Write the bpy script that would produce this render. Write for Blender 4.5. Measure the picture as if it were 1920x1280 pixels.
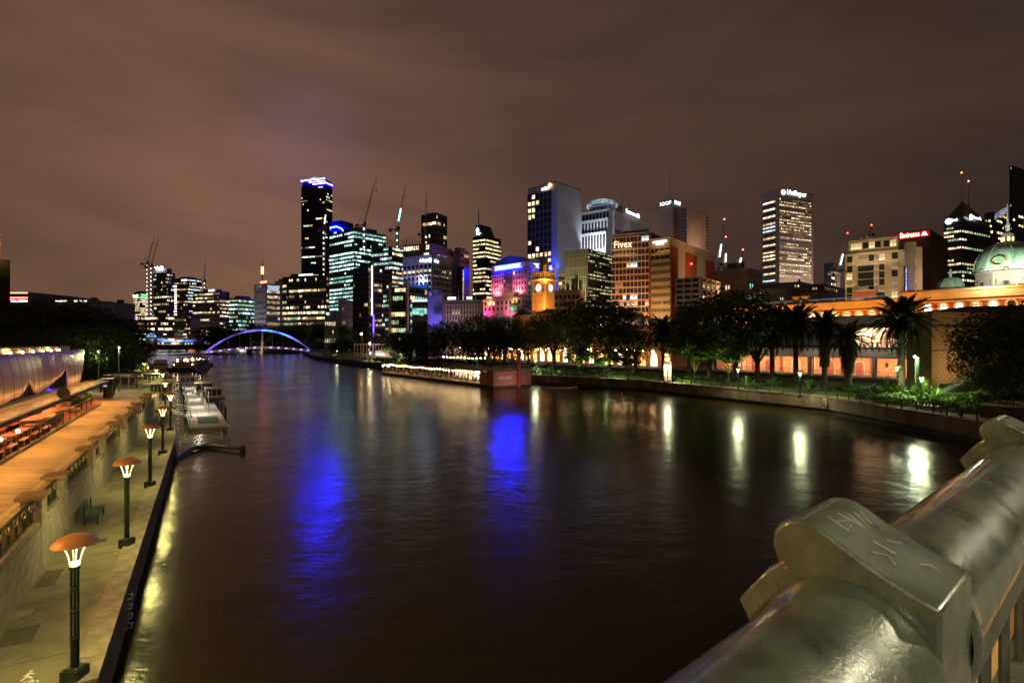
import bpy, math, random
from mathutils import Vector, Matrix
C = bpy.context
D = bpy.data
sc = C.scene
for o in list(D.objects): D.objects.remove(o)
PI = math.pi

# ---------------------------------------------------------------- camera
CZ = 10.0
cam_d = D.cameras.new('camera'); cam = D.objects.new('camera', cam_d); sc.collection.objects.link(cam)
cam.location = (0, 0, CZ); cam.rotation_euler = (PI / 2, 0, 0)
cam_d.sensor_width = 36; cam_d.lens = 18.75; cam_d.clip_start = 0.05; cam_d.clip_end = 6000
cam_d.dof.use_dof = True; cam_d.dof.focus_distance = 60; cam_d.dof.aperture_fstop = 11
sc.camera = cam
sc.view_settings.view_transform = 'Standard'; sc.view_settings.look = 'None'
sc.view_settings.exposure = 0; sc.view_settings.gamma = 1; sc.view_settings.use_curve_mapping = False
sc.render.engine = 'CYCLES'
sc.cycles.use_denoising = True
sc.cycles.max_bounces = 5; sc.cycles.diffuse_bounces = 2; sc.cycles.glossy_bounces = 3
sc.cycles.transmission_bounces = 3; sc.cycles.transparent_max_bounces = 6
sc.cycles.sample_clamp_indirect = 25; sc.cycles.caustics_reflective = False; sc.cycles.caustics_refractive = False
sc.cycles.use_light_tree = True

# ---------------------------------------------------------------- sky (overcast city night)
W = D.worlds.new('World'); sc.world = W; W.use_nodes = True
nt = W.node_tree; nt.nodes.clear()
def N(t, **k):
    n = nt.nodes.new(t)
    for a, b in k.items(): setattr(n, a, b)
    return n
def LK(a, b): nt.links.new(a, b)
out = N('ShaderNodeOutputWorld'); bg = N('ShaderNodeBackground')
tc = N('ShaderNodeTexCoord')
def dotn(vec):
    n = N('ShaderNodeVectorMath', operation='DOT_PRODUCT'); LK(tc.outputs['Generated'], n.inputs[0]); n.inputs[1].default_value = vec; return n.outputs['Value']
def ramp(fac, stops):
    r = N('ShaderNodeValToRGB'); e = r.color_ramp.elements
    while len(e) < len(stops): e.new(0.5)
    for i, (p, c) in enumerate(stops): e[i].position = p; e[i].color = (c[0], c[1], c[2], 1)
    LK(fac, r.inputs[0]); return r.outputs[0]
gd = Vector((-0.44, 0.88, 0.16)).normalized()
base = ramp(dotn(gd), [(0.0, (.040, .025, .019)), (0.45, (.054, .032, .024)), (0.68, (.064, .037, .027)), (0.87, (.086, .048, .036)), (0.97, (.158, .085, .053)), (1.0, (.200, .106, .064))])
# faint violet light of the blue tower crown on the low cloud
vd = Vector((-0.385, 1, 0.37)).normalized()
vio = ramp(dotn(vd), [(0.0, (0, 0, 0)), (0.965, (0, 0, 0)), (0.993, (.004, .001, .006)), (1.0, (.012, .006, .035))])
sep = N('ShaderNodeSeparateXYZ'); LK(tc.outputs['Generated'], sep.inputs[0])
mp = N('ShaderNodeMapping'); LK(tc.outputs['Generated'], mp.inputs[0]); mp.inputs['Scale'].default_value = (1.1, 1.6, 5.0); mp.inputs['Rotation'].default_value = (0.1, 0.25, 0.2)
nz = N('ShaderNodeTexNoise'); LK(mp.outputs[0], nz.inputs[0]); nz.inputs['Scale'].default_value = 1.7; nz.inputs['Detail'].default_value = 5; nz.inputs['Roughness'].default_value = .5; nz.inputs['Distortion'].default_value = .4
cl = ramp(nz.outputs[0], [(0.30, (.68, .70, .74)), (0.50, (.97, .96, .97)), (0.72, (1.22, 1.18, 1.14))])
m1 = N('ShaderNodeMixRGB', blend_type='MULTIPLY'); m1.inputs[0].default_value = 1; LK(base, m1.inputs[1]); LK(cl, m1.inputs[2])
m2 = N('ShaderNodeMixRGB', blend_type='ADD'); m2.inputs[0].default_value = 1; LK(m1.outputs[0], m2.inputs[1]); LK(vio, m2.inputs[2])
LK(m2.outputs[0], bg.inputs[0]); bg.inputs[1].default_value = 1.0; LK(bg.outputs[0], out.inputs[0])

# ---------------------------------------------------------------- materials
MATS = {}
def mat(name, col, rough=.7, metal=0, emit=None, es=0, vary=.18, scale=3.0, bump=0, bscale=None, spec=.5, col2=None, evary=0, mis=False, stretch=(1, 1, 1), coat=0):
    if name in MATS: return MATS[name]
    m = D.materials.new(name); m.use_nodes = True; t = m.node_tree; b = t.nodes['Principled BSDF']
    b.inputs['Base Color'].default_value = (*col, 1); b.inputs['Roughness'].default_value = rough; b.inputs['Metallic'].default_value = metal
    b.inputs['Specular IOR Level'].default_value = spec; b.inputs['Coat Weight'].default_value = coat
    def nn(k, **kw):
        n = t.nodes.new(k)
        for a, v in kw.items(): setattr(n, a, v)
        return n
    co = nn('ShaderNodeTexCoord'); mpp = nn('ShaderNodeMapping'); mpp.inputs['Scale'].default_value = stretch; t.links.new(co.outputs['Object'], mpp.inputs[0])
    if vary or col2 or bump:
        no = nn('ShaderNodeTexNoise'); no.inputs['Scale'].default_value = scale; no.inputs['Detail'].default_value = 6; no.inputs['Roughness'].default_value = .6
        t.links.new(mpp.outputs[0], no.inputs[0])
        r = nn('ShaderNodeValToRGB'); c2 = col2 or tuple(c * (1 - vary * 1.6) for c in col); c1 = col if col2 else tuple(min(1, c * (1 + vary)) for c in col)
        r.color_ramp.elements[0].position = .33; r.color_ramp.elements[1].position = .67
        r.color_ramp.elements[0].color = (*c2, 1); r.color_ramp.elements[1].color = (*c1, 1)
        t.links.new(no.outputs[0], r.inputs[0]); t.links.new(r.outputs[0], b.inputs['Base Color'])
        if bump:
            n2 = nn('ShaderNodeTexNoise'); n2.inputs['Scale'].default_value = bscale or scale * 5; n2.inputs['Detail'].default_value = 4; t.links.new(mpp.outputs[0], n2.inputs[0])
            bp = nn('ShaderNodeBump'); bp.inputs['Strength'].default_value = bump; bp.inputs['Distance'].default_value = .02
            t.links.new(n2.outputs[0], bp.inputs['Height']); t.links.new(bp.outputs[0], b.inputs['Normal'])
    if emit:
        b.inputs['Emission Color'].default_value = (*emit, 1); b.inputs['Emission Strength'].default_value = es
        if evary:
            n3 = nn('ShaderNodeTexNoise'); n3.inputs['Scale'].default_value = evary; n3.inputs['Detail'].default_value = 2; t.links.new(co.outputs['Object'], n3.inputs[0])
            mr = nn('ShaderNodeMapRange'); mr.inputs['From Min'].default_value = .35; mr.inputs['From Max'].default_value = .65; mr.inputs['To Min'].default_value = es * .25; mr.inputs['To Max'].default_value = es * 1.7
            t.links.new(n3.outputs[0], mr.inputs[0]); t.links.new(mr.outputs[0], b.inputs['Emission Strength'])
    try: m.cycles.emission_sampling = 'FRONT' if mis else 'NONE'
    except Exception: pass
    MATS[name] = m; return m
def lit(name, col, s, ev=.35, mis=False): return mat('lit_' + name, (.1, .1, .1), .6, 0, col, s, 0, evary=ev, mis=mis)

GLASS = mat('dark_glass', (.035, .036, .040), .16, 0, vary=.2, scale=.2, spec=.6)
GLASSB = mat('blue_black_glass', (.010, .014, .035), .12, vary=.2, scale=.2, spec=.6)
GLASST = mat('teal_glass', (.012, .030, .032), .15, vary=.2, scale=.2, spec=.6)
CONC = mat('grey_concrete', (.22, .21, .20), .85, vary=.15, scale=.12)
CONCD = mat('dark_concrete', (.20, .18, .17), .85, vary=.2, scale=.12)
CREAM = mat('cream_render', (.50, .43, .33), .85, vary=.12, scale=.10)
WHITE = mat('white_cladding', (.55, .56, .58), .7, vary=.10, scale=.1)
BROWNC = mat('brown_concrete', (.20, .14, .11), .85, vary=.14, scale=.1)
REDC = mat('red_panel', (.32, .06, .025), .8, vary=.10, scale=.1)
BLACKM = mat('black_metal', (.015, .015, .016), .5, vary=.2)
DKB = mat('charcoal_band', (.10, .095, .09), .6, vary=.2, scale=.3)
STEEL = mat('galvanised_steel', (.35, .35, .36), .45, .6, vary=.15)
BRICK = mat('red_brick', (.30, .075, .035), .85, vary=.16, scale=.4)
STUCCO = mat('ochre_stucco', (.52, .33, .14), .8, vary=.12, scale=.25)
WW = lit('warm_window', (1.0, .70, .36), 1.0)
WW2 = lit('warm_window_bright', (1.0, .80, .52), 2.2)
WWD = lit('warm_window_dim', (1.0, .58, .28), .30)
WC = lit('cool_window', (.75, .95, 1.0), 1.3)
WT = lit('teal_window', (.40, .92, .78), .75)
WT2 = lit('teal_window_bright', (.65, 1.0, .92), 1.9)
WG = lit('green_window', (.62, .90, .45), .7)
WY = lit('yellow_window', (1.0, .86, .42), 1.4)
WBL = lit('blue_window', (.25, .38, 1.0), .9)
SIGNW = lit('white_sign', (.9, .95, 1.0), 2.6, 0, True)
SIGNWP = lit('lavender_sign', (.85, .8, 1.0), 3, 0, True)
SIGNB = lit('blue_sign', (.0012, .0035, 1.0), 850, 0, True)
SIGNB2 = lit('blue_sign_core', (.10, .20, 1.0), 14, 0, True)
SIGNR = lit('red_sign', (1.0, .12, .08), 8, 0, True)
SIGNG = lit('green_sign', (.05, .9, .2), 5, 0, True)
SIGNC = lit('cyan_sign', (.25, .85, 1.0), 8, 0, True)
SIGNM = lit('magenta_sign', (1.0, .05, .5), 9, 0, True)
SIGNO = lit('amber_sign', (1.0, .55, .12), 7, 0, True)
RIALTO = lit('violet_crown_light', (.014, .011, 1.0), 200, 0, True)
REDL = lit('red_beacon', (1.0, .05, .03), 30, 0, True)
SPARK = lit('white_floodlamp', (.95, .95, 1.0), 160, 0, True)
BULB = lit('warm_bulb', (1.0, .66, .28), 90, 0, True)
TUBEG = lit('lamp_tube', (.82, .95, .36), 1.7, 0, True)

# ---------------------------------------------------------------- helpers
def link(o): sc.collection.objects.link(o); return o
def tag(o, label=None, cat=None, group=None, kind=None):
    if label: o['label'] = label
    if cat: o['category'] = cat
    if group: o['group'] = group
    if kind: o['kind'] = kind
    return o
def thing(name, label, cat, loc=(0, 0, 0), rz=0, group=None):
    o = D.objects.new(name, None); link(o); o.location = loc; o.rotation_euler = (0, 0, rz); o.empty_display_size = .3
    return tag(o, label, cat, group)
class MB:
    def __init__(s): s.v = []; s.f = []; s.m = []; s.M = None; s.mi = 0
    def add(s, vs, fs, mi=None):
        b = len(s.v)
        for p in vs:
            s.v.append(tuple(s.M @ Vector(p)) if s.M is not None else tuple(p))
        k = s.mi if mi is None else mi
        for f in fs: s.f.append(tuple(b + i for i in f)); s.m.append(k)
    def box(s, x0, y0, z0, x1, y1, z1, mi=None):
        if x0 > x1: x0, x1 = x1, x0
        if y0 > y1: y0, y1 = y1, y0
        if z0 > z1: z0, z1 = z1, z0
        s.add([(x0, y0, z0), (x1, y0, z0), (x1, y1, z0), (x0, y1, z0), (x0, y0, z1), (x1, y0, z1), (x1, y1, z1), (x0, y1, z1)],
              [(0, 3, 2, 1), (4, 5, 6, 7), (0, 1, 5, 4), (1, 2, 6, 5), (2, 3, 7, 6), (3, 0, 4, 7)], mi)
    def quad(s, a, b, c, d, mi=None): s.add([a, b, c, d], [(0, 1, 2, 3)], mi)
    def poly(s, pts, z0, z1, mi=None):
        n = len(pts)
        s.add([(p[0], p[1], z0) for p in pts] + [(p[0], p[1], z1) for p in pts],
              [tuple(range(n))[::-1], tuple(range(n, 2 * n))] + [(i, (i + 1) % n, n + (i + 1) % n, n + i) for i in range(n)], mi)
    def slab(s, pts, off, mi=None):  # 3-D polygon pts extruded by vector off
        n = len(pts); off = Vector(off)
        s.add([tuple(p) for p in pts] + [tuple(Vector(p) + off) for p in pts],
              [tuple(range(n))[::-1], tuple(range(n, 2 * n))] + [(i, (i + 1) % n, n + (i + 1) % n, n + i) for i in range(n)], mi)
    def tube(s, p0, p1, r0, r1=None, n=8, mi=None, cap=True):
        r1 = r0 if r1 is None else r1
        p0 = Vector(p0); p1 = Vector(p1); d = (p1 - p0)
        if d.length < 1e-6: return
        d.normalize(); a = d.orthogonal().normalized(); b = d.cross(a)
        vs = []
        for p, r in ((p0, r0), (p1, r1)):
            for i in range(n):
                t = 2 * PI * i / n; vs.append(tuple(p + (a * math.cos(t) + b * math.sin(t)) * r))
        fs = [(i, (i + 1) % n, n + (i + 1) % n, n + i) for i in range(n)]
        if cap: fs += [tuple(range(n))[::-1], tuple(range(n, 2 * n))]
        s.add(vs, fs, mi)
    def path(s, pts, rs, n=8, mi=None):
        if not hasattr(rs, '__len__'): rs = [rs] * len(pts)
        pts = [Vector(p) for p in pts]; vs = []; up = None
        for k, p in enumerate(pts):
            d = (pts[min(k + 1, len(pts) - 1)] - pts[max(k - 1, 0)]).normalized()
            if up is None: up = d.orthogonal().normalized()
            a = (up - d * up.dot(d)).normalized(); up = a; b = d.cross(a)
            for i in range(n):
                t = 2 * PI * i / n; vs.append(tuple(p + (a * math.cos(t) + b * math.sin(t)) * rs[k]))
        fs = []
        for k in range(len(pts) - 1):
            fs += [(k * n + i, k * n + (i + 1) % n, (k + 1) * n + (i + 1) % n, (k + 1) * n + i) for i in range(n)]
        fs += [tuple(range(n))[::-1], tuple(range((len(pts) - 1) * n, len(pts) * n))]
        s.add(vs, fs, mi)
    def lathe(s, prof, n=16, c=(0, 0, 0), mi=None, a0=0, a1=2 * PI):
        full = abs(a1 - a0 - 2 * PI) < 1e-6; m = n if full else n + 1; vs = []
        for (r, z) in prof:
            for i in range(m):
                t = a0 + (a1 - a0) * i / n; vs.append((c[0] + r * math.cos(t), c[1] + r * math.sin(t), c[2] + z))
        fs = []
        for k in range(len(prof) - 1):
            for i in range(n):
                j = (i + 1) % m; fs.append((k * m + i, k * m + j, (k + 1) * m + j, (k + 1) * m + i))
        s.add(vs, fs, mi)
    def ball(s, c, r, n=8, mi=None):
        k = max(3, n // 2); s.lathe([(r * math.sin(PI * i / k) + 1e-4, -r * math.cos(PI * i / k)) for i in range(k + 1)], n, c, mi)
    def mesh(s, name, mats, smooth=False):
        me = D.meshes.new(name); me.from_pydata(s.v, [], s.f)
        mats = mats if isinstance(mats, (list, tuple)) else [mats]
        for m in mats: me.materials.append(m)
        if len(mats) > 1: me.polygons.foreach_set('material_index', s.m)
        if smooth: me.polygons.foreach_set('use_smooth', [True] * len(me.polygons))
        me.update(); return me
    def build(s, name, mats, parent=None, smooth=False, kind=None, label=None, cat=None, group=None, loc=None):
        if not s.f: return None
        o = D.objects.new(name, s.mesh(name, mats, smooth)); link(o)
        if parent is not None: o.parent = parent
        if loc: o.location = loc
        return tag(o, label, cat, group, kind)
def inst(name, mesh, parent=None, loc=(0, 0, 0), rot=(0, 0, 0), scl=(1, 1, 1), **k):
    o = D.objects.new(name, mesh); link(o); o.parent = parent; o.location = loc; o.rotation_euler = rot; o.scale = scl
    return tag(o, **k) if k else o
def copy_tree(o, parent=None):
    c = o.copy(); link(c); c.parent = parent
    for ch in list(o.children): copy_tree(ch, c)
    return c
def smooth_by_angle(o, ang=40):
    for p in o.data.polygons: p.use_smooth = True
    try: o.data.set_sharp_from_angle(angle=math.radians(ang))
    except Exception: pass
def lamp(kind, parent, loc, col, W_, size=.3, target=None, spot=None, name='lamp_light', sy=None):
    l = D.lights.new(name, kind); l.color = col; l.energy = W_
    if kind == 'AREA':
        l.shape = 'RECTANGLE' if sy else 'DISK'; l.size = size
        if sy: l.size_y = sy
        if spot: l.spread = math.radians(spot)
    elif kind == 'SPOT': l.spot_size = math.radians(spot or 90); l.spot_blend = .6; l.shadow_soft_size = size
    else: l.shadow_soft_size = size
    o = D.objects.new(name, l); link(o); o.parent = parent; o.location = loc
    if target is not None: o.rotation_euler = (Vector(target) - Vector(loc)).to_track_quat('-Z', 'Y').to_euler()
    return o
def text(s, parent, loc, size, m, rot=(PI / 2, 0, 0), width=None, ext=.05, name='sign_lettering', align='LEFT', label=None):
    cu = D.curves.new(name, 'FONT'); cu.body = s; cu.size = size; cu.extrude = ext; cu.align_x = align; cu.resolution_u = 2; cu.offset = .004 * size
    cu.materials.append(m); o = D.objects.new(name, cu); link(o); o.parent = parent; o.location = loc; o.rotation_euler = rot
    if width:
        C.view_layer.update(); w = o.dimensions.x
        if w > 0: o.scale = (width / w, 1, 1)
    C.view_layer.update(); me = D.meshes.new_from_object(o.evaluated_get(C.evaluated_depsgraph_get())); me.name = name; D.objects.remove(o)
    o = D.objects.new(name, me); link(o); o.parent = parent; o.location = loc; o.rotation_euler = rot
    if width and w > 0: o.scale = (width / w, 1, 1)
    if not me.materials: me.materials.append(m)
    if label: o['label'] = label
    return o
ORD = 'first second third fourth fifth sixth seventh eighth ninth tenth eleventh twelfth thirteenth fourteenth fifteenth sixteenth seventeenth eighteenth'.split()
def at(px, py, Y): return Vector(((px - 960) / 1000 * Y, Y, CZ - (py - 640) / 1000 * Y))
def zof(py, Y): return CZ - (py - 640) / 1000 * Y
# ---------------------------------------------------------------- ground, water, banks
U = Vector((-.497, .868, 0)).normalized(); NL = Vector((-U.y, U.x, 0))     # along the left quay, towards the left
O0 = Vector((-10.4, 13.3, 0))
def LP(s, t, z=0): p = O0 + U * s + NL * t; return Vector((p.x, p.y, z))
LROT = math.atan2(U.y, U.x)   # local x along the quay

# water
m = D.materials.new('river_water'); m.use_nodes = True; t = m.node_tree; b = t.nodes['Principled BSDF']
b.inputs['Base Color'].default_value = (.017, .013, .001, 1); b.inputs['Roughness'].default_value = .235; b.inputs['IOR'].default_value = 1.33
b.inputs['Specular IOR Level'].default_value = .37
co = t.nodes.new('ShaderNodeTexCoord'); mp = t.nodes.new('ShaderNodeMapping'); t.links.new(co.outputs['Object'], mp.inputs[0])
mp.inputs['Rotation'].default_value = (0, 0, -.55); mp.inputs['Scale'].default_value = (.55, 2.0, 1)
n1 = t.nodes.new('ShaderNodeTexNoise'); n1.inputs['Scale'].default_value = 1.0; n1.inputs['Detail'].default_value = 4; n1.inputs['Roughness'].default_value = .6; n1.inputs['Distortion'].default_value = .5
t.links.new(mp.outputs[0], n1.inputs[0])
bp = t.nodes.new('ShaderNodeBump'); bp.inputs['Strength'].default_value = .3; bp.inputs['Distance'].default_value = .045; t.links.new(n1.outputs[0], bp.inputs['Height']); n4 = t.nodes.new('ShaderNodeTexNoise'); n4.inputs['Scale'].default_value = .38; n4.inputs['Detail'].default_value = 5; n4.inputs['Roughness'].default_value = .55; t.links.new(co.outputs['Object'], n4.inputs[0])
bp2 = t.nodes.new('ShaderNodeBump'); bp2.inputs['Strength'].default_value = .6; bp2.inputs['Distance'].default_value = .10; t.links.new(n4.outputs[0], bp2.inputs['Height']); t.links.new(bp2.outputs[0], bp.inputs['Normal']); t.links.new(bp.outputs[0], b.inputs['Normal'])
n2 = t.nodes.new('ShaderNodeTexNoise'); n2.inputs['Scale'].default_value = .06; n2.inputs['Detail'].default_value = 3; t.links.new(co.outputs['Object'], n2.inputs[0])
mr = t.nodes.new('ShaderNodeMapRange'); mr.inputs['To Min'].default_value = .155; mr.inputs['To Max'].default_value = .23; mr.inputs['From Min'].default_value = .35; mr.inputs['From Max'].default_value = .65
t.links.new(n2.outputs[0], mr.inputs[0]); t.links.new(mr.outputs[0], b.inputs['Roughness'])
WATER = m
w = MB(); w.add([(-900, -200, 0), (400, -200, 0), (400, 1200, 0), (-900, 1200, 0)], [(0, 1, 2, 3)])
w.build('water', WATER, kind='structure', label='dark river water streaked with coloured reflections')

ASPH = mat('olive_asphalt', (.19, .165, .10), .9, vary=.18, scale=1.2, bump=.5, bscale=40)
QST = mat('bluestone_coping', (.22, .19, .14), .85, vary=.2, scale=2, bump=.4, bscale=20)
WALLST = mat('sandstone_block', (.27, .24, .19), .88, vary=.22, scale=1.6, bump=.5, bscale=14)
PAVE = mat('promenade_pavers', (.33, .24, .15), .75, vary=.22, scale=1.0, bump=.3, bscale=12, stretch=(.35, 3.2, 1))
CITYG = mat('city_ground', (.05, .048, .045), .9, vary=.2, scale=.05)
GRASS = mat('lawn', (.07, .14, .025), .95, vary=.35, scale=1.5, bump=.8, bscale=25)
PATHR = mat('riverside_path', (.36, .31, .19), .9, vary=.2, scale=.8, bump=.3, bscale=20)
QWALL = mat('stained_concrete', (.11, .07, .05), .9, vary=.35, scale=.6, bump=.4, bscale=5, stretch=(1, 1, .3))

left_edge = [LP(-40, 0), LP(0, 0), LP(39, 0), Vector((-41, 64.4, 0)), Vector((-49.6, 77, 0)), Vector((-65, 96, 0)), Vector((-100, 141, 0)), Vector((-152, 212, 0)), Vector((-290, 400, 0)), Vector((-330, 470, 0)), Vector((-420, 640, 0))]
g = MB()
pts = [(p.x, p.y) for p in left_edge] + [(-900, 640), (-900, -60)]
g.poly(pts[::-1], -1.0, 1.5)
g.build('left_bank_promenade', ASPH, kind='structure', label='olive lit asphalt lower promenade along the quay')
def offset_poly(edge, d0, d1):
    a = []; bb = []
    for i, p in enumerate(edge):
        q = edge[min(i + 1, len(edge) - 1)] - edge[max(i - 1, 0)]; n = Vector((-q.y, q.x, 0)).normalized()
        a.append(p + n * d0); bb.append(p + n * d1)
    return a, bb
rnd = random.Random(77)
for nm, s0, t0, L_, W_, c in (('asphalt_patch', 3.2, 1.9, 1.1, .8, (.10, .09, .06)), ('asphalt_patch', 7.4, 2.2, 1.6, .55, (.085, .075, .05)), ('asphalt_patch', 5.1, 2.35, .5, .5, (.30, .27, .18)), ('asphalt_patch', 14.2, 1.1, .9, .5, (.27, .24, .16)), ('asphalt_patch', 21, 1.6, 1.8, .9, (.13, .115, .075)), ('drain_cover', 11.6, 1.3, .45, .45, (.05, .05, .045)), ('drain_cover', 26.5, 1.9, .5, .5, (.05, .05, .045)), ('asphalt_patch', 30, 1.2, 1.4, .7, (.25, .22, .15))):
    g = MB(); g.box(s0, t0, 0, s0 + L_, t0 + W_, .006); o = g.build(nm, mat(nm + str(c[0]), c, .9, vary=.25, scale=6, bump=.4, bscale=60), kind='structure', loc=tuple(O0 + Vector((0, 0, 1.5)))); o.rotation_euler = (0, 0, LROT)
for s0 in range(2, 38, 4):
    g = MB(); g.box(s0, .62, 0, s0 + .018, 2.84, .0045); o = g.build('paving_joint', mat('dark_joint', (.09, .08, .055), .9, vary=.3, scale=3), kind='structure', loc=tuple(O0 + Vector((0, 0, 1.5)))); o.rotation_euler = (0, 0, LROT)
g = MB()
for i in range(1400):
    s0 = rnd.uniform(-2, 38); t0 = 2.83 - abs(rnd.gauss(0, .16)) if rnd.random() < .75 else rnd.uniform(.5, 2.8); r_ = rnd.uniform(.008, .03); a = rnd.uniform(0, 3.1); p = Vector((s0, t0, .012)); q = Vector((math.cos(a), math.sin(a), rnd.uniform(-.2, .2))) * r_; w_ = Vector((-math.sin(a), math.cos(a), .1)) * r_ * .5
    g.quad(tuple(p - q), tuple(p - w_), tuple(p + q), tuple(p + w_))
o = g.build('leaf_litter', mat('dead_leaves', (.13, .08, .03), .9, vary=.4, scale=20), kind='stuff', label='scattered dead leaves along the foot of the stone wall', loc=tuple(O0 + Vector((0, 0, 1.5)))); o.rotation_euler = (0, 0, LROT)
# coping stones along the quay
qs = thing('quay_coping', 'pale stone coping edging the left quay above the water', 'quay edge', (0, 0, 0))
qs['kind'] = 'structure'; del qs['category']
stone = MB(); stone.box(.012, .0, 0, 1.188, .62, .10); stm = stone.mesh('coping_stone', QST)
segs = []
for i in range(1, 6):
    p, q = left_edge[i], left_edge[i + 1]; L = (q - p).length; n = max(1, round(L / 1.2)); d = (q - p).normalized(); rz = math.atan2(d.y, d.x)
    for k in range(n):
        pp = p + d * (L * k / n) - NL * .06
        if len(segs) < 90: segs.append(inst('coping_stone', stm, qs, (pp.x, pp.y, 1.5 + random.uniform(0, .006)), (0, 0, rz), (L / n / 1.2, 1, 1)))
# ladder rungs on the quay face
ql = thing('quay_ladder', 'rusty rung ladder on the left quay face beside the near water', 'ladder', LP(5.5, -.10), LROT)
for k in range(4):
    r_ = MB(); z = 1.25 - k * .33; r_.path([(0, .05, z), (0, -.09, z), (.4, -.09, z), (.4, .05, z)], .018, 6); r_.build('rung', STEEL, ql)

# upper promenade
UPZ = 3.4
g = MB(); a = [LP(-40, 2.9), LP(57, 2.9), LP(66, 2.9), LP(90, 14), LP(90, 60), LP(-40, 60)]
g.poly([(p.x, p.y) for p in a], 1.3, UPZ); o = g.build('upper_promenade', PAVE, kind='structure', label='amber lit paved upper promenade beside the restaurant')
g = MB(); a = [LP(-10, 4.15, 0), LP(56, 4.15, 0), LP(56, 4.35, 0), LP(-10, 4.35, 0)]
g.poly([(p.x, p.y) for p in a], UPZ + .004, UPZ + .012); g.build('paving_strip', mat('pale_strip', (.42, .34, .2), .8, vary=.15), kind='structure')
g = MB()
for s0 in (9.5, 17.5, 33):
    a = [LP(s0, 4.5), LP(s0, 7.0), LP(s0 + .1, 7.0), LP(s0 + .1, 4.5)]; g.poly([(p.x, p.y) for p in a], UPZ + .004, UPZ + .010)
g.build('paving_joint_strip', MATS['pale_strip'], kind='structure')
# far left ground tiers (terraced steps facing the camera)
TIER = mat('tier_stone', (.26, .23, .15), .85, vary=.2, scale=.8, stretch=(.3, 2, 1))
for k, (s0, z1, label) in enumerate(((60, 1.95, 'lowest'), (76, 2.5, 'middle'), (100, 3.1, 'highest'))):
    g = MB(); e0, e1 = (1.5 if k == 0 else 2.5), 12
    a = [LP(s0, e0), LP(s0 + 45, e0 + 6), LP(s0 + 45, e1 + 22), LP(s0, e1)]
    g.poly([(p.x, p.y) for p in a], 1.3, z1); g.build('terrace_step', TIER, kind='structure', label=label + ' of the broad pale terrace steps beyond the ramp')

# retaining wall of stone blocks with railing
wall = thing('retaining_wall', 'pale stone retaining wall with capped pillars between the two promenades', 'wall', LP(0, 2.9, 1.5), LROT)
wb = MB(); wb.box(-30, .06, -.1, 57, .5, 1.75); wb.build('wall_core', WALLST, wall)
blk = []
for v in range(3):
    q = MB(); q.box(.008, 0, .008, 1.0 - .008, .11, .342 - .008); blk.append(q.mesh('stone_block', WALLST))
nb = 0; rest = MB()
for c in range(5):
    x = 1.0 - .5 * (c % 2)
    while x < 57:
        Lb = random.uniform(.75, 1.15)
        if x > 57 - 1.2: Lb = 57 - x
        dy = random.uniform(-.014, .006)
        if nb < 285 and x < 52:
            inst('stone_block', blk[nb % 3], wall, (x, -.045 + dy, c * .344), (0, 0, 0), (Lb, 1, 1)); nb += 1
        else: rest.box(x + .01, -.045, c * .344 + .008, x + Lb - .01, .06, c * .344 + .336)
        x += Lb
rest.build('distant_stone_blocks', WALLST, wall, kind='stuff')
cp = MB(); cp.box(-30, -.02, 1.75, 57, .62, 1.83); cp.build('wall_ledge', WALLST, wall)
IRON = mat('dark_green_iron', (.012, .035, .022), .4, .3, vary=.2)
CAPM = mat('brown_pillar_cap', (.24, .15, .085), .8, vary=.15)
pil_s = [2.2, 8.9, 12.4, 19.1, 22.6, 29.3, 32.8, 39.5, 43.0, 49.7, 53.2]
gold = mat('gilded_scroll', (.55, .45, .22), .4, .5, vary=.1)
for i, s0 in enumerate(pil_s):
    p_ = MB(); p_.box(s0, -.06, 0, s0 + .75, .55, 2.72); p_.build('pillar', WALLST, wall)
    c_ = MB(); c_.box(s0 - .14, -.16, 2.72, s0 + .89, .68, 2.86); c_.build('pillar_cap', CAPM, wall)
    if i == 0: continue
    a = pil_s[i - 1] + .75
    f = MB(); f.box(a, .16, 2.66, s0, .24, 2.72); f.box(a, .17, 1.93, s0, .23, 1.98); f.box(a, .17, 2.40, s0, .23, 2.43)
    n = round((s0 - a) / .16)
    for k in range(n + 1):
        x = a + (s0 - a) * k / n; th = .035 if k % 5 == 0 else .012
        f.box(x - th, .2 - th, 1.83, x + th, .2 + th, 2.66)
    pn = f.build('railing_panel', IRON, wall)
    sgl = MB()
    ns_ = round((s0 - a) / .8)
    for k in range(ns_):
        x = a + (s0 - a) * (k + .5) / ns_
        for dx in (-.14, .14):
            sgl.path([(x + dx * .2, .16, 2.38), (x + dx * .9, .16, 2.44), (x + dx * 1.3, .16, 2.54), (x + dx * .7, .16, 2.62), (x + dx * .2, .16, 2.58)], .02, 5)
    sgl.build('scroll', gold, pn)
cb = MB(); cb.box(-30, .05, 1.83, 2.2, .4, 2.7); cb.build('near_wall_top', WALLST, wall)

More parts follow.
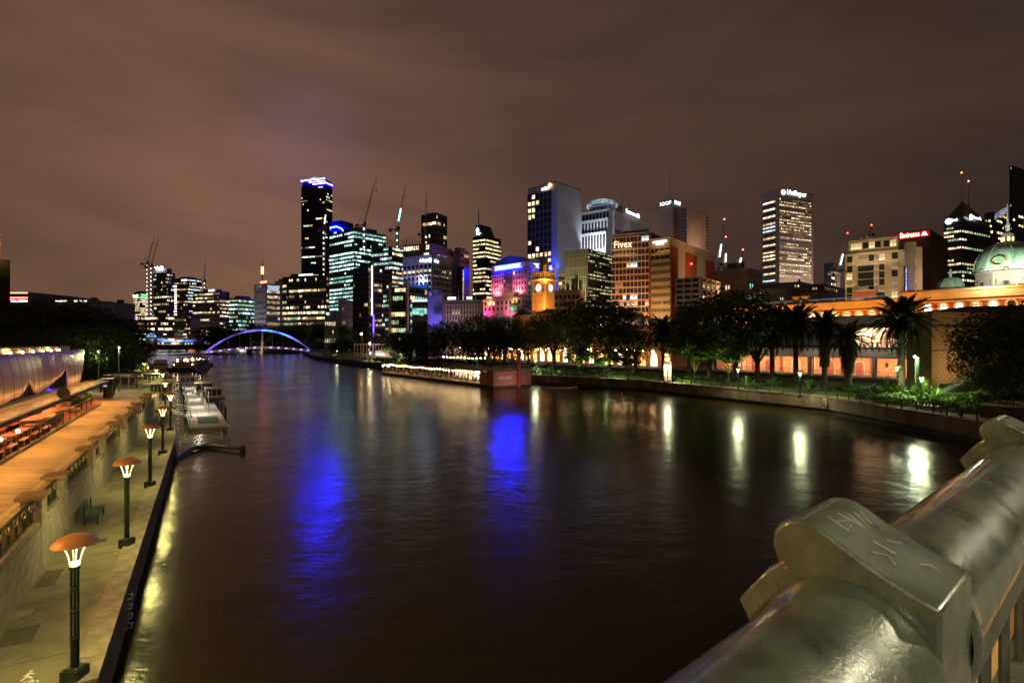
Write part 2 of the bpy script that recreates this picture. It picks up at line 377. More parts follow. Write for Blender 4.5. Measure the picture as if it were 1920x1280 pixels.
# ------------------------------------------------------------ right bank
REDG = [Vector((46.5, -60, 0)), Vector((46.5, 20, 0)), Vector((46, 40, 0)), Vector((45.5, 52.3, 0)), Vector((45.7, 58, 0)), Vector((44.9, 64, 0)), Vector((44.2, 75, 0)), Vector((37.7, 86.5, 0)), Vector((25.8, 108, 0)), Vector((5.5, 125, 0)), Vector((-10, 143, 0)), Vector((-34, 175, 0)), Vector((-52, 200, 0)), Vector((-105, 285, 0)), Vector((-165, 420, 0)), Vector((-200, 500, 0)), Vector((-420, 640, 0))]
g = MB(); pts = [(p.x, p.y) for p in REDG] + [(900, 640), (900, -60)]
g.poly(pts, -1, 2.0); g.build('right_bank_path', PATHR, kind='structure', label='pale riverside path along the right bank')
qw = MB()
for i in range(1, len(REDG) - 3):
    p, q = REDG[i], REDG[i + 1]; d = (q - p).normalized(); n = Vector((-d.y, d.x, 0))
    for (z0, z1, off) in ((.55, 2.12, .22), (2.12, 2.22, .28)):
        qw.poly([tuple((p + n * off).xy), tuple((q + n * off).xy), tuple((q - n * .25).xy), tuple((p - n * .25).xy)][::-1], z0, z1)
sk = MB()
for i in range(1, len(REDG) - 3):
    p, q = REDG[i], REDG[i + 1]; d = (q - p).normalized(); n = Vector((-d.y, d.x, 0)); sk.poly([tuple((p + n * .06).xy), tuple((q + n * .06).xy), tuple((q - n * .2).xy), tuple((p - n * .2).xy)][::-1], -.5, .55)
sk.build('quay_recess', mat('recess_shade', (.008, .007, .006), .8, vary=.3), kind='structure')  # dark skirt, the shade of the recess is put into its near-black colour
qw.build('quay_wall', QWALL, label='long brown concrete quay wall along the right bank', cat='wall')
# raised planted ground behind the path
bed = MB(); A, B = offset_poly(REDG[1:13], -5.0, -14.0)
A = [p for p in A]; pts = [(p.x, p.y) for p in A] + [(-30, 230), (60, 260), (200, 100), (200, 0), (60, 0)]
bed.poly([p for p in pts], 1.5, 2.45); bed.build('lawn', GRASS, kind='structure', label='dark green lawn and beds between path and station')
cg = MB(); cg.poly([(-20, 150), (-20, 300), (-150, 470), (-150, 640), (900, 640), (900, -60), (95, -60), (72, 85), (52, 120), (5, 160)], 1.6, 3.0)
cg.build('city_street_ground', CITYG, kind='structure')
cg = MB(); cg.poly([(-2200, 640), (2400, 640), (2400, 3200), (-2200, 3200)], 1.0, 2.5); cg.build('ground', CITYG, kind='structure')
rb = MB(); rb.box(-3000, -300, -3, -900, 3200, 2.4); rb.box(900, -300, -3, 3000, 640, 2.4); rb.build('outer_ground', CITYG, kind='structure')
# ---------------------------------------------------------------- foreground bridge parapet
PAINT = mat('green_grey_paint', (.075, .086, .052), .33, .3, vary=.35, scale=9, bump=.10, bscale=170, coat=.7)
m = PAINT; t_ = m.node_tree; b = t_.nodes['Principled BSDF']; b.inputs['Coat Roughness'].default_value = .11
# chips and patchy gloss
co = t_.nodes.new('ShaderNodeTexCoord'); ns = t_.nodes.new('ShaderNodeTexNoise'); ns.inputs['Scale'].default_value = 7; ns.inputs['Detail'].default_value = 8; ns.inputs['Roughness'].default_value = .7
t_.links.new(co.outputs['Object'], ns.inputs[0]); mr = t_.nodes.new('ShaderNodeMapRange'); mr.inputs['From Min'].default_value = .35; mr.inputs['From Max'].default_value = .7; mr.inputs['To Min'].default_value = .22; mr.inputs['To Max'].default_value = .55
t_.links.new(ns.outputs[0], mr.inputs[0]); t_.links.new(mr.outputs[0], b.inputs['Roughness'])
src = [l for l in t_.links if l.to_socket == b.inputs['Base Color']][0].from_socket
n3 = t_.nodes.new('ShaderNodeTexNoise'); n3.inputs['Scale'].default_value = 16; n3.inputs['Detail'].default_value = 7; n3.inputs['Roughness'].default_value = .62; t_.links.new(co.outputs['Object'], n3.inputs[0])
rr = t_.nodes.new('ShaderNodeValToRGB'); rr.color_ramp.elements[0].position = .685; rr.color_ramp.elements[1].position = .70; t_.links.new(n3.outputs[0], rr.inputs[0])
mx = t_.nodes.new('ShaderNodeMixRGB'); t_.links.new(rr.outputs[0], mx.inputs[0]); t_.links.new(src, mx.inputs[1]); mx.inputs[2].default_value = (.42, .19, .09, 1); t_.links.new(mx.outputs[0], b.inputs['Base Color'])
DKPAINT = mat('dark_green_paint', (.055, .065, .045), .45, .2, vary=.25, scale=8, bump=.3, bscale=40)
OCHRE = mat('ochre_stone', (.60, .33, .09), .8, vary=.2, scale=4, bump=.3)
par = thing('bridge_parapet', 'grey green painted iron parapet with a fat round handrail and lobed brackets', 'parapet', (0, 0, CZ), math.radians(40))
Q0, Z0, RR = .321, -.534, .124
def ring_surf(mb, prof, n=40):   # prof: list of (x, r) round the rail axis
    vs = []
    for (x, r) in prof:
        for i in range(n):
            a = 2 * PI * i / n; vs.append((x, Q0 + r * math.cos(a), Z0 + r * math.sin(a)))
    fs = []
    for k in range(len(prof) - 1):
        for i in range(n): fs.append((k * n + i, k * n + (i + 1) % n, (k + 1) * n + (i + 1) % n, (k + 1) * n + i))
    mb.add(vs, fs)
blocks = [1.0 + 1.88 * k for k in range(-3, 7)]
prof = [(.197, -1.2), (.197, -.401), (.228, -.392), (.262, -.378), (.296, -.362), (.330, -.344), (.355, -.329), (.375, -.319), (.395, -.316), (.415, -.320), (.432, -.332), (.443, -.350), (.446, -.372), (.441, -.392), (.434, -.404), (.452, -.418), (.511, -.499), (.498, -.520), (.475, -.560), (.452, -.62), (.43, -.72), (.42, -.85), (.42, -1.2)]
for bx in blocks:
    k = MB(); k.slab([(bx, q, z) for q, z in prof], (.215, 0, 0)); o = k.build('bracket', PAINT, par)
    bv = o.modifiers.new('edge', 'BEVEL'); bv.width = .006; bv.segments = 3; bv.limit_method = 'ANGLE'; bv.angle_limit = math.radians(50); smooth_by_angle(o, 35)
    r = MB(); ring_surf(r, [(bx - .10, .123), (bx - .055, .130), (bx - .02, .136), (bx - .004, .137), (bx + .01, .128)]); ring_surf(r, [(bx + .205, .128), (bx + .219, .138), (bx + .235, .137), (bx + .27, .131), (bx + .315, .123)])
    r.build('collar_ring', PAINT, par, smooth=True)
    if abs(bx - 1) < .01:
        lid = MB()
        lid.box(bx + .1065, .205, -.3995, bx + .108, .33, -.35); 
        sc_ = MB(); random.seed(4)   # scratched marks on the bracket top
        def top(q): 
            for (a, za), (c, zc) in zip(prof[1:9], prof[2:10]):
                if a <= q <= c: return za + (zc - za) * (q - a) / (c - a) + .0035
            return -.316
        strokes = [[(.06, .375), (.065, .34), (.09, .345), (.07, .335)], [(.065, .36), (.10, .352)], [(.10, .37), (.12, .335), (.125, .36)], [(.135, .33), (.15, .36), (.155, .33), (.17, .355)], [(.05, .30), (.075, .285), (.06, .27)], [(.09, .31), (.10, .28)], [(.13, .30), (.16, .285)], [(.12, .25), (.14, .24), (.135, .225)]]
        for st in strokes:
            sc_.path([(bx + x, q, top(q)) for x, q in st], .0005, 4)
        sc_.build('scratch_marks', mat('bare_scratch', (.45, .42, .32), .6, vary=.2), o, kind='stuff')
for i in range(len(blocks) - 1):
    a, c = blocks[i] + .01, blocks[i + 1] + .01
    r = MB(); ring_surf(r, [(a + (c - a) * k / 12, RR) for k in range(13)], 64); r.build('handrail', PAINT, par, smooth=True)
    w_ = MB(); w_.box(a, .33, -1.14, c, .37, -.62); w_.build('panel_backing', OCHRE, par)
    w_ = MB(); w_.box(a, .24, -.74, c, .33, -.665); w_.box(a, .24, -1.16, c, .33, -1.12)
    n = 6
    for k in range(n):
        x0 = a + (c - a) * k / n; x1 = a + (c - a) * (k + 1) / n; xm = (x0 + x1) / 2
        w_.path([(x0, .29, -1.13), (x0, .29, -.86), (x0 + (xm - x0) * .4, .29, -.78), (xm, .29, -.73)], .014, 6)
        w_.path([(x1, .29, -1.13), (x1, .29, -.86), (x1 - (xm - x0) * .4, .29, -.78), (xm, .29, -.73)], .014, 6)
    w_.build('arched_tracery', DKPAINT, par)
k = MB(); k.box(-30, .05, -1.7, 70, .52, -1.165); k.build('plinth', OCHRE, par)
br = MB(); br.M = Matrix.Translation((0, 0, CZ)) @ Matrix.Rotation(math.radians(40), 4, 'Z')
br.box(-45, -24, -1.75, 75, .05, -1.62); br.box(-45, -23.5, -3.1, 75, .2, -1.75)
br.build('road_bridge_deck', mat('bridge_stone', (.16, .15, .13), .9, vary=.2, scale=.5), kind='structure')
# assumed bridge street lamps (just outside the picture), added to light the rail
for i, (x, q, lab) in enumerate(((-3.2, -3.2, 'assumed bridge street lamp behind the viewer'), (7.5, -3.4, 'assumed bridge street lamp beside the right edge of the parapet'))):
    bl = thing('assumed_bridge_lamp', lab, 'street lamp', tuple(Matrix.Rotation(math.radians(40), 3, 'Z') @ Vector((x, q, CZ - 1.62))), 0, 'assumed street lamps on the near bridge')
    k = MB(); k.lathe([(.16, 0), (.16, .5), (.07, .6), (.06, 4.6), (.03, 4.7)], 12); k.build('pole', IRON, bl)
    k = MB(); k.ball((0, 0, 4.95), .11, 12); k.build('globe', lit('street_globe', (1, .88, .62), 14, 0), bl, smooth=True)
    lamp('POINT', bl, (0, 0, 4.95), (1.0, .90, .64), 4300, .14)

# ---------------------------------------------------------------- quay lamps
COPPER = mat('copper_lamp_dish', (.62, .30, .12), .5, .2, vary=.1)
DISHU = mat('white_enamel', (.75, .75, .65), .4)
def make_quay_lamp():
    r = thing('riverside_lamp', '', 'lamp')
    k = MB(); k.box(-.21, -.21, 0, .21, .21, .34); k.box(-.17, -.17, .34, .17, .17, .37); o = k.build('base_box', mat('green_box_metal', (.03, .045, .03), .45, .3, vary=.2), r)
    bo = MB()
    for sx in (-.13, .13):
        for sy in (-.13, .13): bo.lathe([(.0, .40), (.022, .40), (.022, .37)], 6, (sx, sy, 0))
    bo.build('bolts', STEEL, o, kind='stuff')
    k = MB(); k.lathe([(.095, .37), (.095, 1.02), (.105, 1.03), (.105, 1.1), (.09, 1.12)], 16)
    for i in range(4):
        a = PI / 4 + i * PI / 2; k.tube((.068 * math.cos(a), .068 * math.sin(a), 1.1), (.068 * math.cos(a), .068 * math.sin(a), 2.86), .026, n=8)
    for z in (1.75, 2.3): k.lathe([(.08, z), (.10, z + .01), (.10, z + .05), (.08, z + .06)], 12)
    k.lathe([(.11, 2.80), (.125, 2.82), (.125, 2.90), (.10, 2.92), (0, 2.92)], 16); k.build('post', IRON, r, smooth=False)
    for i in range(4):
        a = i * PI / 2 + .5; tb = MB()
        pts = [(rr_ * math.cos(a), rr_ * math.sin(a), z) for rr_, z in ((.10, 2.92), (.115, 3.05), (.15, 3.2), (.215, 3.36), (.27, 3.45))]
        tb.path(pts, .013, 6); tb.build('light_arm', TUBEG, r)
    k = MB(); k.lathe([(.0, 2.93), (.07, 2.93), (.085, 2.97), (.05, 3.0), (0, 3.0)], 12); k.build('uplight', lit('uplight_glow', (.95, 1, .6), 14, 0, True), r)
    k = MB(); k.lathe([(0, 3.68), (.16, 3.665), (.32, 3.61), (.43, 3.53), (.49, 3.445)], 28); o = k.build('dish_cap', COPPER, r, smooth=True)
    k = MB(); k.lathe([(.488, 3.44), (.42, 3.50), (.30, 3.56), (.16, 3.60), (0, 3.61)], 28); k.build('dish_underside', DISHU, o, smooth=True)
    lamp('AREA', r, (0, 0, 3.40), (1.0, .86, .28), 225, .5, (0, 0, 0), name='dish_light')
    return r
lamp_pts = [(LP(.33, .45), 'nearest the bridge'), (LP(10.4, .45), 'second along the quay, riverward of the green bench'), (LP(20.8, .45), 'third along the quay, just past the green bench'),
            (LP(31.1, .45), 'fourth along the quay before the sunken jetty'), (Vector((-32.4, 50.6, 0)), 'beside the sunken jetty frame'), (Vector((-42.9, 66, 0)), 'beside the near end of the white pontoon'),
            (Vector((-55, 84, 0)), 'beside the middle of the white pontoon'), (Vector((-64, 96, 0)), 'beside the first glazed kiosk'), (Vector((-74.5, 109, 0)), 'opposite the moored cabin launch'),
            (Vector((-87.5, 126, 0)), 'riverward of the second kiosk'), (Vector((-99, 141, 0)), 'riverward of the third kiosk'), (Vector((-113, 158, 0)), 'behind the third kiosk'), (Vector((-128, 177, 0)), 'next to the moored dark ferry'), (Vector((-143, 196, 0)), 'farthest visible near the road bridge')]
L0 = make_quay_lamp()
for i, (p, lab) in enumerate(lamp_pts):
    o = L0 if i == 0 else copy_tree(L0)
    o.location = (p.x, p.y, 1.5); o['label'] = 'copper dish lamp on the left quay, ' + lab; o['group'] = 'dish lamps along the left quay'
rl = [((1728, 66), 'right bank among the agaves'), ((1682, 82), 'right bank in front of the palm trunk'), ((1500, 76), 'right bank below the dark palms'), ((1384, 86), 'right bank beside the uplit tree'), ((1252, 103), 'right bank behind the railing near the menu board'), ((1137, 114), 'right bank amid the low shrubs'), ((1004, 128), 'right bank at the near end of the floating bar'),
      ((751, 190), 'right bank beyond the far end of the floating bar'), ((694, 215), 'right bank below the steps'), ((632, 265), 'right bank near the footbridge landing')]
RLD = D.lights['dish_light'].copy(); RLD.energy = 950; RLD.size = 1.0; RLD.color = (.95, 1, .55)
for (px, Y), lab in rl:
    o = copy_tree(L0)
    for ch in o.children:
        if ch.type == 'LIGHT': ch.data = RLD
    o.location = ((px - 960) / 1000 * Y, Y, 2.0 if px != 1682 else 2.45); o['label'] = 'dish lamp glowing on the ' + lab; o['group'] = 'dish lamps along the right bank'
    o.scale = (1.05, 1.05, 1.05)

for i, (s_, t_, lab) in enumerate(((3, 8.6, 'assumed sodium street lamp on the upper promenade just left of the picture'), (-9, 8.6, 'assumed sodium street lamp on the upper promenade behind the viewer'))):  # assumed unseen amber lamps, added to light the promenade and the dish caps
    r = thing('assumed_sodium_lamp', lab, 'street lamp', LP(s_, t_, UPZ), 0, 'assumed sodium lamps on the upper promenade'); k = MB(); k.lathe([(.1, 0), (.06, 7.8), (0, 7.8)], 10); k.build('pole', STEEL, r); k = MB(); k.box(-.3, -.15, 7.8, .3, .15, 7.95); k.build('lamp_head', lit('sodium_head', (1, .5, .12), 8, 0), r); lamp('POINT', r, (0, 0, 7.6), (1, .50, .12), 5200, .15)
# ------------------------------------------------------- bench
GRN = mat('green_slat_paint', (.012, .05, .033), .5, vary=.2, scale=4)
bn = thing('bench', 'empty green slatted bench against the stone retaining wall', 'bench', LP(15.2, 2.25, 1.5), LROT)
for i in range(5):
    k = MB(); k.box(-.95, -.32 + i * .10, .43, .95, -.24 + i * .10, .46); k.build('slat', GRN, bn)
for i in range(4):
    k = MB(); k.M = Matrix.Rotation(-.2, 4, 'X'); k.box(-.95, .22, .50 + i * .105, .95, .25, .58 + i * .105); k.build('slat', GRN, bn)
for x in (-.8, .8):
    k = MB(); k.box(x - .03, -.3, 0, x + .03, -.24, .43); k.box(x - .03, .17, 0, x + .03, .23, .43); k.box(x - .03, -.3, .39, x + .03, .23, .43); k.box(x - .025, .2, .4, x + .025, .26, .9); k.build('leg', BLACKM, bn)

# ------------------------------------------------------- path symbol
sy = thing('shared_path_symbol', 'white pedestrian and bicycle symbol painted on the near walkway', 'road marking', LP(.9, 1.5, 1.505), LROT + .1)
PNT = mat('white_road_paint', (.78, .76, .68), .7, vary=.15, scale=20)
def ring2(mb, cx, cy, r, w_, n=20):
    vs = []; 
    for i in range(n):
        a = 2 * PI * i / n; vs += [(cx + r * math.cos(a), cy + r * math.sin(a), 0), (cx + (r - w_) * math.cos(a), cy + (r - w_) * math.sin(a), 0)]
    mb.add(vs, [(2 * i, 2 * ((i + 1) % n), 2 * ((i + 1) % n) + 1, 2 * i + 1) for i in range(n)])
def bar2(mb, a, c, w_):
    a = Vector((*a, 0)); c = Vector((*c, 0)); d = (c - a).normalized(); n = Vector((-d.y, d.x, 0)) * w_ / 2; mb.quad(tuple(a - n), tuple(c - n), tuple(c + n), tuple(a + n))
k = MB(); k.M = Matrix.Rotation(-PI / 2, 4, 'Z') @ Matrix.Scale(.45, 4)
ring2(k, -.34, -.35, .23, .06); ring2(k, .34, -.35, .23, .06)
for a, c in (((-.34, -.35), (-.1, .02)), ((-.1, .02), (.28, .02)), ((.28, .02), (.34, -.35)), ((-.1, .02), (.05, -.33)), ((.05, -.33), (.28, .02)), ((.2, .08), (.3, .1))): bar2(k, a, c, .06)
k.build('bicycle_mark', PNT, sy)
k = MB(); k.M = Matrix.Rotation(-PI / 2, 4, 'Z') @ Matrix.Scale(.45, 4)
ring2(k, .08, 1.12, .09, .085); 
for a, c in (((.02, .98), (-.02, .6)), ((-.02, .6), (.22, .25)), ((-.02, .6), (-.26, .22)), ((.02, .92), (.26, .72)), ((.0, .9), (-.2, .68))): bar2(k, a, c, .12)
k.build('walker_mark', PNT, sy)

# ---------------------------------------------------------------- foliage
def leafmat(name, c1, c2):
    m = D.materials.new(name); m.use_nodes = True; t = m.node_tree; b = t.nodes['Principled BSDF']; b.inputs['Roughness'].default_value = .6
    co = t.nodes.new('ShaderNodeTexCoord'); n = t.nodes.new('ShaderNodeTexNoise'); n.inputs['Scale'].default_value = .7; n.inputs['Detail'].default_value = 5; t.links.new(co.outputs['Object'], n.inputs[0])
    r = t.nodes.new('ShaderNodeValToRGB'); r.color_ramp.elements[0].position = .35; r.color_ramp.elements[1].position = .65; r.color_ramp.elements[0].color = (*c1, 1); r.color_ramp.elements[1].color = (*c2, 1)
    t.links.new(n.outputs[0], r.inputs[0]); t.links.new(r.outputs[0], b.inputs['Base Color'])
    tr = t.nodes.new('ShaderNodeBsdfTranslucent'); t.links.new(r.outputs[0], tr.inputs[0]); mxs = t.nodes.new('ShaderNodeMixShader'); mxs.inputs[0].default_value = .25
    t.links.new(b.outputs[0], mxs.inputs[1]); t.links.new(tr.outputs[0], mxs.inputs[2]); t.links.new(mxs.outputs[0], t.nodes['Material Output'].inputs[0]); return m
LEAF = leafmat('plane_tree_leaves', (.03, .05, .012), (.065, .10, .025))
LEAFB = leafmat('bright_leaves', (.035, .09, .010), (.09, .17, .025))
PALM = leafmat('palm_leaves', (.020, .035, .012), (.05, .07, .025))
BARK = mat('mottled_bark', (.10, .075, .05), .9, vary=.35, scale=2, bump=.5)
def crown_mesh(name, seed, rx, rz, ncl, nl, size, m, cz=0, flat=.0):
    rnd = random.Random(seed); v = []; f = []
    for c in range(ncl):
        while True:
            p = Vector((rnd.uniform(-1, 1), rnd.uniform(-1, 1), rnd.uniform(-1, 1)))
            if .30 < p.length < 1 and p.z > -.85 + flat: break
        r = rnd.uniform(.13, .27)
        for _ in range(nl):
            q = p + Vector((rnd.gauss(0, r), rnd.gauss(0, r), rnd.gauss(0, r * .7)))
            if q.length > 1.12: continue
            s = size * rnd.uniform(.6, 1.3)
            n = Vector((rnd.gauss(0, 1), rnd.gauss(0, 1), rnd.gauss(.4, 1))).normalized(); a = n.orthogonal().normalized() * s; b = n.cross(a.normalized()) * s * .6
            ang = rnd.uniform(0, PI); a, b = a * math.cos(ang) + b * math.sin(ang), b * math.cos(ang) - a * math.sin(ang)
            P = Vector((q.x * rx, q.y * rx, cz + q.z * rz)); k = len(v)
            v += [tuple(P - a), tuple(P - b * .8), tuple(P + a), tuple(P + b * .8)]; f.append((k, k + 1, k + 2, k + 3))
    me = D.meshes.new(name); me.from_pydata(v, [], f); me.materials.append(m); return me
def trunk_mesh(seed, h, r, spread, top):
    rnd = random.Random(seed); k = MB(); k.path([(0, 0, -.3), (.05, .03, h * .3), (rnd.uniform(-.2, .2), rnd.uniform(-.2, .2), h * .65), (rnd.uniform(-.3, .3), rnd.uniform(-.3, .3), h)], [r * 1.25, r, r * .85, r * .7], 10)
    for i in range(7):
        a = 2 * PI * i / 7 + rnd.uniform(-.3, .3); z0 = h * rnd.uniform(.7, 1); R = spread * rnd.uniform(.5, .9); z1 = top * rnd.uniform(.6, .95)
        k.path([(0, 0, z0), (R * .35 * math.cos(a), R * .35 * math.sin(a), z0 + (z1 - z0) * .45), (R * math.cos(a), R * math.sin(a), z1)], [r * .5, r * .3, r * .08], 6)
    return k.mesh('trunk', BARK, True)
# unit crowns: radius 6, height +-5
CRN = [crown_mesh('crown', 10 + i, 6.2, 5.6, 70, 70, .30, LEAF, 0) for i in range(4)]
CRNB = crown_mesh('crown', 44, 2.2, 1.9, 30, 90, .20, LEAFB, 0)
TRK = [trunk_mesh(20 + i, 4.2, .42, 5, 12) for i in range(3)]
tn = [0]
def tree(x, y, z, h, rad, label, group, name='plane_tree', dens=0, leaf=None):
    r = thing(name, label, 'tree', (x, y, z), random.uniform(0, 6.28), group); s = h / 13.5; i = tn[0]; tn[0] += 1
    inst('trunk', TRK[i % 3], r, (0, 0, 0), (0, 0, 0), (s, s, s))
    o = inst('crown', CRN[i % 4], r, (0, 0, h * .66), (0, 0, random.uniform(0, 6)), (rad / 6.2, rad / 6.2, h * .335 / 5.6))
    if dens > 1: inst('inner_crown', CRN[(i + 1) % 4], r, (0, 0, h * (.66 if dens == 1 else .40)), (0, 0, random.uniform(0, 6)), (rad / 6.2 * .93, rad / 6.2 * .93, h * (.31 if dens == 1 else .40) / 5.6))
    return r
# palms: shared frond meshes, each frond its own part
def frond_mesh(seed, L, drop, m, wdt=.55):
    rnd = random.Random(seed); v = []; f = []; n = 22; pts = []
    for i in range(n + 1):
        u = i / n; pts.append(Vector((L * (u - .12 * u * u * drop), 0, L * (.45 * u - drop * .95 * u * u))))
    k = MB(); k.path(pts, [.05 * (1 - .8 * i / n) for i in range(n + 1)], 3)
    for i in range(2, n + 1):
        for sgn in (-1, 1):
            for _ in range(3):
                p = pts[i] - Vector((L / n / 3 * _, 0, 0)); w_ = wdt * math.sin(PI * min(1, (i / n) * .9 + .12)) + .12; d = Vector((.5 + rnd.uniform(-.1, .1), sgn, -.35 + rnd.uniform(-.25, .15))).normalized() * w_
                s = Vector((.055, 0, 0)); k.quad(tuple(p - s), tuple(p + s), tuple(p + d + s * .3), tuple(p + d - s * .3))
    return k.mesh('frond', m)
FR = [frond_mesh(1, 3.6, .55, PALM), frond_mesh(2, 3.9, .85, PALM), frond_mesh(3, 3.4, 1.15, PALM)]
def palm(x, y, z, h, label, nfr=46, sc_=1.0, skirt=False, tr=.36):
    r = thing('palm_tree', label, 'palm tree', (x, y, z), 0, 'palms on the right bank')
    k = MB(); n = 9; pts = [(0, 0, h * i / n) for i in range(n + 1)]
    k.path(pts, [tr * 1.5] + [tr * (1.05 if i % 2 else .95) for i in range(1, n - 1)] + [tr * 1.3, tr * 1.5], 10); k.build('trunk', BARK, r, smooth=True)
    for i in range(nfr):
        u = i / nfr; a = i * 2.399; pitch = 1.15 - 2.0 * u; o = FR[0 if u < .35 else 1 if u < .7 else 2]
        inst('frond', o, r, (0, 0, h), (0, -pitch, a), (sc_ * random.uniform(.88, 1.08),) * 3)
    if skirt:
        k = MB(); rnd = random.Random(int(x)); 
        for i in range(420):
            a = rnd.uniform(0, 6.28); z0 = h * rnd.uniform(.42, 1.0); R = tr + (.55 * (z0 / h) ** 2); p = Vector((R * math.cos(a), R * math.sin(a), z0)); d = Vector((math.cos(a) * .25, math.sin(a) * .25, -.9)); sd = Vector((-math.sin(a), math.cos(a), 0)) * .09
            k.quad(tuple(p - sd), tuple(p + sd), tuple(p + d + sd), tuple(p + d - sd))
        k.build('dead_frond_skirt', mat('dry_fronds', (.10, .07, .04), .9, vary=.3), r, kind='stuff')
    return r
BL = MB(); BL.quad((-.045, 0, 0), (.045, 0, 0), (.06, .45, .55), (-.06, .45, .55)); BL.quad((-.06, .45, .55), (.06, .45, .55), (.045, .95, .95), (-.045, .95, .95)); BL.add([(-.045, .95, .95), (.045, .95, .95), (0, 1.35, 1.05)], [(0, 1, 2)])
BLADE = BL.mesh('leaf', LEAFB)
def agave(x, y, z, s, label, n=34, up=.0):
    r = thing('spiky_plant', label, 'plant', (x, y, z), 0, 'spiky plants in the lit bed')
    for i in range(n):
        a = i * 2.399; e = random.uniform(-.35, .75) + up
        inst('leaf', BLADE, r, (0, 0, .1), (e, 0, a), (s, s * random.uniform(.8, 1.15), s * random.uniform(.8, 1.1)))
    return r
# ---------------------------------------------------------------- buildings
class Bd:
    def __init__(s, label, x0, xc, x1, Y, th, top, a=None, b=None, z0=2.6, wall=GLASS, name='office_tower', cat='building', depth=25, nobox=False, group=None):
        th = math.radians(th); s.th = th; Cx = (xc - 960) / 1000 * Y; m0 = (x0 - 960) / 1000; m1 = (x1 - 960) / 1000
        s.a = a if a else ((Cx - m0 * Y) / (math.cos(th) + m0 * math.sin(th)) if xc > x0 else depth)
        s.b = b if b else ((m1 * Y - Cx) / (math.sin(th) - m1 * math.cos(th)) if x1 > xc else depth)
        s.H = zof(top, Y) - z0; s.Y = Y; s.z0 = z0; s.seed = int(x0 * 7 + x1) % 1000
        s.r = thing(name, label, cat, (Cx, Y, z0), -th, group)
        if not nobox:
            k = MB(); k.box(-s.a, 0, 0, 0, s.b, s.H); k.build('wall', wall, s.r)
        g = .5 if s.Y > 250 else .12   # strength of unseen fill lamps added to brighten the dark facades
        if xc > x0: lamp('AREA', s.r, (-s.a / 2, -max(10, s.H * .22), 5), (1, .76, .56), g * s.a * s.H, min(s.a, 30), (-s.a / 2, 0, s.H * .45), sy=4, name='facade_fill')
        if x1 > xc: lamp('AREA', s.r, (max(10, s.H * .22), s.b / 2, 5), (1, .76, .56), g * s.b * s.H, min(s.b, 30), (0, s.b / 2, s.H * .45), sy=4, name='facade_fill')
    def z(s, py): return zof(py, s.Y) - s.z0
    def bx(s, k, face, u0, u1, z0, z1, d0, d1, mi=None):
        if face == 'f': k.box(-s.a + u0, -d1, z0, -s.a + u1, -d0, z1, mi)
        else: k.box(d0, u0, z0, d1, u1, z1, mi)
    def qd(s, k, face, u0, u1, z0, z1, d, mi=None):
        if face == 'f': k.quad((-s.a + u0, -d, z0), (-s.a + u1, -d, z0), (-s.a + u1, -d, z1), (-s.a + u0, -d, z1), mi)
        else: k.quad((d, u0, z0), (d, u1, z0), (d, u1, z1), (d, u0, z1), mi)
    def W(s, face): return s.a if face == 'f' else s.b
    def fac(s, face, nx, nz, wf=.8, hf=.55, p=.4, pal=None, clad=CONCD, u0=0, u1=None, z0=0, z1=None, bd=.3, pd=.36, single=False, pw=None, rows=None, band=True, pier=True, runs=.6, clad2=None, darkwin=None):
        u1 = s.W(face) if u1 is None else u1; nx = nx if single else (int(nx * 1.5) if nx > 2 else nx); z1 = s.H if z1 is None else z1; pal = pal or [WW, WW2, WWD]; rnd = random.Random(s.seed + nx * 31 + nz + (7 if face == 's' else 0)); s.seed += 3
        if nx > 40: runs = min(.85, runs + .15)
        du = (u1 - u0) / nx; dz = (z1 - z0) / nz; k = MB(); q = MB()
        if band:
            for j in range(nz + 1):
                h = dz * (1 - hf) / 2; a = z0 + j * dz - h; c = z0 + j * dz + h
                s.bx(k, face, u0, u1, max(a, z0), min(c, z1), 0, bd)
            k.build('floor_band', clad, s.r, kind='stuff')
        if pier and wf < 1:
            k = MB()
            for i in range(nx + 1):
                w_ = du * (1 - wf) / 2; a = max(u0, u0 + i * du - w_); c = min(u1, u0 + i * du + w_); s.bx(k, face, a, c, z0, z1, 0, pd)
            k.build('pier', clad2 or clad, s.r, kind='stuff')
        for j in range(nz):
            pf = (rows[j % len(rows)] if rows else rnd.choice((.45, .8, 1.1, 1.5, 2.0))) * p * (1 if single else 1.25); on = rnd.random() < pf; mi = rnd.randrange(len(pal))
            for i in range(nx):
                if rnd.random() > runs: on = rnd.random() < pf; 
                if rnd.random() < .25: mi = rnd.randrange(len(pal))
                uu = u0 + (i + .5) * du; zz = z0 + (j + .5) * dz; hw = du * wf / 2 * .96; hh = dz * hf / 2 * .92
                if single:
                    m = pal[mi] if on else (darkwin or GLASS); key = m.name
                    if key not in UNITW:
                        g = MB(); g.quad((-.5, 0, -.5), (.5, 0, -.5), (.5, 0, .5), (-.5, 0, .5), 0); g.box(-.03, -.10, -.5, .03, -.02, .5, 1); g.box(-.5, -.11, .12, .5, -.02, .18, 1); UNITW[key] = g.mesh('window', [m, BLACKM])
                    o = inst('window', UNITW[key], s.r, ((-s.a + uu, -.06, zz) if face == 'f' else (.06, uu, zz)), (0, 0, 0 if face == 'f' else PI / 2), (2 * hw, 1, 2 * hh))
                elif on:
                    s.qd(q, face, uu - hw, uu + hw, zz - hh * rnd.uniform(.55, 1), zz + hh, .05, mi)
        if not single and q.f: q.build('lit_windows', pal, s.r, kind='stuff')
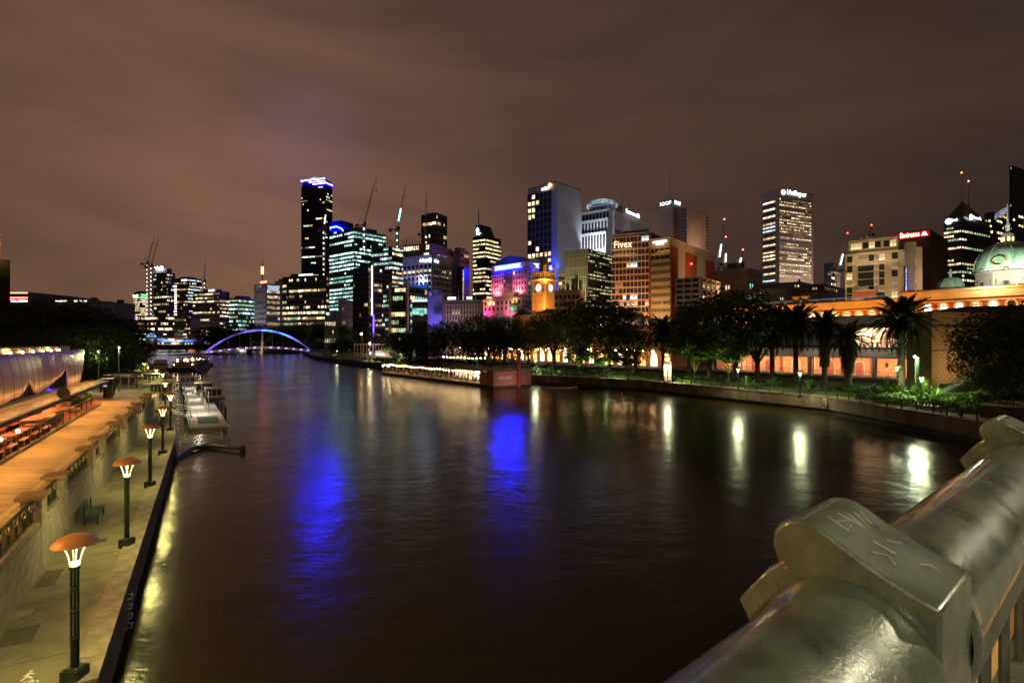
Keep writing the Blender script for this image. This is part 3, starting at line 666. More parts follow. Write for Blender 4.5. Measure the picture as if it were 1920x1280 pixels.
    def roof(s, u0=.2, u1=.8, h=4, m=CONCD, v0=.2, v1=.8, name='plant_room'):
        k = MB(); k.box(-s.a * (1 - u0), s.b * v0, s.H, -s.a * (1 - u1), s.b * v1, s.H + h); k.build(name, m, s.r)
        k = MB(); t = .5; H = s.H
        k.box(-s.a - .1, -.12, H, .12, t, H + 1.1); k.box(-t, t, H, .12, s.b, H + 1.1); k.build('parapet', m, s.r)
        rnd = random.Random(s.seed); k = MB()
        for i in range(5):
            x = -s.a * rnd.uniform(.1, .9); y = s.b * rnd.uniform(.1, .9); w_ = rnd.uniform(1, 2.5); k.box(x, y, H, x + w_, y + w_, H + rnd.uniform(1, 3))
        k.build('rooftop_units', CONCD, s.r, kind='stuff')
    def mast(s, px, top, r=.5, base=None, m=STEEL, beacon=None, v=.5, name='mast'):
        u = (px - 960) / 1000 * s.Y; X = (u - s.r.location.x); x = X * math.cos(s.th) - 0; y = s.b * v
        # solve local x so that the mast projects near px at depth of local y
        R = Matrix.Rotation(-s.th, 3, 'Z'); best = None
        for i in range(201):
            lx = -s.a * 1.2 + s.a * 1.4 * i / 200; P = R @ Vector((lx, y, 0)) + s.r.location; e = abs(P.x / P.y - (px - 960) / 1000)
            if best is None or e < best[0]: best = (e, lx, P.y)
        x = best[1]; zt = zof(top, best[2]) - s.z0; k = MB(); k.tube((x, y, base if base is not None else s.H), (x, y, zt), r, r * .4, 6); k.build(name, m, s.r)
        if beacon: k = MB(); k.ball((x, y, zt + r), max(.6, s.Y / 1000 * 1.3), 6); k.build('beacon', beacon, s.r)
        return x, y, zt
    def sign(s, txt, face, u, z, size, m, width=None, name='sign_lettering', board=None):
        rot = (PI / 2, 0, 0) if face == 'f' else (PI / 2, 0, PI / 2)
        loc = (-s.a + u, -1.15, z) if face == 'f' else (1.15, u, z)
        return text(txt, s.r, loc, size, m, rot, width, .15, name)
UNITW = {}
def crane(label, mx, mb, mt, jx, jy, Y, litm=None, lit2=None, beacon=None, s=1.0, ctr=None):
    b0 = at(mx, mb, Y); tp = at(mx, mt, Y); r = thing('tower_crane', label, 'crane', (b0.x, Y, b0.z), 0, 'tower cranes on the skyline')
    H = tp.z - b0.z; w_ = 1.1 * s; k = MB(); st = mat('crane_steel', (.42, .40, .38), .6, .3, vary=.1)
    for sx in (-w_, w_):
        for sy in (-w_, w_): k.box(sx - .16, sy - .16, 0, sx + .16, sy + .16, H)
    n = max(3, int(H / (2.4 * w_)))
    for i in range(n):
        z0, z1 = H * i / n, H * (i + 1) / n
        k.tube((-w_, -w_, z0), (w_, -w_, z1), .13, n=4); k.tube((w_, -w_, z0), (w_, w_, z1), .13, n=4); k.box(-w_, -w_ - .1, z1 - .1, w_, -w_ + .1, z1 + .1)
    k.build('mast', st, r)
    J = at(jx, jy, Y) - b0; k = MB()
    P0 = Vector((0, 0, H + 1)); P1 = Vector((J.x, 0, J.z)); d = (P1 - P0); L = d.length; d.normalize(); nrm = Vector((-d.z, 0, d.x)); nj = max(6, int(L / 4))
    for off in (Vector((0, -.8 * s, 0)), Vector((0, .8 * s, 0)), nrm * 1.3 * s): k.tube(P0 + off, P1, .17, .12, n=4)
    for i in range(nj):
        q0 = P0 + d * L * i / nj; q1 = P0 + d * L * (i + 1) / nj; f = 1 - i / nj
        k.tube(q0 + Vector((0, -.8 * s * f, 0)), q1 + nrm * 1.3 * s * f, .1, n=4); k.tube(q0 + Vector((0, .8 * s * f, 0)), q1 + nrm * 1.3 * s * f, .1, n=4)
    k.build('jib', st, r)
    k = MB(); sg = -1 if J.x > 0 else 1; k.box(-1.6, -1.6, H - .4, 1.6, 1.6, H + .4); k.box(0, -1.2, H + .4, sg * 8 * s, 1.2, H + 1.2); k.build('slewing_deck', st, r)
    k = MB(); k.box(sg * 5.5 * s, -1.4, H - 1.2, sg * 8 * s, 1.4, H + 1.3); k.build('counterweight', CONC, r)
    k = MB(); A = Vector((sg * 3 * s, 0, H + 8 * s)); k.tube((0, 0, H + .4), A, .22, n=4); k.tube((sg * 7 * s, 0, H + 1), A, .15, n=4); k.tube(A, P1 * .85 + P0 * .15, .07, n=3); k.build('a_frame', st, r)
    k = MB(); k.box(-sg * .8, -2.6, H + .5, -sg * 2.6, -1.0, H + 2.9); k.build('cab', GLASS, r)
    hk = MB(); hk.tube(P1, P1 - Vector((0, 0, L * .28)), .06, n=3); hk.ball(tuple(P1 - Vector((0, 0, L * .28))), .6, 6); hk.build('hook_line', BLACKM, r)
    if litm:
        k = MB(); nl = max(3, int(H / 5))
        for i in range(nl): z = H * (i + .5) / nl; k.box(-.45, -w_ - .5, z - .7, .45, -w_ - .25, z + .7)
        k.build('mast_lights', litm, r, kind='stuff')
    if lit2:
        k = MB(); k.tube(P0 + d * L * .18 - Vector((0, 1.1, 0)), P0 + d * L * .45 - Vector((0, 1.1, 0)), .45, n=5); k.build('jib_light', lit2, r)
    if beacon: k = MB(); k.ball(tuple(P1), max(.5, Y / 1000 * 1.2), 6); k.build('beacon', beacon, r)
    return r
STRIP = lit('cream_strip', (1, .86, .62), 4, 0)
WSTRIP = lit('white_strip', (.85, .95, 1.0), 4, 0)

# --- far left bank
B = Bd('black slab-sided tower at the far left edge of the picture', -260, 19, 19, 125, -45, 487, z0=3, wall=mat('black_cladding', (.012, .010, .010), .6), name='dark_tower', depth=20)
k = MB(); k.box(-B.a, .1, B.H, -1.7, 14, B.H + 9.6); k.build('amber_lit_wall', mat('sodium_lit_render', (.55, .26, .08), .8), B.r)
lamp('AREA', B.r, (-4, -5, B.H + 1), (1, .5, .12), 700, 3, (-4, 3.2, B.H + 7), sy=3, name='uplight')
B = Bd('low block with red neon floor lines behind the left bank trees', 16, 52, 52, 260, 0, 547, b=30, wall=BLACKM, name='low_block')
k = MB()
for py in (549, 558, 562): B.bx(k, 'f', 0, B.a, B.z(py) - .25, B.z(py) + .25, 0, .3)
k.build('neon_line', SIGNR, B.r)
k = MB(); B.bx(k, 'f', 1.5, B.a, B.z(566), B.z(564.5), 0, .4); k.build('white_light_line', WSTRIP, B.r)
B = Bd('dark flat-roofed hall with white roof lights behind the left trees', 56, 165, 165, 240, 0, 566, b=30, wall=CONCD, name='hall'); B.roof(.1, .5, 3)
k = MB()
for px in (105, 112, 118, 121, 140, 150, 158): u = (px - 56) * .24; B.bx(k, 'f', u, u + 1.2, B.H + .2, B.H + .6, 0, .3)
k.build('roof_lights', STRIP, B.r, kind='stuff')
B = Bd('white-topped apartment block right of the dark left bank trees', 176, 214, 232, 480, 25, 586, wall=CONC, name='apartment_block'); B.fac('f', 8, 12, .6, .5, .25, [WW, WC, WWD], WHITE); B.fac('s', 8, 12, .6, .5, .6, [WW, WW2, WC], CONCD)
k = MB()
# --- cluster beyond the road bridge
def twr(*a, **k): return Bd(*a, **k)
B = twr('slim yellow lit tower with green crown letters at the left end of the skyline', 250, 262, 277, 800, 30, 549, wall=GLASS)
for f, nx in (('f', 5), ('s', 6)): B.fac(f, nx, 11, .9, .6, .95, [WY, WW2, WY], CONCD, z0=B.z(600), z1=B.z(556))
B.roof(.1, .9, 3, BLACKM); B.sign('bank', 'f', 1, B.z(556), 6, SIGNW, B.a * .8); B.sign('TOWER', 's', 1, B.z(556), 6, SIGNG, B.b * .85)
k = MB(); k.ball((-2, -1.5, B.z(597)), 2.4, 8); k.build('magenta_sign', SIGNM, B.r)
crane('left one of the twin white cranes over the floodlit tower', 277, 600, 495, 290, 443, 700, STRIP, s=1.1)
crane('right one of the twin white cranes over the floodlit tower', 284.5, 600, 500, 297, 446, 690, STRIP, s=1.1)
B = twr('dark apartment tower crowned by four dazzling floodlamps', 285, 313, 328, 820, 25, 512, wall=GLASS, name='apartment_tower')
for f, nx in (('f', 9), ('s', 7)): B.fac(f, nx, 20, .8, .55, .28, [WW, WC, WW2, WWD], CONCD)
B.roof(.1, .9, 8, CONC); k = MB()
for px in (295, 301, 307, 312): k.ball((-B.a + (px - 285) * .85, 1, B.H + 10), 1.1, 6)
k.build('floodlamp', SPARK, B.r)
B = twr('broad low dark block with two lit floors below the floodlit tower', 258, 327, 328, 620, 0, 592, b=30, wall=GLASS, name='office_block'); B.fac('f', 20, 6, .9, .5, .5, [WW2, WW, WWD], DKB)
B = twr('slab with a column of bright white floor ends beside the floodlit tower', 327, 352, 378, 720, 20, 522, wall=GLASS); B.fac('f', 7, 22, .85, .5, .42, [WW, WW2, WWD], CONCD); B.fac('s', 7, 22, .85, .5, .35, [WW2, WW, WC], CONCD); B.roof(.2, .8, 3)
k = MB()
for j in range(22): B.bx(k, 'f', 1, 4.5, B.H * j / 24 + 1, B.H * j / 24 + 2.6, 0, .6)
k.build('lit_balcony', STRIP, B.r, kind='stuff'); k = MB(); B.bx(k, 'f', B.a * .55, B.a * .95, B.H - 3, B.H - 1, 0, .5); k.build('violet_sign', SIGNWP, B.r)
B = twr('brown brick low tower with an amber lit flank behind the footbridge arch', 346, 357, 376, 600, 10, 596, wall=BROWNC, name='brick_tower'); B.fac('f', 3, 7, .6, .5, .5, [WW], BROWNC)
crane('thin crane rising behind the wide apartment grid', 384, 600, 528, 385, 487, 760, STRIP, s=.8)
B = twr('wide apartment block with a regular grid of warm windows', 362, 412, 430, 640, 25, 547, wall=GLASS, name='apartment_block')
for f, nx in (('f', 16), ('s', 7)): B.fac(f, nx, 15, .85, .5, .38, [WW, WW2, WWD, WW2], CONC, bd=.8)
B.roof(.3, .8, 4, CONC); k = MB(); k.box(-B.a * .4, -.6, B.H + 1.2, -B.a * .2, -.2, B.H + 3.2); k.build('roof_sign', WSTRIP, B.r)
B = twr('greenish lit office block left of the white framed tower', 430, 446, 479, 620, 20, 560, wall=GLASST); B.fac('f', 5, 12, .9, .5, .5, [WG, WT2, WG], CONCD); B.fac('s', 12, 12, .9, .55, .62, [WG, WT2, WT], CONCD); B.roof()
B = twr('white framed tower with a red roof sign and lit antenna mast', 478, 500, 524, 560, 35, 531, wall=GLASS); B.fac('f', 7, 12, .6, .5, .12, [WW, WWD], WHITE, pd=.8, bd=.7); B.fac('s', 9, 12, .62, .6, .55, [WW2, WW], WHITE, pd=.8, bd=.7)
k = MB(); B.bx(k, 's', 1, B.b - 1, B.H - 7, B.H - 2, .3, .9); k.build('mosaic_screen', lit('mosaic', (.5, .65, .9), .8, 1.2), B.r)
k = MB(); B.bx(k, 'f', B.a * .5, B.a * 1.0, B.H + .6, B.H + 2.6, 0, .4); k.build('red_sign', SIGNR, B.r)
B.mast(492, 489, .7, beacon=None); k = MB(); x, y, z = B.mast(492, 500, .4, name='antenna'); k.box(x - .9, y - .9, z - 8, x + .9, y + .9, z); k.build('mast_light', SIGNO, B.r)
lamp('AREA', B.r, (-10, -25, -1), (.9, .85, 1), 9000, 8, (-8, 0, 25), sy=8, name='facade_fill')
B = twr('grey slab tower behind the white framed one', 516, 538, 548, 640, 15, 528, wall=CONC); B.roof()
B = twr('black glass block with rows of yellow offices at the foot of the tallest tower', 530, 612, 626, 520, 22, 517, wall=GLASS)
rw = [.5, .2, .9, .3, 1.4, 1.6, 1.5, .9, .2, .4, .8, .3, .1]
B.fac('f', 22, 13, .95, .52, .62, [WY, WW, WG, WW2, WWD], DKB, rows=rw); B.fac('s', 7, 13, .95, .5, .4, [WY, WW, WWD], DKB); B.roof(.15, .45, 4, BLACKM)
k = MB(); k.box(-B.a * .62, -.3, B.H + 1.6, -B.a * .3, 0, B.H + 2.8); k.build('roof_light_line', WSTRIP, B.r)
# tallest tower with violet crown
B = twr('tallest dark skyscraper crowned with a violet blue light ring', 565, 609, 623, 860, 18, 346, wall=GLASSB, name='skyscraper')
B.fac('f', 13, 50, .96, .55, .20, [WW, WWD, WW2, WC], mat('dark_band', (.02, .02, .03), .3), z1=B.H - 6, runs=.75, rows=[.2, .1, .8, .3, 2.6, .2, .3, 1.4, .1, .5, 2.0, .1])
B.fac('s', 4, 50, .96, .55, .12, [WW, WC], MATS['dark_band'], z1=B.H - 6)
k = MB(); k.box(-B.a * .98, 1, B.H, -1, B.b - 1, B.H + 9); k.build('crown_wall', GLASSB, B.r)
k = MB(); k.box(-B.a - .8, -.8, B.H + 9, .4, -.2, B.H + 10.6); k.box(.2, -.2, B.H + 3, .8, B.b, B.H + 4.2); k.box(-B.a * .66, -1, B.H + 5.2, .6, -.4, B.H + 6.6); k.box(-B.a * .5, -1, B.H + 1.6, .6, -.4, B.H + 3.0); k.box(-B.a - .8, -.2, B.H + 9, -B.a - .2, B.b, B.H + 10.6); k.build('crown_light', RIALTO, B.r)
k = MB()
for i in range(7): k.box(-B.a * .7 + i * 2.6, 3, B.H + 10, -B.a * .7 + i * 2.6 + 1.2, 4, B.H + 15 - abs(i - 3) * .6)
k.build('crown_spikes', lit('violet_spike', (.25, .2, 1), 3, 0), B.r)
k = MB(); k.box(-12, -.6, B.z(351), -4, -.1, B.z(349.5)); k.build('pink_light', SIGNR, B.r)
crane('crane clipped in front of the tallest tower with a white lit jib', 607.5, 520, 432, 616, 372, 560, WSTRIP, WSTRIP, s=.8)
B = twr('dark tower with curved blue neon right of the tallest tower', 620, 640, 662, 700, 25, 413, wall=GLASSB); B.fac('s', 6, 26, .95, .5, .06, [WC], MATS['dark_band']); B.fac('f', 5, 26, .95, .5, .12, [WC], MATS['dark_band'])
k = MB(); k.path([(-B.a, -1, B.z(425)), (-B.a * .4, -1.2, B.z(424)), (1, -1, B.z(429)), (1.4, B.b * .4, B.z(438))], .8, 6); k.build('blue_neon', SIGNB, B.r)
B = twr('bright teal glass office tower lit on almost every floor', 618, 664, 723, 470, 40, 432, wall=GLASST)
B.fac('f', 9, 30, .93, .58, .72, [WT2, WT, WT2, WC], mat('teal_band', (.05, .09, .09), .4), runs=.8); B.fac('s', 16, 30, .93, .58, .62, [WT, WT2, WT, WT2], MATS['teal_band'], runs=.8); B.roof(.3, .9, 5)
crane('crane above the teal glass tower leaning right', 683, 470, 424, 706, 333, 440, WSTRIP, s=.9)
B = twr('small pale building with two lit letters beside the black office block', 609, 630, 637, 330, 10, 583, wall=CONC, name='small_building'); B.fac('f', 4, 5, .6, .5, .15, [WW], CONC); B.sign('FX', 'f', 1.6, B.z(590), 1.7, SIGNW)
B = twr('cream old masonry block with tight rows of windows below the teal tower', 634, 641, 664, 350, 12, 561, wall=CREAM, name='masonry_block'); B.fac('s', 8, 8, .5, .55, .15, [WW], CREAM)
lamp('AREA', B.r, (10, 4, 1), (1, .8, .4), 1500, 3, (0, 5, 10), sy=3, name='facade_fill')
B = twr('dark glazed tower split by a bright hoist mast', 662, 690, 716, 340, 35, 500, wall=GLASS)
B.fac('f', 9, 17, .92, .7, .05, [WW, WWD], mat('grey_frame', (.10, .10, .10), .6), bd=.3); B.fac('s', 8, 17, .8, .6, .32, [WW, WW2, WWD], MATS['grey_frame'])
k = MB(); k.box(.5, 2.5, 0, 1.6, 3.6, B.H + 4); k.build('hoist_mast', STEEL, B.r)
k = MB()
for i in range(22): z = B.z(590) + (B.H - B.z(590)) * i / 21; k.box(.6, 2.3, z, 1.5, 2.48, z + 1.0)
k.build('hoist_lights', STRIP, B.r, kind='stuff')
k = MB(); k.box(1.65, 2.6, .5, 1.9, 3.4, B.z(590)); k.build('violet_hoist_light', lit('violet_strip', (.25, .1, 1), 3, 0, True), B.r)
B = twr('half-built tower with bare bright floors behind the hoist mast', 697, 735, 770, 430, 30, 462, wall=GLASS, name='tower_under_construction')
B.fac('f', 8, 22, .93, .6, .30, [WT, WC, WG], CONCD); B.fac('s', 7, 22, .9, .6, .62, [WW2, WC, WW], CONC)
k = MB()
for i in range(10): k.box(-B.a * i / 9 - .15, -.3, B.H, -B.a * i / 9 + .15, 0, B.H + 5 + 2 * (i % 3)); k.box(0, B.b * i / 9 - .15, B.H, .3, B.b * i / 9 + .15, B.H + 4 + 2 * (i % 4))
k.box(-B.a, -.2, B.H + 4, 0, 0, B.H + 4.2); k.build('scaffold', STEEL, B.r, kind='stuff')
crane('crane with a blue green light on its jib', 745, 470, 432, 761, 346, 450, WSTRIP, lit('cyan_jib_light', (.1, .75, .9), 14, 0, True), s=.9)
crane('upright crane in front of the dark square tower', 799, 470, 440, 800, 358, 520, STRIP, s=1.0)
B = twr('dark square tower with a lit upper row behind the upright crane', 790, 818, 838, 560, 30, 401, wall=GLASS); B.fac('f', 7, 22, .93, .55, .22, [WW, WW2, WWD], DKB); B.fac('s', 6, 22, .93, .55, .22, [WW, WWD], DKB); B.roof(.2, .8, 3)
B = twr('concrete frame under construction with work lights behind the white gridded block', 757, 806, 846, 400, 25, 456, wall=CONCD, name='tower_under_construction')
B.fac('f', 9, 14, .8, .62, .30, [WW2, WC, WW], CONC, bd=.9); B.fac('s', 9, 14, .8, .62, .25, [WW2, WW], CONCD, bd=.9)
k = MB()
for i in range(9): x = -B.a * i / 8; k.box(x - .15, -1.2, B.H * .7, x + .15, -.95, B.H + 3 + (i % 3)); 
for j in range(6): k.box(-B.a, -1.2, B.H * .7 + j * 3, 0, -1.0, B.H * .7 + j * 3 + .2)
k.build('scaffold', STEEL, B.r, kind='stuff')
B = twr('white gridded block with a cyan ringed sign', 757, 811, 845, 300, 32, 477, wall=GLASS, name='gridded_block')
LIL = mat('lilac_white_concrete', (.42, .42, .60), .75, vary=.1)
B.fac('f', 5, 6, .88, .72, .0, [WW2], LIL, z0=B.z(560), z1=B.z(492), pd=.9, bd=.7); B.fac('s', 5, 6, .86, .72, .0, [WW2], LIL, z0=B.z(560), z1=B.z(492), pd=.9, bd=.7)
for f in 'fs':
    k = MB(); W_ = B.W(f); B.bx(k, f, 0, W_, B.z(493), B.H, 0, .5); n = 14
    for i in range(n + 1): B.bx(k, f, max(0, W_ * i / n - .1), min(W_, W_ * i / n + .1), B.z(493), B.H + .2, .5, .8)
    k.build('ribbed_crown', LIL, B.r)
B.fac('f', 12, 2, .9, .6, .75, [WW2, WY], LIL, z0=B.z(519), z1=B.z(503), band=False, pier=False); B.fac('s', 9, 2, .9, .6, .6, [WW2, WY], LIL, z0=B.z(519), z1=B.z(503), band=False, pier=False)
B.sign('challenger', 'f', B.a - 8.6, B.z(489.5), 2.6, SIGNWP, 6.6); k = MB(); k.lathe([(.7, 0), (1.15, 0), (1.15, .3), (.7, .3), (.7, 0)], 16); o = k.build('ring_logo', SIGNC, B.r); o.location = (-1.0, -.9, B.z(488)); o.rotation_euler = (PI / 2, 0, 0)
B.sign('challenger', 's', .5, B.z(491), 2.2, SIGNWP, 3.5)
for px in (797, 805): k = MB(); k.ball((-B.a + (px - 757) * .36, -2, B.z(524)), .38, 8); k.build('floodlamp', SPARK, B.r)
lamp('AREA', B.r, (-14, -16, B.z(545)), (.5, .45, 1), 1500, 8, (-8, 0, B.z(490)), sy=3, name='facade_uplight')
B = twr('dark glass block with two tall white fins', 733, 768, 800, 230, 25, 536, wall=GLASST, name='finned_block'); B.fac('f', 6, 9, .95, .6, .25, [WG, WY], DKB); B.fac('s', 5, 9, .95, .6, .3, [WG, WT, WY], DKB)
k = MB(); B.bx(k, 'f', 0, .7, 0, B.H + 2, .3, 1.6); B.bx(k, 'f', B.a - .9, B.a, 0, B.H + 2.3, .3, 1.6); k.build('white_fin', mat('pinkish_fin', (.55, .45, .42), .7), B.r)
lamp('AREA', B.r, (-5, -10, 1), (1, .85, .8), 900, 3, (-4, 0, 12), sy=2, name='facade_fill')
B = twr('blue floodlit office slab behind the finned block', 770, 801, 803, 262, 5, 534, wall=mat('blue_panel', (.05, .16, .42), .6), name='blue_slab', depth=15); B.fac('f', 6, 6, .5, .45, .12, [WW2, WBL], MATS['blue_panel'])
lamp('AREA', B.r, (-4, -12, B.z(560)), (.12, .3, 1), 2600, 5, (-4, 0, B.z(540)), sy=3, name='blue_uplight')
B = twr('banded low office with a long white roof sign in front of the blue slab', 773, 801, 803, 215, 5, 562, wall=GLASS, name='banded_office', depth=12); B.fac('f', 3, 4, .96, .6, .4, [WT, WW2, WWD], mat('tan_band', (.30, .25, .19), .8), z1=B.z(572))
k = MB(); B.bx(k, 'f', 1.1, B.a, B.z(565), B.z(562), .1, .4); k.build('white_roof_sign', SIGNW, B.r); k = MB(); k.add([(-B.a, -.5, B.z(565.5)), (-B.a + .9, -.5, B.z(565.5)), (-B.a + .6, -.5, B.z(561))], [(0, 1, 2)]); k.build('cyan_logo', SIGNC, B.r)
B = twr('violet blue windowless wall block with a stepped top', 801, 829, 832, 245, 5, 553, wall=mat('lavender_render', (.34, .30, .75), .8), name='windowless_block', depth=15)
k = MB(); k.box(-B.a * .65, 0.2, B.H, -B.a * .28, 10, B.H + 2.6); k.build('stepped_top', MATS['lavender_render'], B.r)
k = MB()
for j in range(5): B.bx(k, 'f', 3.6, B.a, B.z(590) + j * .9, B.z(590) + j * .9 + .12, .9, 1.1)
for i in range(9): B.bx(k, 'f', 3.6 + i * .4, 3.7 + i * .4, B.z(590), B.z(578), .9, 1.1)
k.build('fire_escape', BLACKM, B.r, kind='stuff')
lamp('AREA', B.r, (-3, -9, 4), (.18, .16, 1), 3800, 4, (-4, 0, B.z(565)), sy=3, name='violet_uplight')
B = twr('old cream hotel with tall pilasters and two white roof signs', 832, 901, 906, 240, 12, 563, wall=CREAM, name='old_hotel', depth=15)
B.fac('f', 13, 3, .42, .78, .10, [WW2, WW], mat('tan_stone', (.40, .31, .22), .8, vary=.15), z0=B.z(600), z1=B.z(570), pd=.6, bd=.35, single=True)
k = MB(); B.bx(k, 'f', -.3, B.a + .1, B.H - .5, B.H, 0, 1.0); B.bx(k, 'f', -.2, B.a, B.z(570.5), B.z(569), 0, .8); k.build('cornice', MATS['tan_stone'], B.r)
for u0, u1, mm in ((2, 5.8, SIGNW), (11, 13.4, SIGNWP)): k = MB(); B.bx(k, 'f', u0, u1, B.H + .6, B.H + 1.7, 0, .3); k.build('roof_sign', mm, B.r)
for u in (1.5, 6.5, 8.9, 14.6): k = MB(); k.tube((-B.a + u, 2, B.H), (-B.a + u, 2, B.H + 7), .12, n=6); k.build('flagpole', STEEL, B.r)
lamp('AREA', B.r, (-9, -11, 6), (1, .72, .45), 1500, 12, (-9, 0, 16), sy=2, name='facade_uplight')
B = twr('plain dark purple tower behind the old hotel', 846, 862, 879, 420, 30, 472, wall=mat('dark_violet_concrete', (.045, .035, .06), .8)); B.roof(); B.fac('s', 6, 16, .9, .5, .12, [WW], CONCD)
B = twr('slim black tower with one lit corner strip beside the sloped-crown tower', 856, 870, 880, 380, 20, 500, wall=BLACKM); k = MB(); B.bx(k, 'f', B.a * .85, B.a, 3, B.H - 2, .05, .2); k.build('corner_strip', lit('dim_strip', (1, .8, .5), .6), B.r)
# sloped-crown tower
B = twr('bright office tower with a sloped spire crown and blue logo', 887, 910, 939, 560, 35, 441, wall=GLASSB, name='spire_tower')
B.fac('f', 8, 27, .9, .5, .72, [WW2, WY, WW], mat('blue_grey_pier', (.06, .065, .11), .5), z1=B.z(446), runs=.8); B.fac('s', 9, 27, .9, .5, .72, [WW2, WY, WW], MATS['blue_grey_pier'], z1=B.z(446), runs=.8)
k = MB(); zz = B.H; k.add([(-B.a * .8, 0.3, zz), (-B.a * .8, B.b * .6, zz), (-B.a * .8, B.b * .6, zz + 12), (-B.a * .8, .3, zz + 12), (0, .3, zz), (0, B.b * .6, zz), (-B.a * .35, .3, zz + 12), (-B.a * .35, B.b * .6, zz + 12)], [(0, 3, 6, 4), (1, 5, 7, 2), (0, 1, 2, 3), (3, 2, 7, 6), (4, 6, 7, 5)]); k.build('sloped_crown', GLASSB, B.r)
B.mast(897.5, 393, .9, B.H + 8); k = MB(); k.path([(-B.a * .72, -.6, zz + 6), (-B.a * .6, -.6, zz + 9), (-B.a * .52, -.6, zz + 6), (-B.a * .68, -.6, zz + 4)], .5, 5); k.build('blue_logo', SIGNC, B.r); B.sign('WP', 'f', B.a * .3, zz + .8, 4, SIGNW)
# pink lit university
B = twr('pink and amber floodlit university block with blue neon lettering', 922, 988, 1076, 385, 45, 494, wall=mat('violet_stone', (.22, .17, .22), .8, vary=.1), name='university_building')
UNS = mat('pale_stone', (.50, .42, .40), .8, vary=.08)
B.fac('f', 5, 4, .55, .62, .05, [WW], UNS, u0=0, u1=B.a * .36, z0=B.z(545), z1=B.z(508), single=True, pd=.5)
B.fac('f', 5, 4, .55, .62, .12, [WW2], UNS, u0=B.a * .62, u1=B.a, z0=B.z(545), z1=B.z(503), single=True, pd=.5)
B.fac('f', 5, 5, .8, .8, .2, [WW, WWD], mat('grey_mullion', (.16, .15, .17), .6), u0=B.a * .37, u1=B.a * .61, z0=B.z(543), z1=B.z(503))
B.fac('s', 11, 5, .45, .5, .06, [WW], UNS, z0=B.z(552), z1=B.z(508), single=True)
k = MB(); B.bx(k, 'f', -.4, B.a + .4, B.z(499), B.z(490), 0, .6); B.bx(k, 's', -.4, B.b, B.z(499), B.z(490), 0, .6); k.build('sign_band', UNS, B.r)
k = MB(); n = 10
pr = [(-B.a * (1 - i / n), B.H + 1 + 7.0 * math.sin(PI * min(1, .08 + i / n * .92)) ** .8) for i in range(n + 1)]; k.slab([(x, 2, z) for x, z in pr] + [(0, 2, B.H), (-B.a, 2, B.H)], (0, 40, 0)); k.build('vaulted_roof', mat('zinc_roof', (.10, .12, .18), .5, .3), B.r)
B.sign('VICTORIA UNIVERSITY', 'f', B.a * .13, B.z(498.4), 3.7, SIGNB2, B.a * .72); B.sign('VICTORIA UNIVERSITY', 's', B.b * .12, B.z(498.4), 3.7, SIGNB2, B.b * .72)
for f in 'fs':
    k = MB(); W_ = B.W(f); B.bx(k, f, W_ * .1, W_ * .88, B.z(499.5), B.z(498.7), .62, .75); k.build('neon_underline', SIGNB, B.r)
for u, c in ((.18, (1, .12, .35)), (.8, (1, .12, .3))):
    lamp('AREA', B.r, (-B.a * (1 - u), -5, B.z(549)), c, 4200, 6, (-B.a * (1 - u), 0, B.z(515)), sy=1.5, name='magenta_uplight')
    lamp('AREA', B.r, (-B.a * (1 - u), -2.2, B.z(548)), (1, .45, .05), 800, 6, (-B.a * (1 - u), 0, B.z(538)), sy=1, name='amber_uplight')
lamp('AREA', B.r, (-B.a * .5, -7, B.z(494)), (.02, .05, 1), 2200, 14, (-B.a * .5, 2, B.z(480)), sy=1.5, name='blue_sign_glow')
lamp('AREA', B.r, (7, B.b * .4, B.z(494)), (.02, .05, 1), 2200, 14, (-2, B.b * .4, B.z(482)), sy=1.5, name='blue_sign_glow')
B = twr('low pink lit arcade building in front of the university block', 907, 978, 1000, 350, 38, 556, wall=UNS, name='arcade_building')
B.fac('f', 9, 2, .5, .65, .08, [WW2], UNS, z0=B.z(582), z1=B.z(560), single=True); B.fac('s', 4, 2, .5, .6, .1, [WW], UNS, z0=B.z(580), z1=B.z(560), single=True)
k = MB(); k.box(-B.a * .5, .4, B.H, -B.a * .22, 6, B.H + 3.2); k.box(-B.a * .52, .2, B.H + 3.2, -B.a * .2, 6.2, B.H + 3.8); k.build('raised_bay', UNS, B.r)
for u in (.1, .75): lamp('AREA', B.r, (-B.a * (1 - u), -4, B.z(588)), (1, .06, .28), 1900, 4, (-B.a * (1 - u), 0, B.z(566)), sy=1.5, name='magenta_uplight'); lamp('AREA', B.r, (-B.a * (1 - u) + 3, -3, B.z(566)), (1, .45, .1), 500, 3, (-B.a * (1 - u), 0, B.z(558)), sy=1, name='amber_uplight')
# big tower with blank grey wall
B = twr('tall blue black tower with a blank pale grey side wall and small yellow logo', 990, 1045, 1090, 400, 42, 343, wall=mat('grey_granite', (.36, .36, .40), .7, vary=.12, scale=.05), name='office_tower')
B.fac('f', 4, 24, .86, .72, .25, [WW, WW2, WY], mat('blue_grey_band', (.10, .11, .18), .6), u1=B.a * .82, z1=B.H - 4, pd=.8)
k = MB()
for i in range(4): pass
B.qd(k, 'f', 0, B.a * .82, 0, B.H - 4, .03); k.build('glass_wall', GLASSB, B.r); B.roof(.3, .8, 4, CONCD)
B.sign('united', 'f', B.a * .5, B.H - 3.4, 4, SIGNWP, B.a * .25); k = MB(); k.ball((-B.a * .22, -1, B.H - .5), 1.4, 8); k.build('yellow_logo', SIGNO, B.r)
lamp('AREA', B.r, (70, -30, 10), (.75, .8, 1), 26000, 16, (0, 16, 80), sy=6, name='wall_wash')
B = twr('low block with a round amber sign at the foot of the grey walled tower', 1048, 1066, 1100, 330, 35, 515, wall=GLASSB, name='low_block'); B.fac('f', 4, 14, .9, .5, .15, [WW2, WT], CONCD); B.roof()
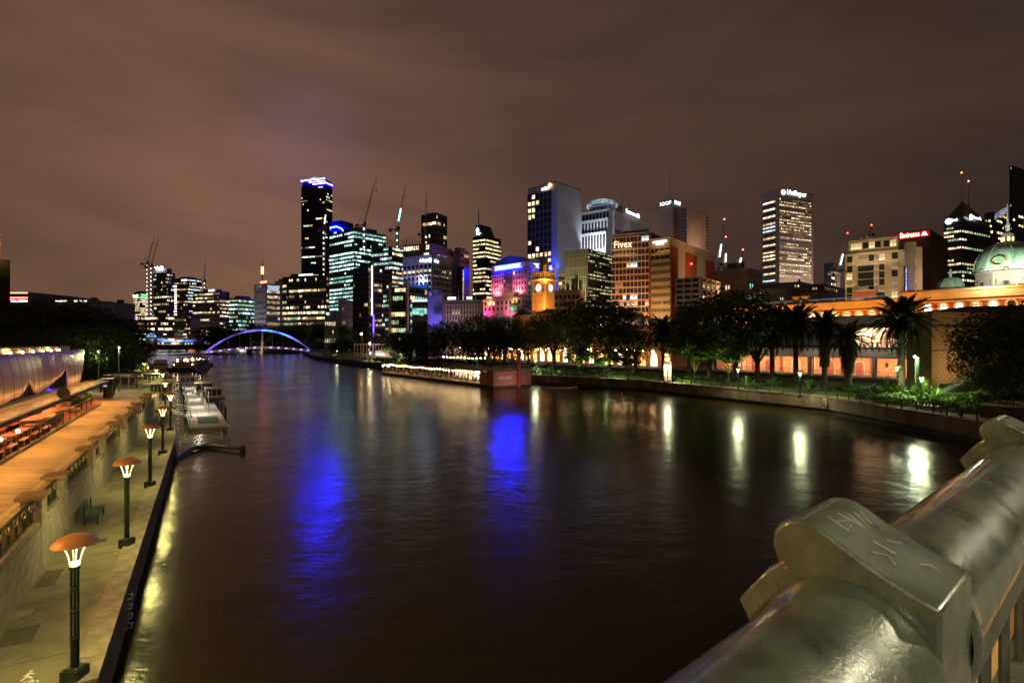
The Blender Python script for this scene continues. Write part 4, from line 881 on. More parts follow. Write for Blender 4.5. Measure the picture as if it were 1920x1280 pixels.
k = MB(); k.path([(-.5, -1.5, B.z(508)), (1.2, -1.5, B.z(505)), (2.0, -1.5, B.z(510)), (.2, -1.5, B.z(514))], .8, 6); k.build('amber_sign', SIGNO, B.r)
B = twr('tan office with square windows right of the clock tower', 1040, 1088, 1096, 265, 30, 543, wall=mat('tan_panel', (.42, .30, .20), .8), name='tan_office'); B.fac('f', 6, 3, .7, .6, .08, [WW], MATS['tan_panel'], z0=B.z(590), z1=B.z(549), single=True); B.fac('s', 3, 3, .6, .5, .1, [WW], MATS['tan_panel'], z0=B.z(590), z1=B.z(549))
k = MB()
for x, h in ((-6, 6), (-4.2, 8), (-9, 4), (-2, 5)): k.box(x, 3, B.H, x + 1.2, 4.2, B.H + h)
k.build('chimneys', CONC, B.r)
lamp('AREA', B.r, (-7, -8, 4), (1, .55, .22), 1500, 5, (-7, 0, 22), sy=2, name='facade_uplight')
B = twr('cream ribbed block joined to a dark banded block', 1060, 1102, 1149, 300, 38, 466, wall=GLASS, name='ribbed_block')
CRM = mat('yellow_cream_rib', (.46, .44, .32), .8)
B.fac('f', 9, 6, .55, .86, .0, [WY], CRM, pd=.6, bd=.6, z0=B.z(570)); B.fac('s', 12, 17, .72, .55, .42, [WY, WW, WG], mat('brown_band', (.06, .05, .06), .6), z0=B.z(575)); 
lamp('AREA', B.r, (-8, -11, B.z(572)), (.95, 1, .5), 3800, 8, (-8, 0, B.z(500)), sy=2, name='facade_uplight')
# stepped white tower
B = twr('stepped white floodlit tower with a script sign and dark pointed roof', 1098, 1152, 1219, 430, 38, 393, wall=mat('cool_stone', (.50, .51, .55), .7, vary=.08), name='stepped_tower')
CS = MATS['cool_stone']
g_ = MB(); B.qd(g_, 's', B.b * .42, B.b, B.z(430), B.z(400), .03); g_.build('glass_wall', GLASS, B.r); B.fac('s', 12, 1, .55, .96, .0, [WW], CS, z0=B.z(430), z1=B.z(400), u0=B.b * .42); B.fac('s', 14, 8, .7, .6, .28, [WW2, WY], mat('cool_dark', (.12, .12, .13), .7), z1=B.z(430))
for q_, (t0, t1, ins) in enumerate(((436, 470, 0), (410, 436, 3), (391, 410, 7), (378, 391, 11))):
    k = MB(); x0 = -B.a - 9 + ins; zt = B.z(t0); zb = B.z(t1) if q_ else 0; k.box(x0, -9 + ins, zb, -3, 8, zt); k.box(x0 - .5, -9.5 + ins, zt - 1.2, -2.6, 8, zt + .2); o = k.build('setback_tier', CS, B.r)
    kk = MB(); n = 12 - 2 * q_; zb2 = B.z(470) if q_ == 0 else zb
    for i in range(n):
        u = x0 + (-3 - x0) * (i + .5) / n; kk.box(u - 1.0, -9.25 + ins, zb2 + 1, u + .6, -9.05 + ins, zt - 2)
    kk.build('window_slots', GLASS, B.r, kind='stuff')
k = MB(); k.lathe([(13, 0), (12.5, 2), (10, 4.2), (6, 5.6), (0, 6)], 18, (-B.a * .5, 4, B.z(382))); k.build('glazed_dome', lit('dome_glow', (.55, .8, .85), .45, .2), B.r, smooth=True)
k = MB(); zz = B.z(391)
for y0 in (2, 17): k.slab([(-22, y0, zz), (-22, y0 + 15, zz), (-22, y0 + 15, zz + 10), (-22, y0 + 7.5, zz + 7), (-22, y0, zz + 10)], (13, 0, 0))
k.build('pointed_roof', mat('dark_slate', (.05, .05, .07), .6), B.r); B.mast(1167, 360, .4, zz + 5)
B.sign('Commonwealth', 's', B.b * .26, B.z(391), 5.5, SIGNWP, B.b * .38)
lamp('AREA', B.r, (-B.a * .6 + 8, -20, B.z(462)), (.88, .93, 1), 6500, 10, (-B.a * .5, 0, B.z(410)), sy=6, name='facade_uplight')
lamp('AREA', B.r, (-B.a * .6, -22, B.z(470)), (.8, .85, 1), 3500, 14, (-B.a * .5, -8, B.z(450)), sy=4, name='facade_uplight')
# Fivex
B = twr('cream and orange gridded office block with a large script sign on its roof edge', 1147, 1217, 1222, 270, 24, 438, wall=GLASS, name='gridded_office', depth=20)
TAN = mat('salmon_frame', (.52, .33, .21), .8, vary=.1, scale=.3); 
B.fac('f', 10, 12, .84, .74, .10, [WC, WW, WWD, WWD], TAN, z0=B.z(586), z1=B.H - .6, single=True, pd=.3, bd=.25)
k = MB(); rnd = random.Random(8)
dz = (B.H - .6 - B.z(586)) / 12
for j in range(12):
    for i in range(0, 11):
        if rnd.random() < .3: u = B.a * i / 10; B.bx(k, 'f', max(0, u - .16), min(B.a, u + .16), B.z(586) + j * dz + .5, B.z(586) + (j + 1) * dz - .5, .31, .36)
k.build('orange_panel', REDC, B.r, kind='stuff'); B.roof(.3, .95, 2.6, CONCD)
B.sign('Fivex', 'f', 1.2, B.z(461.5), 5.2, lit('warm_sign', (1, .74, .48), 1.6, 0, True), 9.3)
lamp('AREA', B.r, (-14, -16, B.z(600)), (1, .60, .32), 6000, 10, (-10, 0, B.z(520)), sy=3, name='facade_uplight')
lamp('AREA', B.r, (-14, -9, B.z(470)), (1, .66, .36), 700, 12, (-12, 0, B.z(445)), sy=2, name='facade_uplight')
B = twr('dark glazed block peeping up behind the gridded office roof', 1200, 1222, 1262, 300, 35, 436, wall=GLASSB, name='dark_block'); B.fac('s', 8, 20, .8, .6, .04, [WW], mat('lilac_dark', (.07, .06, .09), .7))
# hotel
B = twr('orange and cream hotel slab with a blank terracotta panelled side wall', 1218, 1257, 1339, 235, 38, 446, wall=mat('hotel_cream', (.50, .38, .25), .85, vary=.06, scale=.1), name='hotel')
B.fac('f', 9, 7, .82, .5, .06, [WW2, WW, WWD], mat('hotel_tan', (.50, .36, .19), .8, vary=.06), z0=B.z(588), z1=B.z(487), single=True, darkwin=mat('curtained_glass', (.16, .13, .09), .5))
B.fac('f', 4, 2, .95, .66, .1, [WC, WW], MATS['hotel_tan'], z0=B.z(487), z1=B.z(461), single=True)
k = MB(); B.bx(k, 'f', 0, .9, 0, B.z(461), .5, .7); k.build('terracotta_panel', REDC, B.r)
for y0, y1, z0, z1 in ((0, .135, 0, B.z(461)), (.30, .545, B.z(520), B.z(463)), (.77, 1, B.z(520), B.z(463))): k = MB(); B.bx(k, 's', B.b * y0, B.b * y1, z0, z1, 0, .38); k.build('terracotta_panel', REDC, B.r)
k = MB(); B.bx(k, 'f', 0, B.a, B.z(460), B.H, .1, .6); k.build('sign_fascia', MATS['hotel_tan'], B.r); k = MB(); B.bx(k, 'f', -.1, B.a + .3, B.H, B.H + .4, 0, .8); B.bx(k, 's', -.1, B.b, B.H, B.H + .4, 0, .4); k.build('parapet_cap', MATS['hotel_cream'], B.r)
B.sign('DOUBLETREE', 'f', B.a * .2, B.z(453.5), 1.3, SIGNWP, B.a * .66); B.sign('BY HILTON', 'f', B.a * .36, B.z(457.2), .75, SIGNWP, B.a * .36)
k = MB(); k.ball((.8, B.b * .4, B.z(483)), .35, 8); k.build('red_light', REDL, B.r)
lamp('AREA', B.r, (-5, -13, B.z(596)), (1, .62, .26), 3000, 6, (-5, 0, B.z(520)), sy=3, name='facade_uplight')
lamp('AREA', B.r, (-5, -5, B.z(466)), (1, .6, .2), 160, 6, (-5, 0, B.z(452)), sy=1, name='sign_light')
lamp('AREA', B.r, (22, 14, B.z(560)), (1, .60, .30), 3400, 10, (0, 17, B.z(480)), sy=5, name='side_wall_wash')
# IOOF
B = twr('brown concrete round-cornered tower with illuminated rooftop letters', 1238, 1262, 1274, 420, 45, 385, wall=BROWNC, name='concrete_tower')
k = MB(); k.box(-B.a + .6, .6, B.H, -.6, B.b - .6, B.H + 5); k.build('sign_drum', BLACKM, B.r)
B.sign('IOOF', 's', .4, B.H + 1, 4.4, SIGNW, B.b * .9); B.sign('IOOF', 'f', .3, B.H + 1, 4.0, SIGNW, B.a * .85); B.mast(1256, 308, .35)
lamp('AREA', B.r, (8, -8, B.z(480)), (1, .6, .35), 1800, 6, (0, 0, B.z(430)), sy=4, name='city_fill')
B = twr('plain brown tower with punched dark windows beside the rooftop-letter tower', 1272, 1288, 1329, 400, 50, 389, wall=BROWNC, name='concrete_tower'); B.fac('f', 3, 12, .6, .5, .0, [WW], BROWNC, z0=B.z(470), single=True)
k = MB(); kk = B.b * .88
for j in range(11): B.bx(k, 's', kk, B.b - .6, B.z(460) + j * 2.4, B.z(460) + j * 2.4 + 1.4, 0, .12)
k.build('window_slots', GLASS, B.r, kind='stuff')
lamp('AREA', B.r, (14, 10, B.z(470)), (1, .60, .36), 6000, 8, (0, 12, B.z(420)), sy=5, name='city_fill')
B = twr('white framed balcony apartments in front of the hotel side wall', 1268, 1313, 1346, 215, 38, 519, wall=GLASS, name='apartment_block')
B.fac('f', 3, 5, .88, .55, .2, [WY, WW, WWD], mat('pink_white_frame', (.45, .38, .34), .8), z0=B.z(572), pd=1.2, bd=.8, single=True); B.fac('s', 4, 5, .86, .55, .35, [WW2, WW], MATS['pink_white_frame'], z0=B.z(572), pd=1.0, bd=.7, single=True)
lamp('AREA', B.r, (2, -11, 8), (1, .7, .5), 900, 4, (-3, 0, 30), sy=2, name='facade_fill')
crane('red and white crane with the highest red beacon right of the hotel', 1346, 520, 500, 1358, 411, 380, None, WSTRIP, REDL, s=.8)
crane('short crane just right of the highest beacon crane', 1359, 530, 505, 1361, 444, 360, None, WSTRIP, REDL, s=.7)
crane('low crane leaning right over the dark stepped block', 1385, 530, 500, 1393, 468, 340, None, WSTRIP, REDL, s=.7)
B = twr('dark stepped block under the low leaning crane', 1366, 1380, 1396, 330, 45, 492, wall=GLASS, name='dark_block'); B.fac('f', 3, 10, .9, .6, .05, [WT], CONCD)
B = twr('low brown terrace block between the hotel and the tall striped tower', 1340, 1400, 1428, 270, 50, 506, wall=BROWNC, name='low_block'); B.roof(.2, .7, 2.5); B.fac('s', 5, 8, .7, .6, .1, [WT, WW], CONCD); B.fac('f', 8, 8, .7, .5, .05, [WW], BROWNC)
# UniSuper
B = twr('pale chamfered tower full of lit office rows below a white lit name', 1427, 1461, 1521, 430, 66, 354, wall=mat('pink_grey_concrete', (.34, .28, .25), .85, vary=.06, scale=.05), name='office_tower')
PG = MATS['pink_grey_concrete']
B.fac('s', 15, 27, .62, .55, .56, [WW, WW2, WY, WWD], PG, z0=B.z(520), z1=B.z(370), runs=.75, pd=.3, bd=.32)
k = MB(); B.qd(k, 's', .2, B.b - .3, B.z(520), B.z(370), .03); B.qd(k, 'f', B.a * .1, B.a * .8, B.z(535), B.z(372), .03); k.build('glass_wall', GLASS, B.r)
B.fac('f', 1, 24, 1, .5, .55, [WW, WW2, WC, WY], PG, z0=B.z(535), z1=B.z(372), pier=False, u0=B.a * .1, u1=B.a * .8, rows=[.6, 1.2, .3, 1.5, .4, 1.6, .2, 1.3])
k = MB(); B.bx(k, 's', B.b, B.b + 2.5, 0, B.H, -12, .0); k.build('corner_fin', PG, B.r)
B.sign('UniSuper', 's', B.b * .2, B.z(362.5), 5.6, SIGNW, B.b * .60); k = MB(); k.lathe([(0, 0), (2.1, 0), (2.1, .4), (0, .4)], 16); o = k.build('round_logo', SIGNW, B.r); o.location = (.7, B.b * .10, B.z(360)); o.rotation_euler = (0, PI / 2, 0)
k = MB(); k.box(.2, 0, B.z(366), .5, B.b, B.z(356)); k.build('sign_fascia', PG, B.r)
lamp('AREA', B.r, (30, 16, 30), (1, .74, .58), 30000, 12, (0, 14, 80), sy=8, name='city_fill')  # added fill lamp in place of ambient light, evens out the tower wall
for i, (lab, x0, xc, x1, Y, th, top) in enumerate((('dark grey low block under the pale striped tower', 1430, 1500, 1560, 300, 45, 531), ('flat roofed stone building behind the station, left part', 1424, 1474, 1502, 265, 45, 543), ('long grey low building behind the station, middle part', 1500, 1536, 1590, 262, 45, 552), ('black low office behind the station near the cream tower', 1505, 1545, 1592, 310, 45, 535))):
    B = twr(lab, x0, xc, x1, Y, th, top, wall=(CONCD, mat('old_stone', (.22, .18, .15), .85), BROWNC, CONCD)[i], name='low_building'); B.roof(.2, .7, 1.6); B.fac('f', 9, 3, .5, .5, .12, [WW], (CONCD, MATS['old_stone'], BROWNC, CONCD)[i], z0=B.H - 9); B.fac('s', 8, 3, .5, .55, .12, [WW, WWD], (CONCD, MATS['old_stone'], BROWNC, CONCD)[i], z0=B.H - 9)
B = twr('dark slim tower beside the crane with a long lit jib', 1545, 1558, 1573, 520, 50, 492, wall=GLASS); B.fac('s', 5, 14, .9, .5, .35, [WW, WW2], CONCD)
crane('crane with the long white lit jib left of the cream tower', 1571, 560, 512, 1589, 437, 420, None, WSTRIP, REDL, s=.9)
crane('small crane top with red beacon above the cream tower roof', 1630, 480, 445, 1634, 422, 420, None, None, REDL, s=.8)
# cream deco tower
B = twr('cream stepped art deco block with punched windows', 1585, 1694, 1746, 205, 42, 468, wall=CREAM, name='deco_building')
CR = mat('deco_cream', (.56, .45, .30), .85, vary=.06, scale=.2)
UW = {}
def pwin(root, x, z, w_, h, on, y=-.03, rz=0):
    m = on or GLASS
    if m.name not in UW:
        g = MB(); g.quad((-.5, -.02, -.5), (.5, -.02, -.5), (.5, -.02, .5), (-.5, -.02, .5), 0); g.box(-.56, -.08, -.60, .56, .0, -.5, 1); g.box(-.03, -.06, -.5, .03, -.022, .5, 2); g.box(-.5, -.05, -.02, .5, -.022, .03, 2); UW[m.name] = g.mesh('window', [m, CR, BLACKM])
    inst('window', UW[m.name], root, (x, y, z), (0, 0, rz), (w_, 1, h))
k = MB(); a = B.a; H = B.H
k.box(-a * .95, .4, H, -a * .1, B.b * .5, B.z(441.5)); k.build('upper_storeys', CR, B.r)
k = MB(); k.box(-a, -.5, 0, -a * .80, .0, B.z(503)); k.box(-a * .30, -.6, 0, 0, .0, B.z(497)); k.box(-a * .80, -.35, 0, -a * .30, 0, B.z(490)); k.build('stepped_front', CR, B.r)
k = MB(); k.box(-a * .97, -.3, H - .2, -a * .08, .5, H + .4); k.box(-a * .82, -.55, B.z(491), -a * .28, .1, B.z(489)); k.box(-a * .95, .2, B.z(443), -a * .1, .5, B.z(441)); k.build('cornice', CR, B.r)
rnd = random.Random(3); tot = []
for i, u in enumerate((.08, .28, .37, .46, .55, .64, .86)):
    ins = -.52 if u < .2 else (-.62 if u > .7 else -.37)
    for j, py in enumerate((478, 497, 512, 526, 539, 552)):
        if py < 489: y = -.03
        elif u < .2 and py < 503: y = -.03
        else: y = ins
        on = rnd.choice([None, None, None, None, None, WW, WWD, WWD]); pwin(B.r, -a * (1 - u), B.z(py), 1.9, 2.5, on, y)
for i in range(7):
    u = (.15, .24, .36, .47, .57, .72, .83)[i]; pwin(B.r, -a * (1 - u), B.z(453), 1.9, 2.4, rnd.choice([None, None, WW]), .37)
k = MB(); k.box(0, 4, 0, 3.2, 9, B.z(452)); k.box(0, 9.4, 0, 4.8, 13, B.z(459)); k.build('side_wing', CR, B.r)
for j in range(6): pwin(B.r, 3.22, B.z(470 + j * 16), 1.5, 2.2, rnd.choice([None, WW, None]), 6.5, PI / 2)
k = MB(); k.box(.3, .6, B.z(556), .55, 3.4, B.z(499)); k.build('banner_board', BLACKM, B.r)
k = MB(); k.box(.56, .9, B.z(555), .62, 3.3, B.z(500)); k.build('blue_banner', lit('blue_banner', (.14, .22, .95), 1.1, .5), B.r)
k = MB()
for (y0, z0, y1, z1) in ((1.3, 505, 2.9, 507), (1.3, 509, 2.8, 510), (1.7, 515, 2.3, 518), (1.7, 521, 2.4, 524), (1.5, 530, 2.6, 531.5), (1.7, 536, 2.2, 545), (2.3, 533, 2.6, 540), (1.2, 548, 2.0, 553), (2.2, 549, 2.9, 551)): k.box(.62, y0, B.z(z1), .68, y1, B.z(z0))
k.build('banner_print', lit('banner_white', (.9, .9, 1), 2.0, 0), B.r)
k = MB(); k.box(-a * .82, -5, B.z(556), -a * .42, -.8, B.z(543)); k.build('brick_annex', BRICK, B.r); k = MB(); k.box(-a * .83, -5.1, B.z(543), -a * .41, -.7, B.z(541.5)); k.build('annex_parapet', CR, B.r)
lamp('AREA', B.r, (-a * .6, -17, 22), (1, .66, .30), 6200, 16, (-a * .55, 0, B.z(500)), sy=3, name='facade_uplight')
lamp('AREA', B.r, (-a * .5, -4, B.z(489)), (1, .68, .32), 420, 14, (-a * .5, 1, B.z(455)), sy=1, name='facade_uplight')
lamp('AREA', B.r, (12, 4, 28), (1, .7, .45), 1400, 5, (1, 7, B.z(480)), sy=3, name='side_uplight')
# Emirates
B = twr('dark brown block with a glowing red airline name at its top', 1675, 1744, 1776, 260, 48, 429, wall=mat('dark_brown_brick', (.10, .045, .03), .85), name='office_block')
B.fac('s', 1, 1, .99, .98, 0, [WW], MATS['dark_brown_brick'], band=False); k = MB(); k.box(-B.a, -.5, B.z(443), 0, 0, B.z(431)); k.build('sign_board', mat('red_sign_board', (.22, .012, .012), .6, emit=(.5, .005, .01), es=.35, vary=0), B.r)
B.sign('Emirates', 'f', B.a * .2, B.z(440.5), 3.4, lit('red_white_sign', (1, .35, .28), 7, 0, True), B.a * .52); k = MB(); k.box(-B.a * .22, -1, B.z(440), -B.a * .06, -.7, B.z(438.8)); k.ball((-B.a * .14, -.9, B.z(436)), .8, 6); k.build('airline_emblem', MATS['lit_red_white_sign'], B.r)
# pyramid tower
B = twr('dark gridded tower with a pyramid top and two round white logos', 1770, 1803, 1856, 400, 62, 409, wall=GLASS, name='pyramid_tower')
DG = mat('dark_grid', (.045, .045, .055), .6)
B.fac('f', 5, 32, .9, .55, .50, [WY, WW2, WG, WW], DG, z1=B.H - 2, runs=.85, rows=[.1, 1.6, .1, .9, .2, 1.7, .3, .1]); B.fac('s', 8, 32, .9, .55, .50, [WY, WW2, WG, WW], DG, z1=B.H - 2, runs=.85, rows=[.1, 1.6, .1, .9, .2, 1.7, .3, .1])
k = MB(); mxp = (-B.a * .45, B.b * .3); hh = B.z(370) - B.H
k.add([(-B.a, 0, B.H), (0, 0, B.H), (0, B.b, B.H), (-B.a, B.b, B.H), (mxp[0], mxp[1], B.H + hh)], [(0, 1, 4), (1, 2, 4), (2, 3, 4), (3, 0, 4)]); k.build('pyramid_roof', GLASS, B.r)
for f, u in (('f', .3), ('s', .28)):
    W_ = B.W(f); k = MB(); k.lathe([(0, 0), (2.3, 0), (2.3, .4), (0, .4)], 16); o = k.build('round_logo', SIGNW, B.r)
    if f == 'f': o.location = (-B.a + W_ * u, -.6, B.H - 1); o.rotation_euler = (PI / 2, 0, 0)
    else: o.location = (.6, W_ * u, B.H + 2.0); o.rotation_euler = (0, PI / 2, 0)
    B.sign('bank', f, W_ * u + 2.6, B.H - (1.6 if f == 'f' else -1.2), 3.2, SIGNW, W_ * .28)
B.mast(1803, 325, .45, B.H + hh * .8, beacon=REDL, v=.3); B.mast(1816, 341, .45, B.H + hh * .6, beacon=REDL, v=.35)
B = twr('dark tower speckled with warm windows left of the flagpole dome', 1846, 1862, 1890, 470, 62, 397, wall=GLASS); B.fac('f', 5, 24, .8, .5, .2, [WY, WW], DG); B.fac('s', 7, 24, .8, .5, .28, [WY, WW2], DG)
B = twr('tall dark tower cut by the right edge of the picture', 1893, 1898, 1990, 360, 62, 311, wall=GLASSB); B.fac('s', 13, 40, .85, .5, .22, [WY, WW2, WW], DG, rows=[1.6, 2.4, 1.8, 2.2, .3, .2, .1, .1, .3, .1, .2, .1, .1]); B.fac('f', 3, 40, .9, .5, .1, [WW], DG)
# ---------------------------------------------------------------- long brick station
DV = Vector((-.569, .822, 0)).normalized(); DR = math.atan2(DV.y, DV.x)
S0 = Vector((146, 158, 2.6))
st = thing('railway_station', 'long brick and ochre station building with arched windows floodlit orange', 'station', S0, DR)
k = MB(); k.box(-45, -22, 0, 26, 0, 23.2); k.box(26, -22, 0, 262, 0, 21.4); k.build('brick_wall', BRICK, st)
k = MB(); k.box(-45, 0, 20.9, 26.3, .5, 23.2); k.box(-45.3, -22.3, 23.2, 26.6, 1.1, 23.9); k.box(-45, 0, 19.9, 26.2, .35, 20.3)
k.box(26.3, 0, 19.2, 262, .45, 21.4); k.box(26.6, -22, 21.4, 262, .9, 21.9); k.box(26.3, 0, 18.4, 262, .3, 18.75)
for z in (16.2, 15.2): k.box(-45, 0, z, 262, .25, z + .35)
k.build('stucco_band', STUCCO, st)
k = MB(); k.box(-45, -22, 23.9, 26.6, .2, 24.3); k.box(27, -21, 21.9, 262, .2, 22.2); k.build('roof', mat('dark_roof', (.04, .035, .04), .8), st)
def archwin(m, big=False):
    g = MB(); n = 10; w0, w1 = .95, 1.5
    for i in range(n):
        a0, a1 = PI * i / n, PI * (i + 1) / n
        g.slab([(w0 * math.cos(a0), .0, w0 * math.sin(a0)), (w1 * math.cos(a0), .0, w1 * math.sin(a0)), (w1 * math.cos(a1), .0, w1 * math.sin(a1)), (w0 * math.cos(a1), .0, w0 * math.sin(a1))], (0, .38, 0), 0)
    g.box(-w1, 0, -2.2, -w0, .33, 0, 0); g.box(w0, 0, -2.2, w1, .33, 0, 0); g.box(-w1 - .1, 0, -2.5, w1 + .1, .4, -2.2, 0)
    vs = [(w0 * math.cos(PI * i / n), .05, w0 * math.sin(PI * i / n)) for i in range(n + 1)] + [(-w0, .05, -2.2), (w0, .05, -2.2)]
    g.add(vs, [tuple(range(len(vs)))], 1); g.box(-.05, .06, -2.2, .05, .14, .9, 2); g.box(-w0, .06, -.1, w0, .16, .1, 2)
    return g.mesh('arched_window', [STUCCO, m, BLACKM])
AW = [archwin(WW2), archwin(WY), archwin(GLASS), archwin(lit('pale_window', (1, .95, .8), 4))]
rnd = random.Random(12); x = -42
AR_Z = 17.9
while x < 258:
    if abs(x - 26) > 2: inst('window', AW[rnd.choice([0, 1, 1, 2, 3])], st, (x, .02, (18.6 if x < 26 else 17.3)))
    x += 4.05
k = MB(); k.lathe([(0, 0), (1.6, 0), (1.6, .3), (0, .3)], 14); o = k.build('blank_roundel', STUCCO, st); o.location = (22, .02, 18.6); o.rotation_euler = (-PI / 2, 0, 0)
k = MB()
for x in (58, 61.5, 78, 81.5, 128, 131.5): k.box(x - 1, -1.5, 21.9, x + 1, .2, 24.4); k.box(x - 1.3, -1.8, 24.4, x + 1.3, .5, 24.9)
k.build('chimney_pots', STUCCO, st)
k = MB()
for x in range(30, 150, 6): k.tube((x, -1, 22.2), (x, -1, 23.4), .05, n=4)
k.tube((30, -1, 23.4), (150, -1, 23.4), .05, n=4); k.tube((30, -1, 22.9), (150, -1, 22.9), .04, n=4); k.build('roof_railing', lit('string_light', (.7, .75, .9), .5, 0), st)
for x in (-30, -5, 18): lamp('AREA', st, (x, 3.2, 14.5), (1, .50, .13), 1386, 18, (x, 0, 20.5), sy=.6, name='facade_uplight')
for x in (45, 75, 105, 135, 165): lamp('AREA', st, (x, 3.2, 13.5), (1, .46, .11), 2310, 24, (x, 0, 18.8), sy=.6, name='facade_uplight')
for x in (-10, 30, 65, 100, 135, 170): lamp('AREA', st, (x, 9, 2), (1, .42, .10), 9000, 26, (x, 0, 12), sy=.6, name='lower_facade_light')
lamp('AREA', st, (215, 5, 10), (1, .42, .10), 2750, 30, (215, 0, 18), sy=.6, name='facade_uplight')
# street end domes of the station
def dome(label, px, Y, basepy, R, Hd, drum, ribs=8, lant=True, name='copper_dome', zb=None, W_=3000, col=(.75, 1, .82), mcol=None):
    c = at(px, basepy, Y); r = thing(name, label, 'dome', (c.x, c.y, c.z - drum))
    cop = mcol or mat('verdigris_copper', (.32, .46, .36), .6, vary=.25, scale=.6, stretch=(1, 1, .2), bump=.2)
    k = MB(); k.lathe([(R * 1.0, 0), (R * 1.0, drum)], 8, a0=PI / 8, a1=2 * PI + PI / 8); k.lathe([(R * 1.04, drum - .3), (R * 1.08, drum), (R * .98, drum + .3)], 32); k.build('drum', mat('pink_stone', (.24, .18, .16), .8, vary=.08), r)
    pf = [(R * math.cos(t * PI / 2) ** .8 if t < 1 else .4, drum + .3 + Hd * math.sin(t * PI / 2)) for t in [i / 14 for i in range(14)]] + [(R * .14, drum + .3 + Hd)]
    k = MB(); k.lathe(pf, 48); k.build('dome_shell', cop, r, smooth=True)
    k = MB()
    for i in range(ribs):
        a = 2 * PI * i / ribs + .2; k.path([(q * math.cos(a) * 1.01, q * math.sin(a) * 1.01, z) for q, z in pf], [R * .028] * len(pf), 6)
    k.build('rib', cop, r, smooth=True)
    z = drum + .3 + Hd
    if lant:
        k = MB(); k.lathe([(R * .22, z - .2), (R * .22, z + .2), (R * .15, z + .25), (R * .15, z + R * .24), (R * .2, z + R * .25), (R * .17, z + R * .34), (R * .07, z + R * .42), (R * .06, z + R * .62), (R * .09, z + R * .64), (R * .03, z + R * .8), (.06, z + R * 1.45), (0, z + R * 1.46)], 14); k.build('lantern', WHITE, r)
        k = MB()
        for i in range(6): a = i * PI / 3; k.box(R * .152 * math.cos(a) - .25, R * .152 * math.sin(a) - .25, z + .45, R * .152 * math.cos(a) + .25, R * .152 * math.sin(a) + .25, z + R * .2)
        k.build('lantern_window', BULB if False else lit('lantern_glow', (1, .72, .3), 2.5, 0), r)
    return r, z
r, z = dome('great ribbed green copper station dome with lit lantern and flag', 1889, 166, 511, 8.0, 9.0, 5.5)
k = MB()
for i in range(16):
    a = 2 * PI * i / 16; c_, s_ = math.cos(a), math.sin(a)
    k.M = Matrix.Rotation(a, 4, 'Z'); 
    if i % 2: k.box(7.4, -.8, .6, 8.06 if False else 7.75, .8, 3.2)
    else: k.box(7.9, -.5, 1.2, 8.06, .5, 2.4)
k.M = None; k.build('drum_window', GLASS, r, kind='stuff')
k = MB()
for i in range(8):
    a = 2 * PI * i / 8; k.ball((7.9 * math.cos(a), 7.9 * math.sin(a), 6.1), .7, 8)
k.build('drum_finial', MATS['pink_stone'], r, smooth=True)
k = MB(); k.lathe([(0, 0), (1.5, 0), (1.9, .6), (1.5, .9)], 16); o = k.build('round_light', STUCCO, r, smooth=True); o.location = (-6.3, -4.0, 8.3); o.rotation_euler = (1.2, 0, -1.0)
for dx, dy, w_ in ((-15, -9, 4200), (-4, -15, 4200), (9, -13, 2600)): lamp('AREA', r, (dx, dy, 2), (.85, 1, .72), w_, 2, (dx * .35, dy * .35, 10), name='dome_floodlight')
fl = thing('flag', 'blue and white flag drooping from the pole on the great dome', 'flag', r.location + Vector((0, 0, z + 8.0)))
k = MB(); n = 10
for i in range(n):
    f0, f1 = i / n, (i + 1) / n; g0 = .5 * math.sin(f0 * 5); g1 = .5 * math.sin(f1 * 5)
    k.quad((-f0 * 4.4, g0, 3.2 - f0 * 2.4), (-f1 * 4.4, g1, 3.2 - f1 * 2.4), (-f1 * 4.4, g1, 1.4 - f1 * 2.5), (-f0 * 4.4, g0, 1.0 - f0 * 1.6))
k.build('cloth', mat('flag_blue', (.10, .12, .5), .7, emit=(.2, .22, .8), es=0, col2=(.5, .45, .6), scale=.7), fl); k = MB(); k.tube((0, 0, -6), (0, 0, 4.0), .11, n=6); k.build('flagpole', WHITE, fl)
lamp('SPOT', fl, (-4, -10, -6), (.9, .9, 1), 900, .3, (-1, 0, 1), 40, name='flag_spotlight')
r, z = dome('small pale green dome left of the great station dome', 1782, 178, 541, 3.6, 3.4, 1.6, lant=False); lamp('AREA', r, (-6, -9, 0), (.9, 1, .75), 337.5, 1.5, (0, 0, 3), name='dome_floodlight')
k = MB(); k.lathe([(.5, z), (.3, z + 1.2), (.5, z + 1.6), (.1, z + 3)], 10); k.build('finial', WHITE, r)
r, z = dome('green copper dome with finial seen over the trees in front of the white apartments', 1309, 258, 566, 4.6, 4.2, 2, lant=False); lamp('AREA', r, (-5, -8, 0), (.8, 1, .85), 585, 1.5, (0, 0, 3), name='dome_floodlight')
k = MB(); k.lathe([(.5, z), (.3, z + 1.4), (.6, z + 1.8), (.1, z + 4)], 10); k.build('finial', WHITE, r)
r, z = dome('small pale dome at the left foot of the clock tower', 966, 352, 583, 4.4, 5.0, 1.5, lant=False); lamp('AREA', r, (-5, -7, 1), (.85, 1, .8), 540, 1.5, (0, 0, 3), name='dome_floodlight')
r, z = dome('far greenish dome behind the station roof right of the big dark tree', 1412, 240, 569, 5.0, 4.5, 1.5, lant=False); lamp('AREA', r, (-5, -8, 0), (.8, 1, .9), 360, 1.5, (0, 0, 3), name='dome_floodlight')

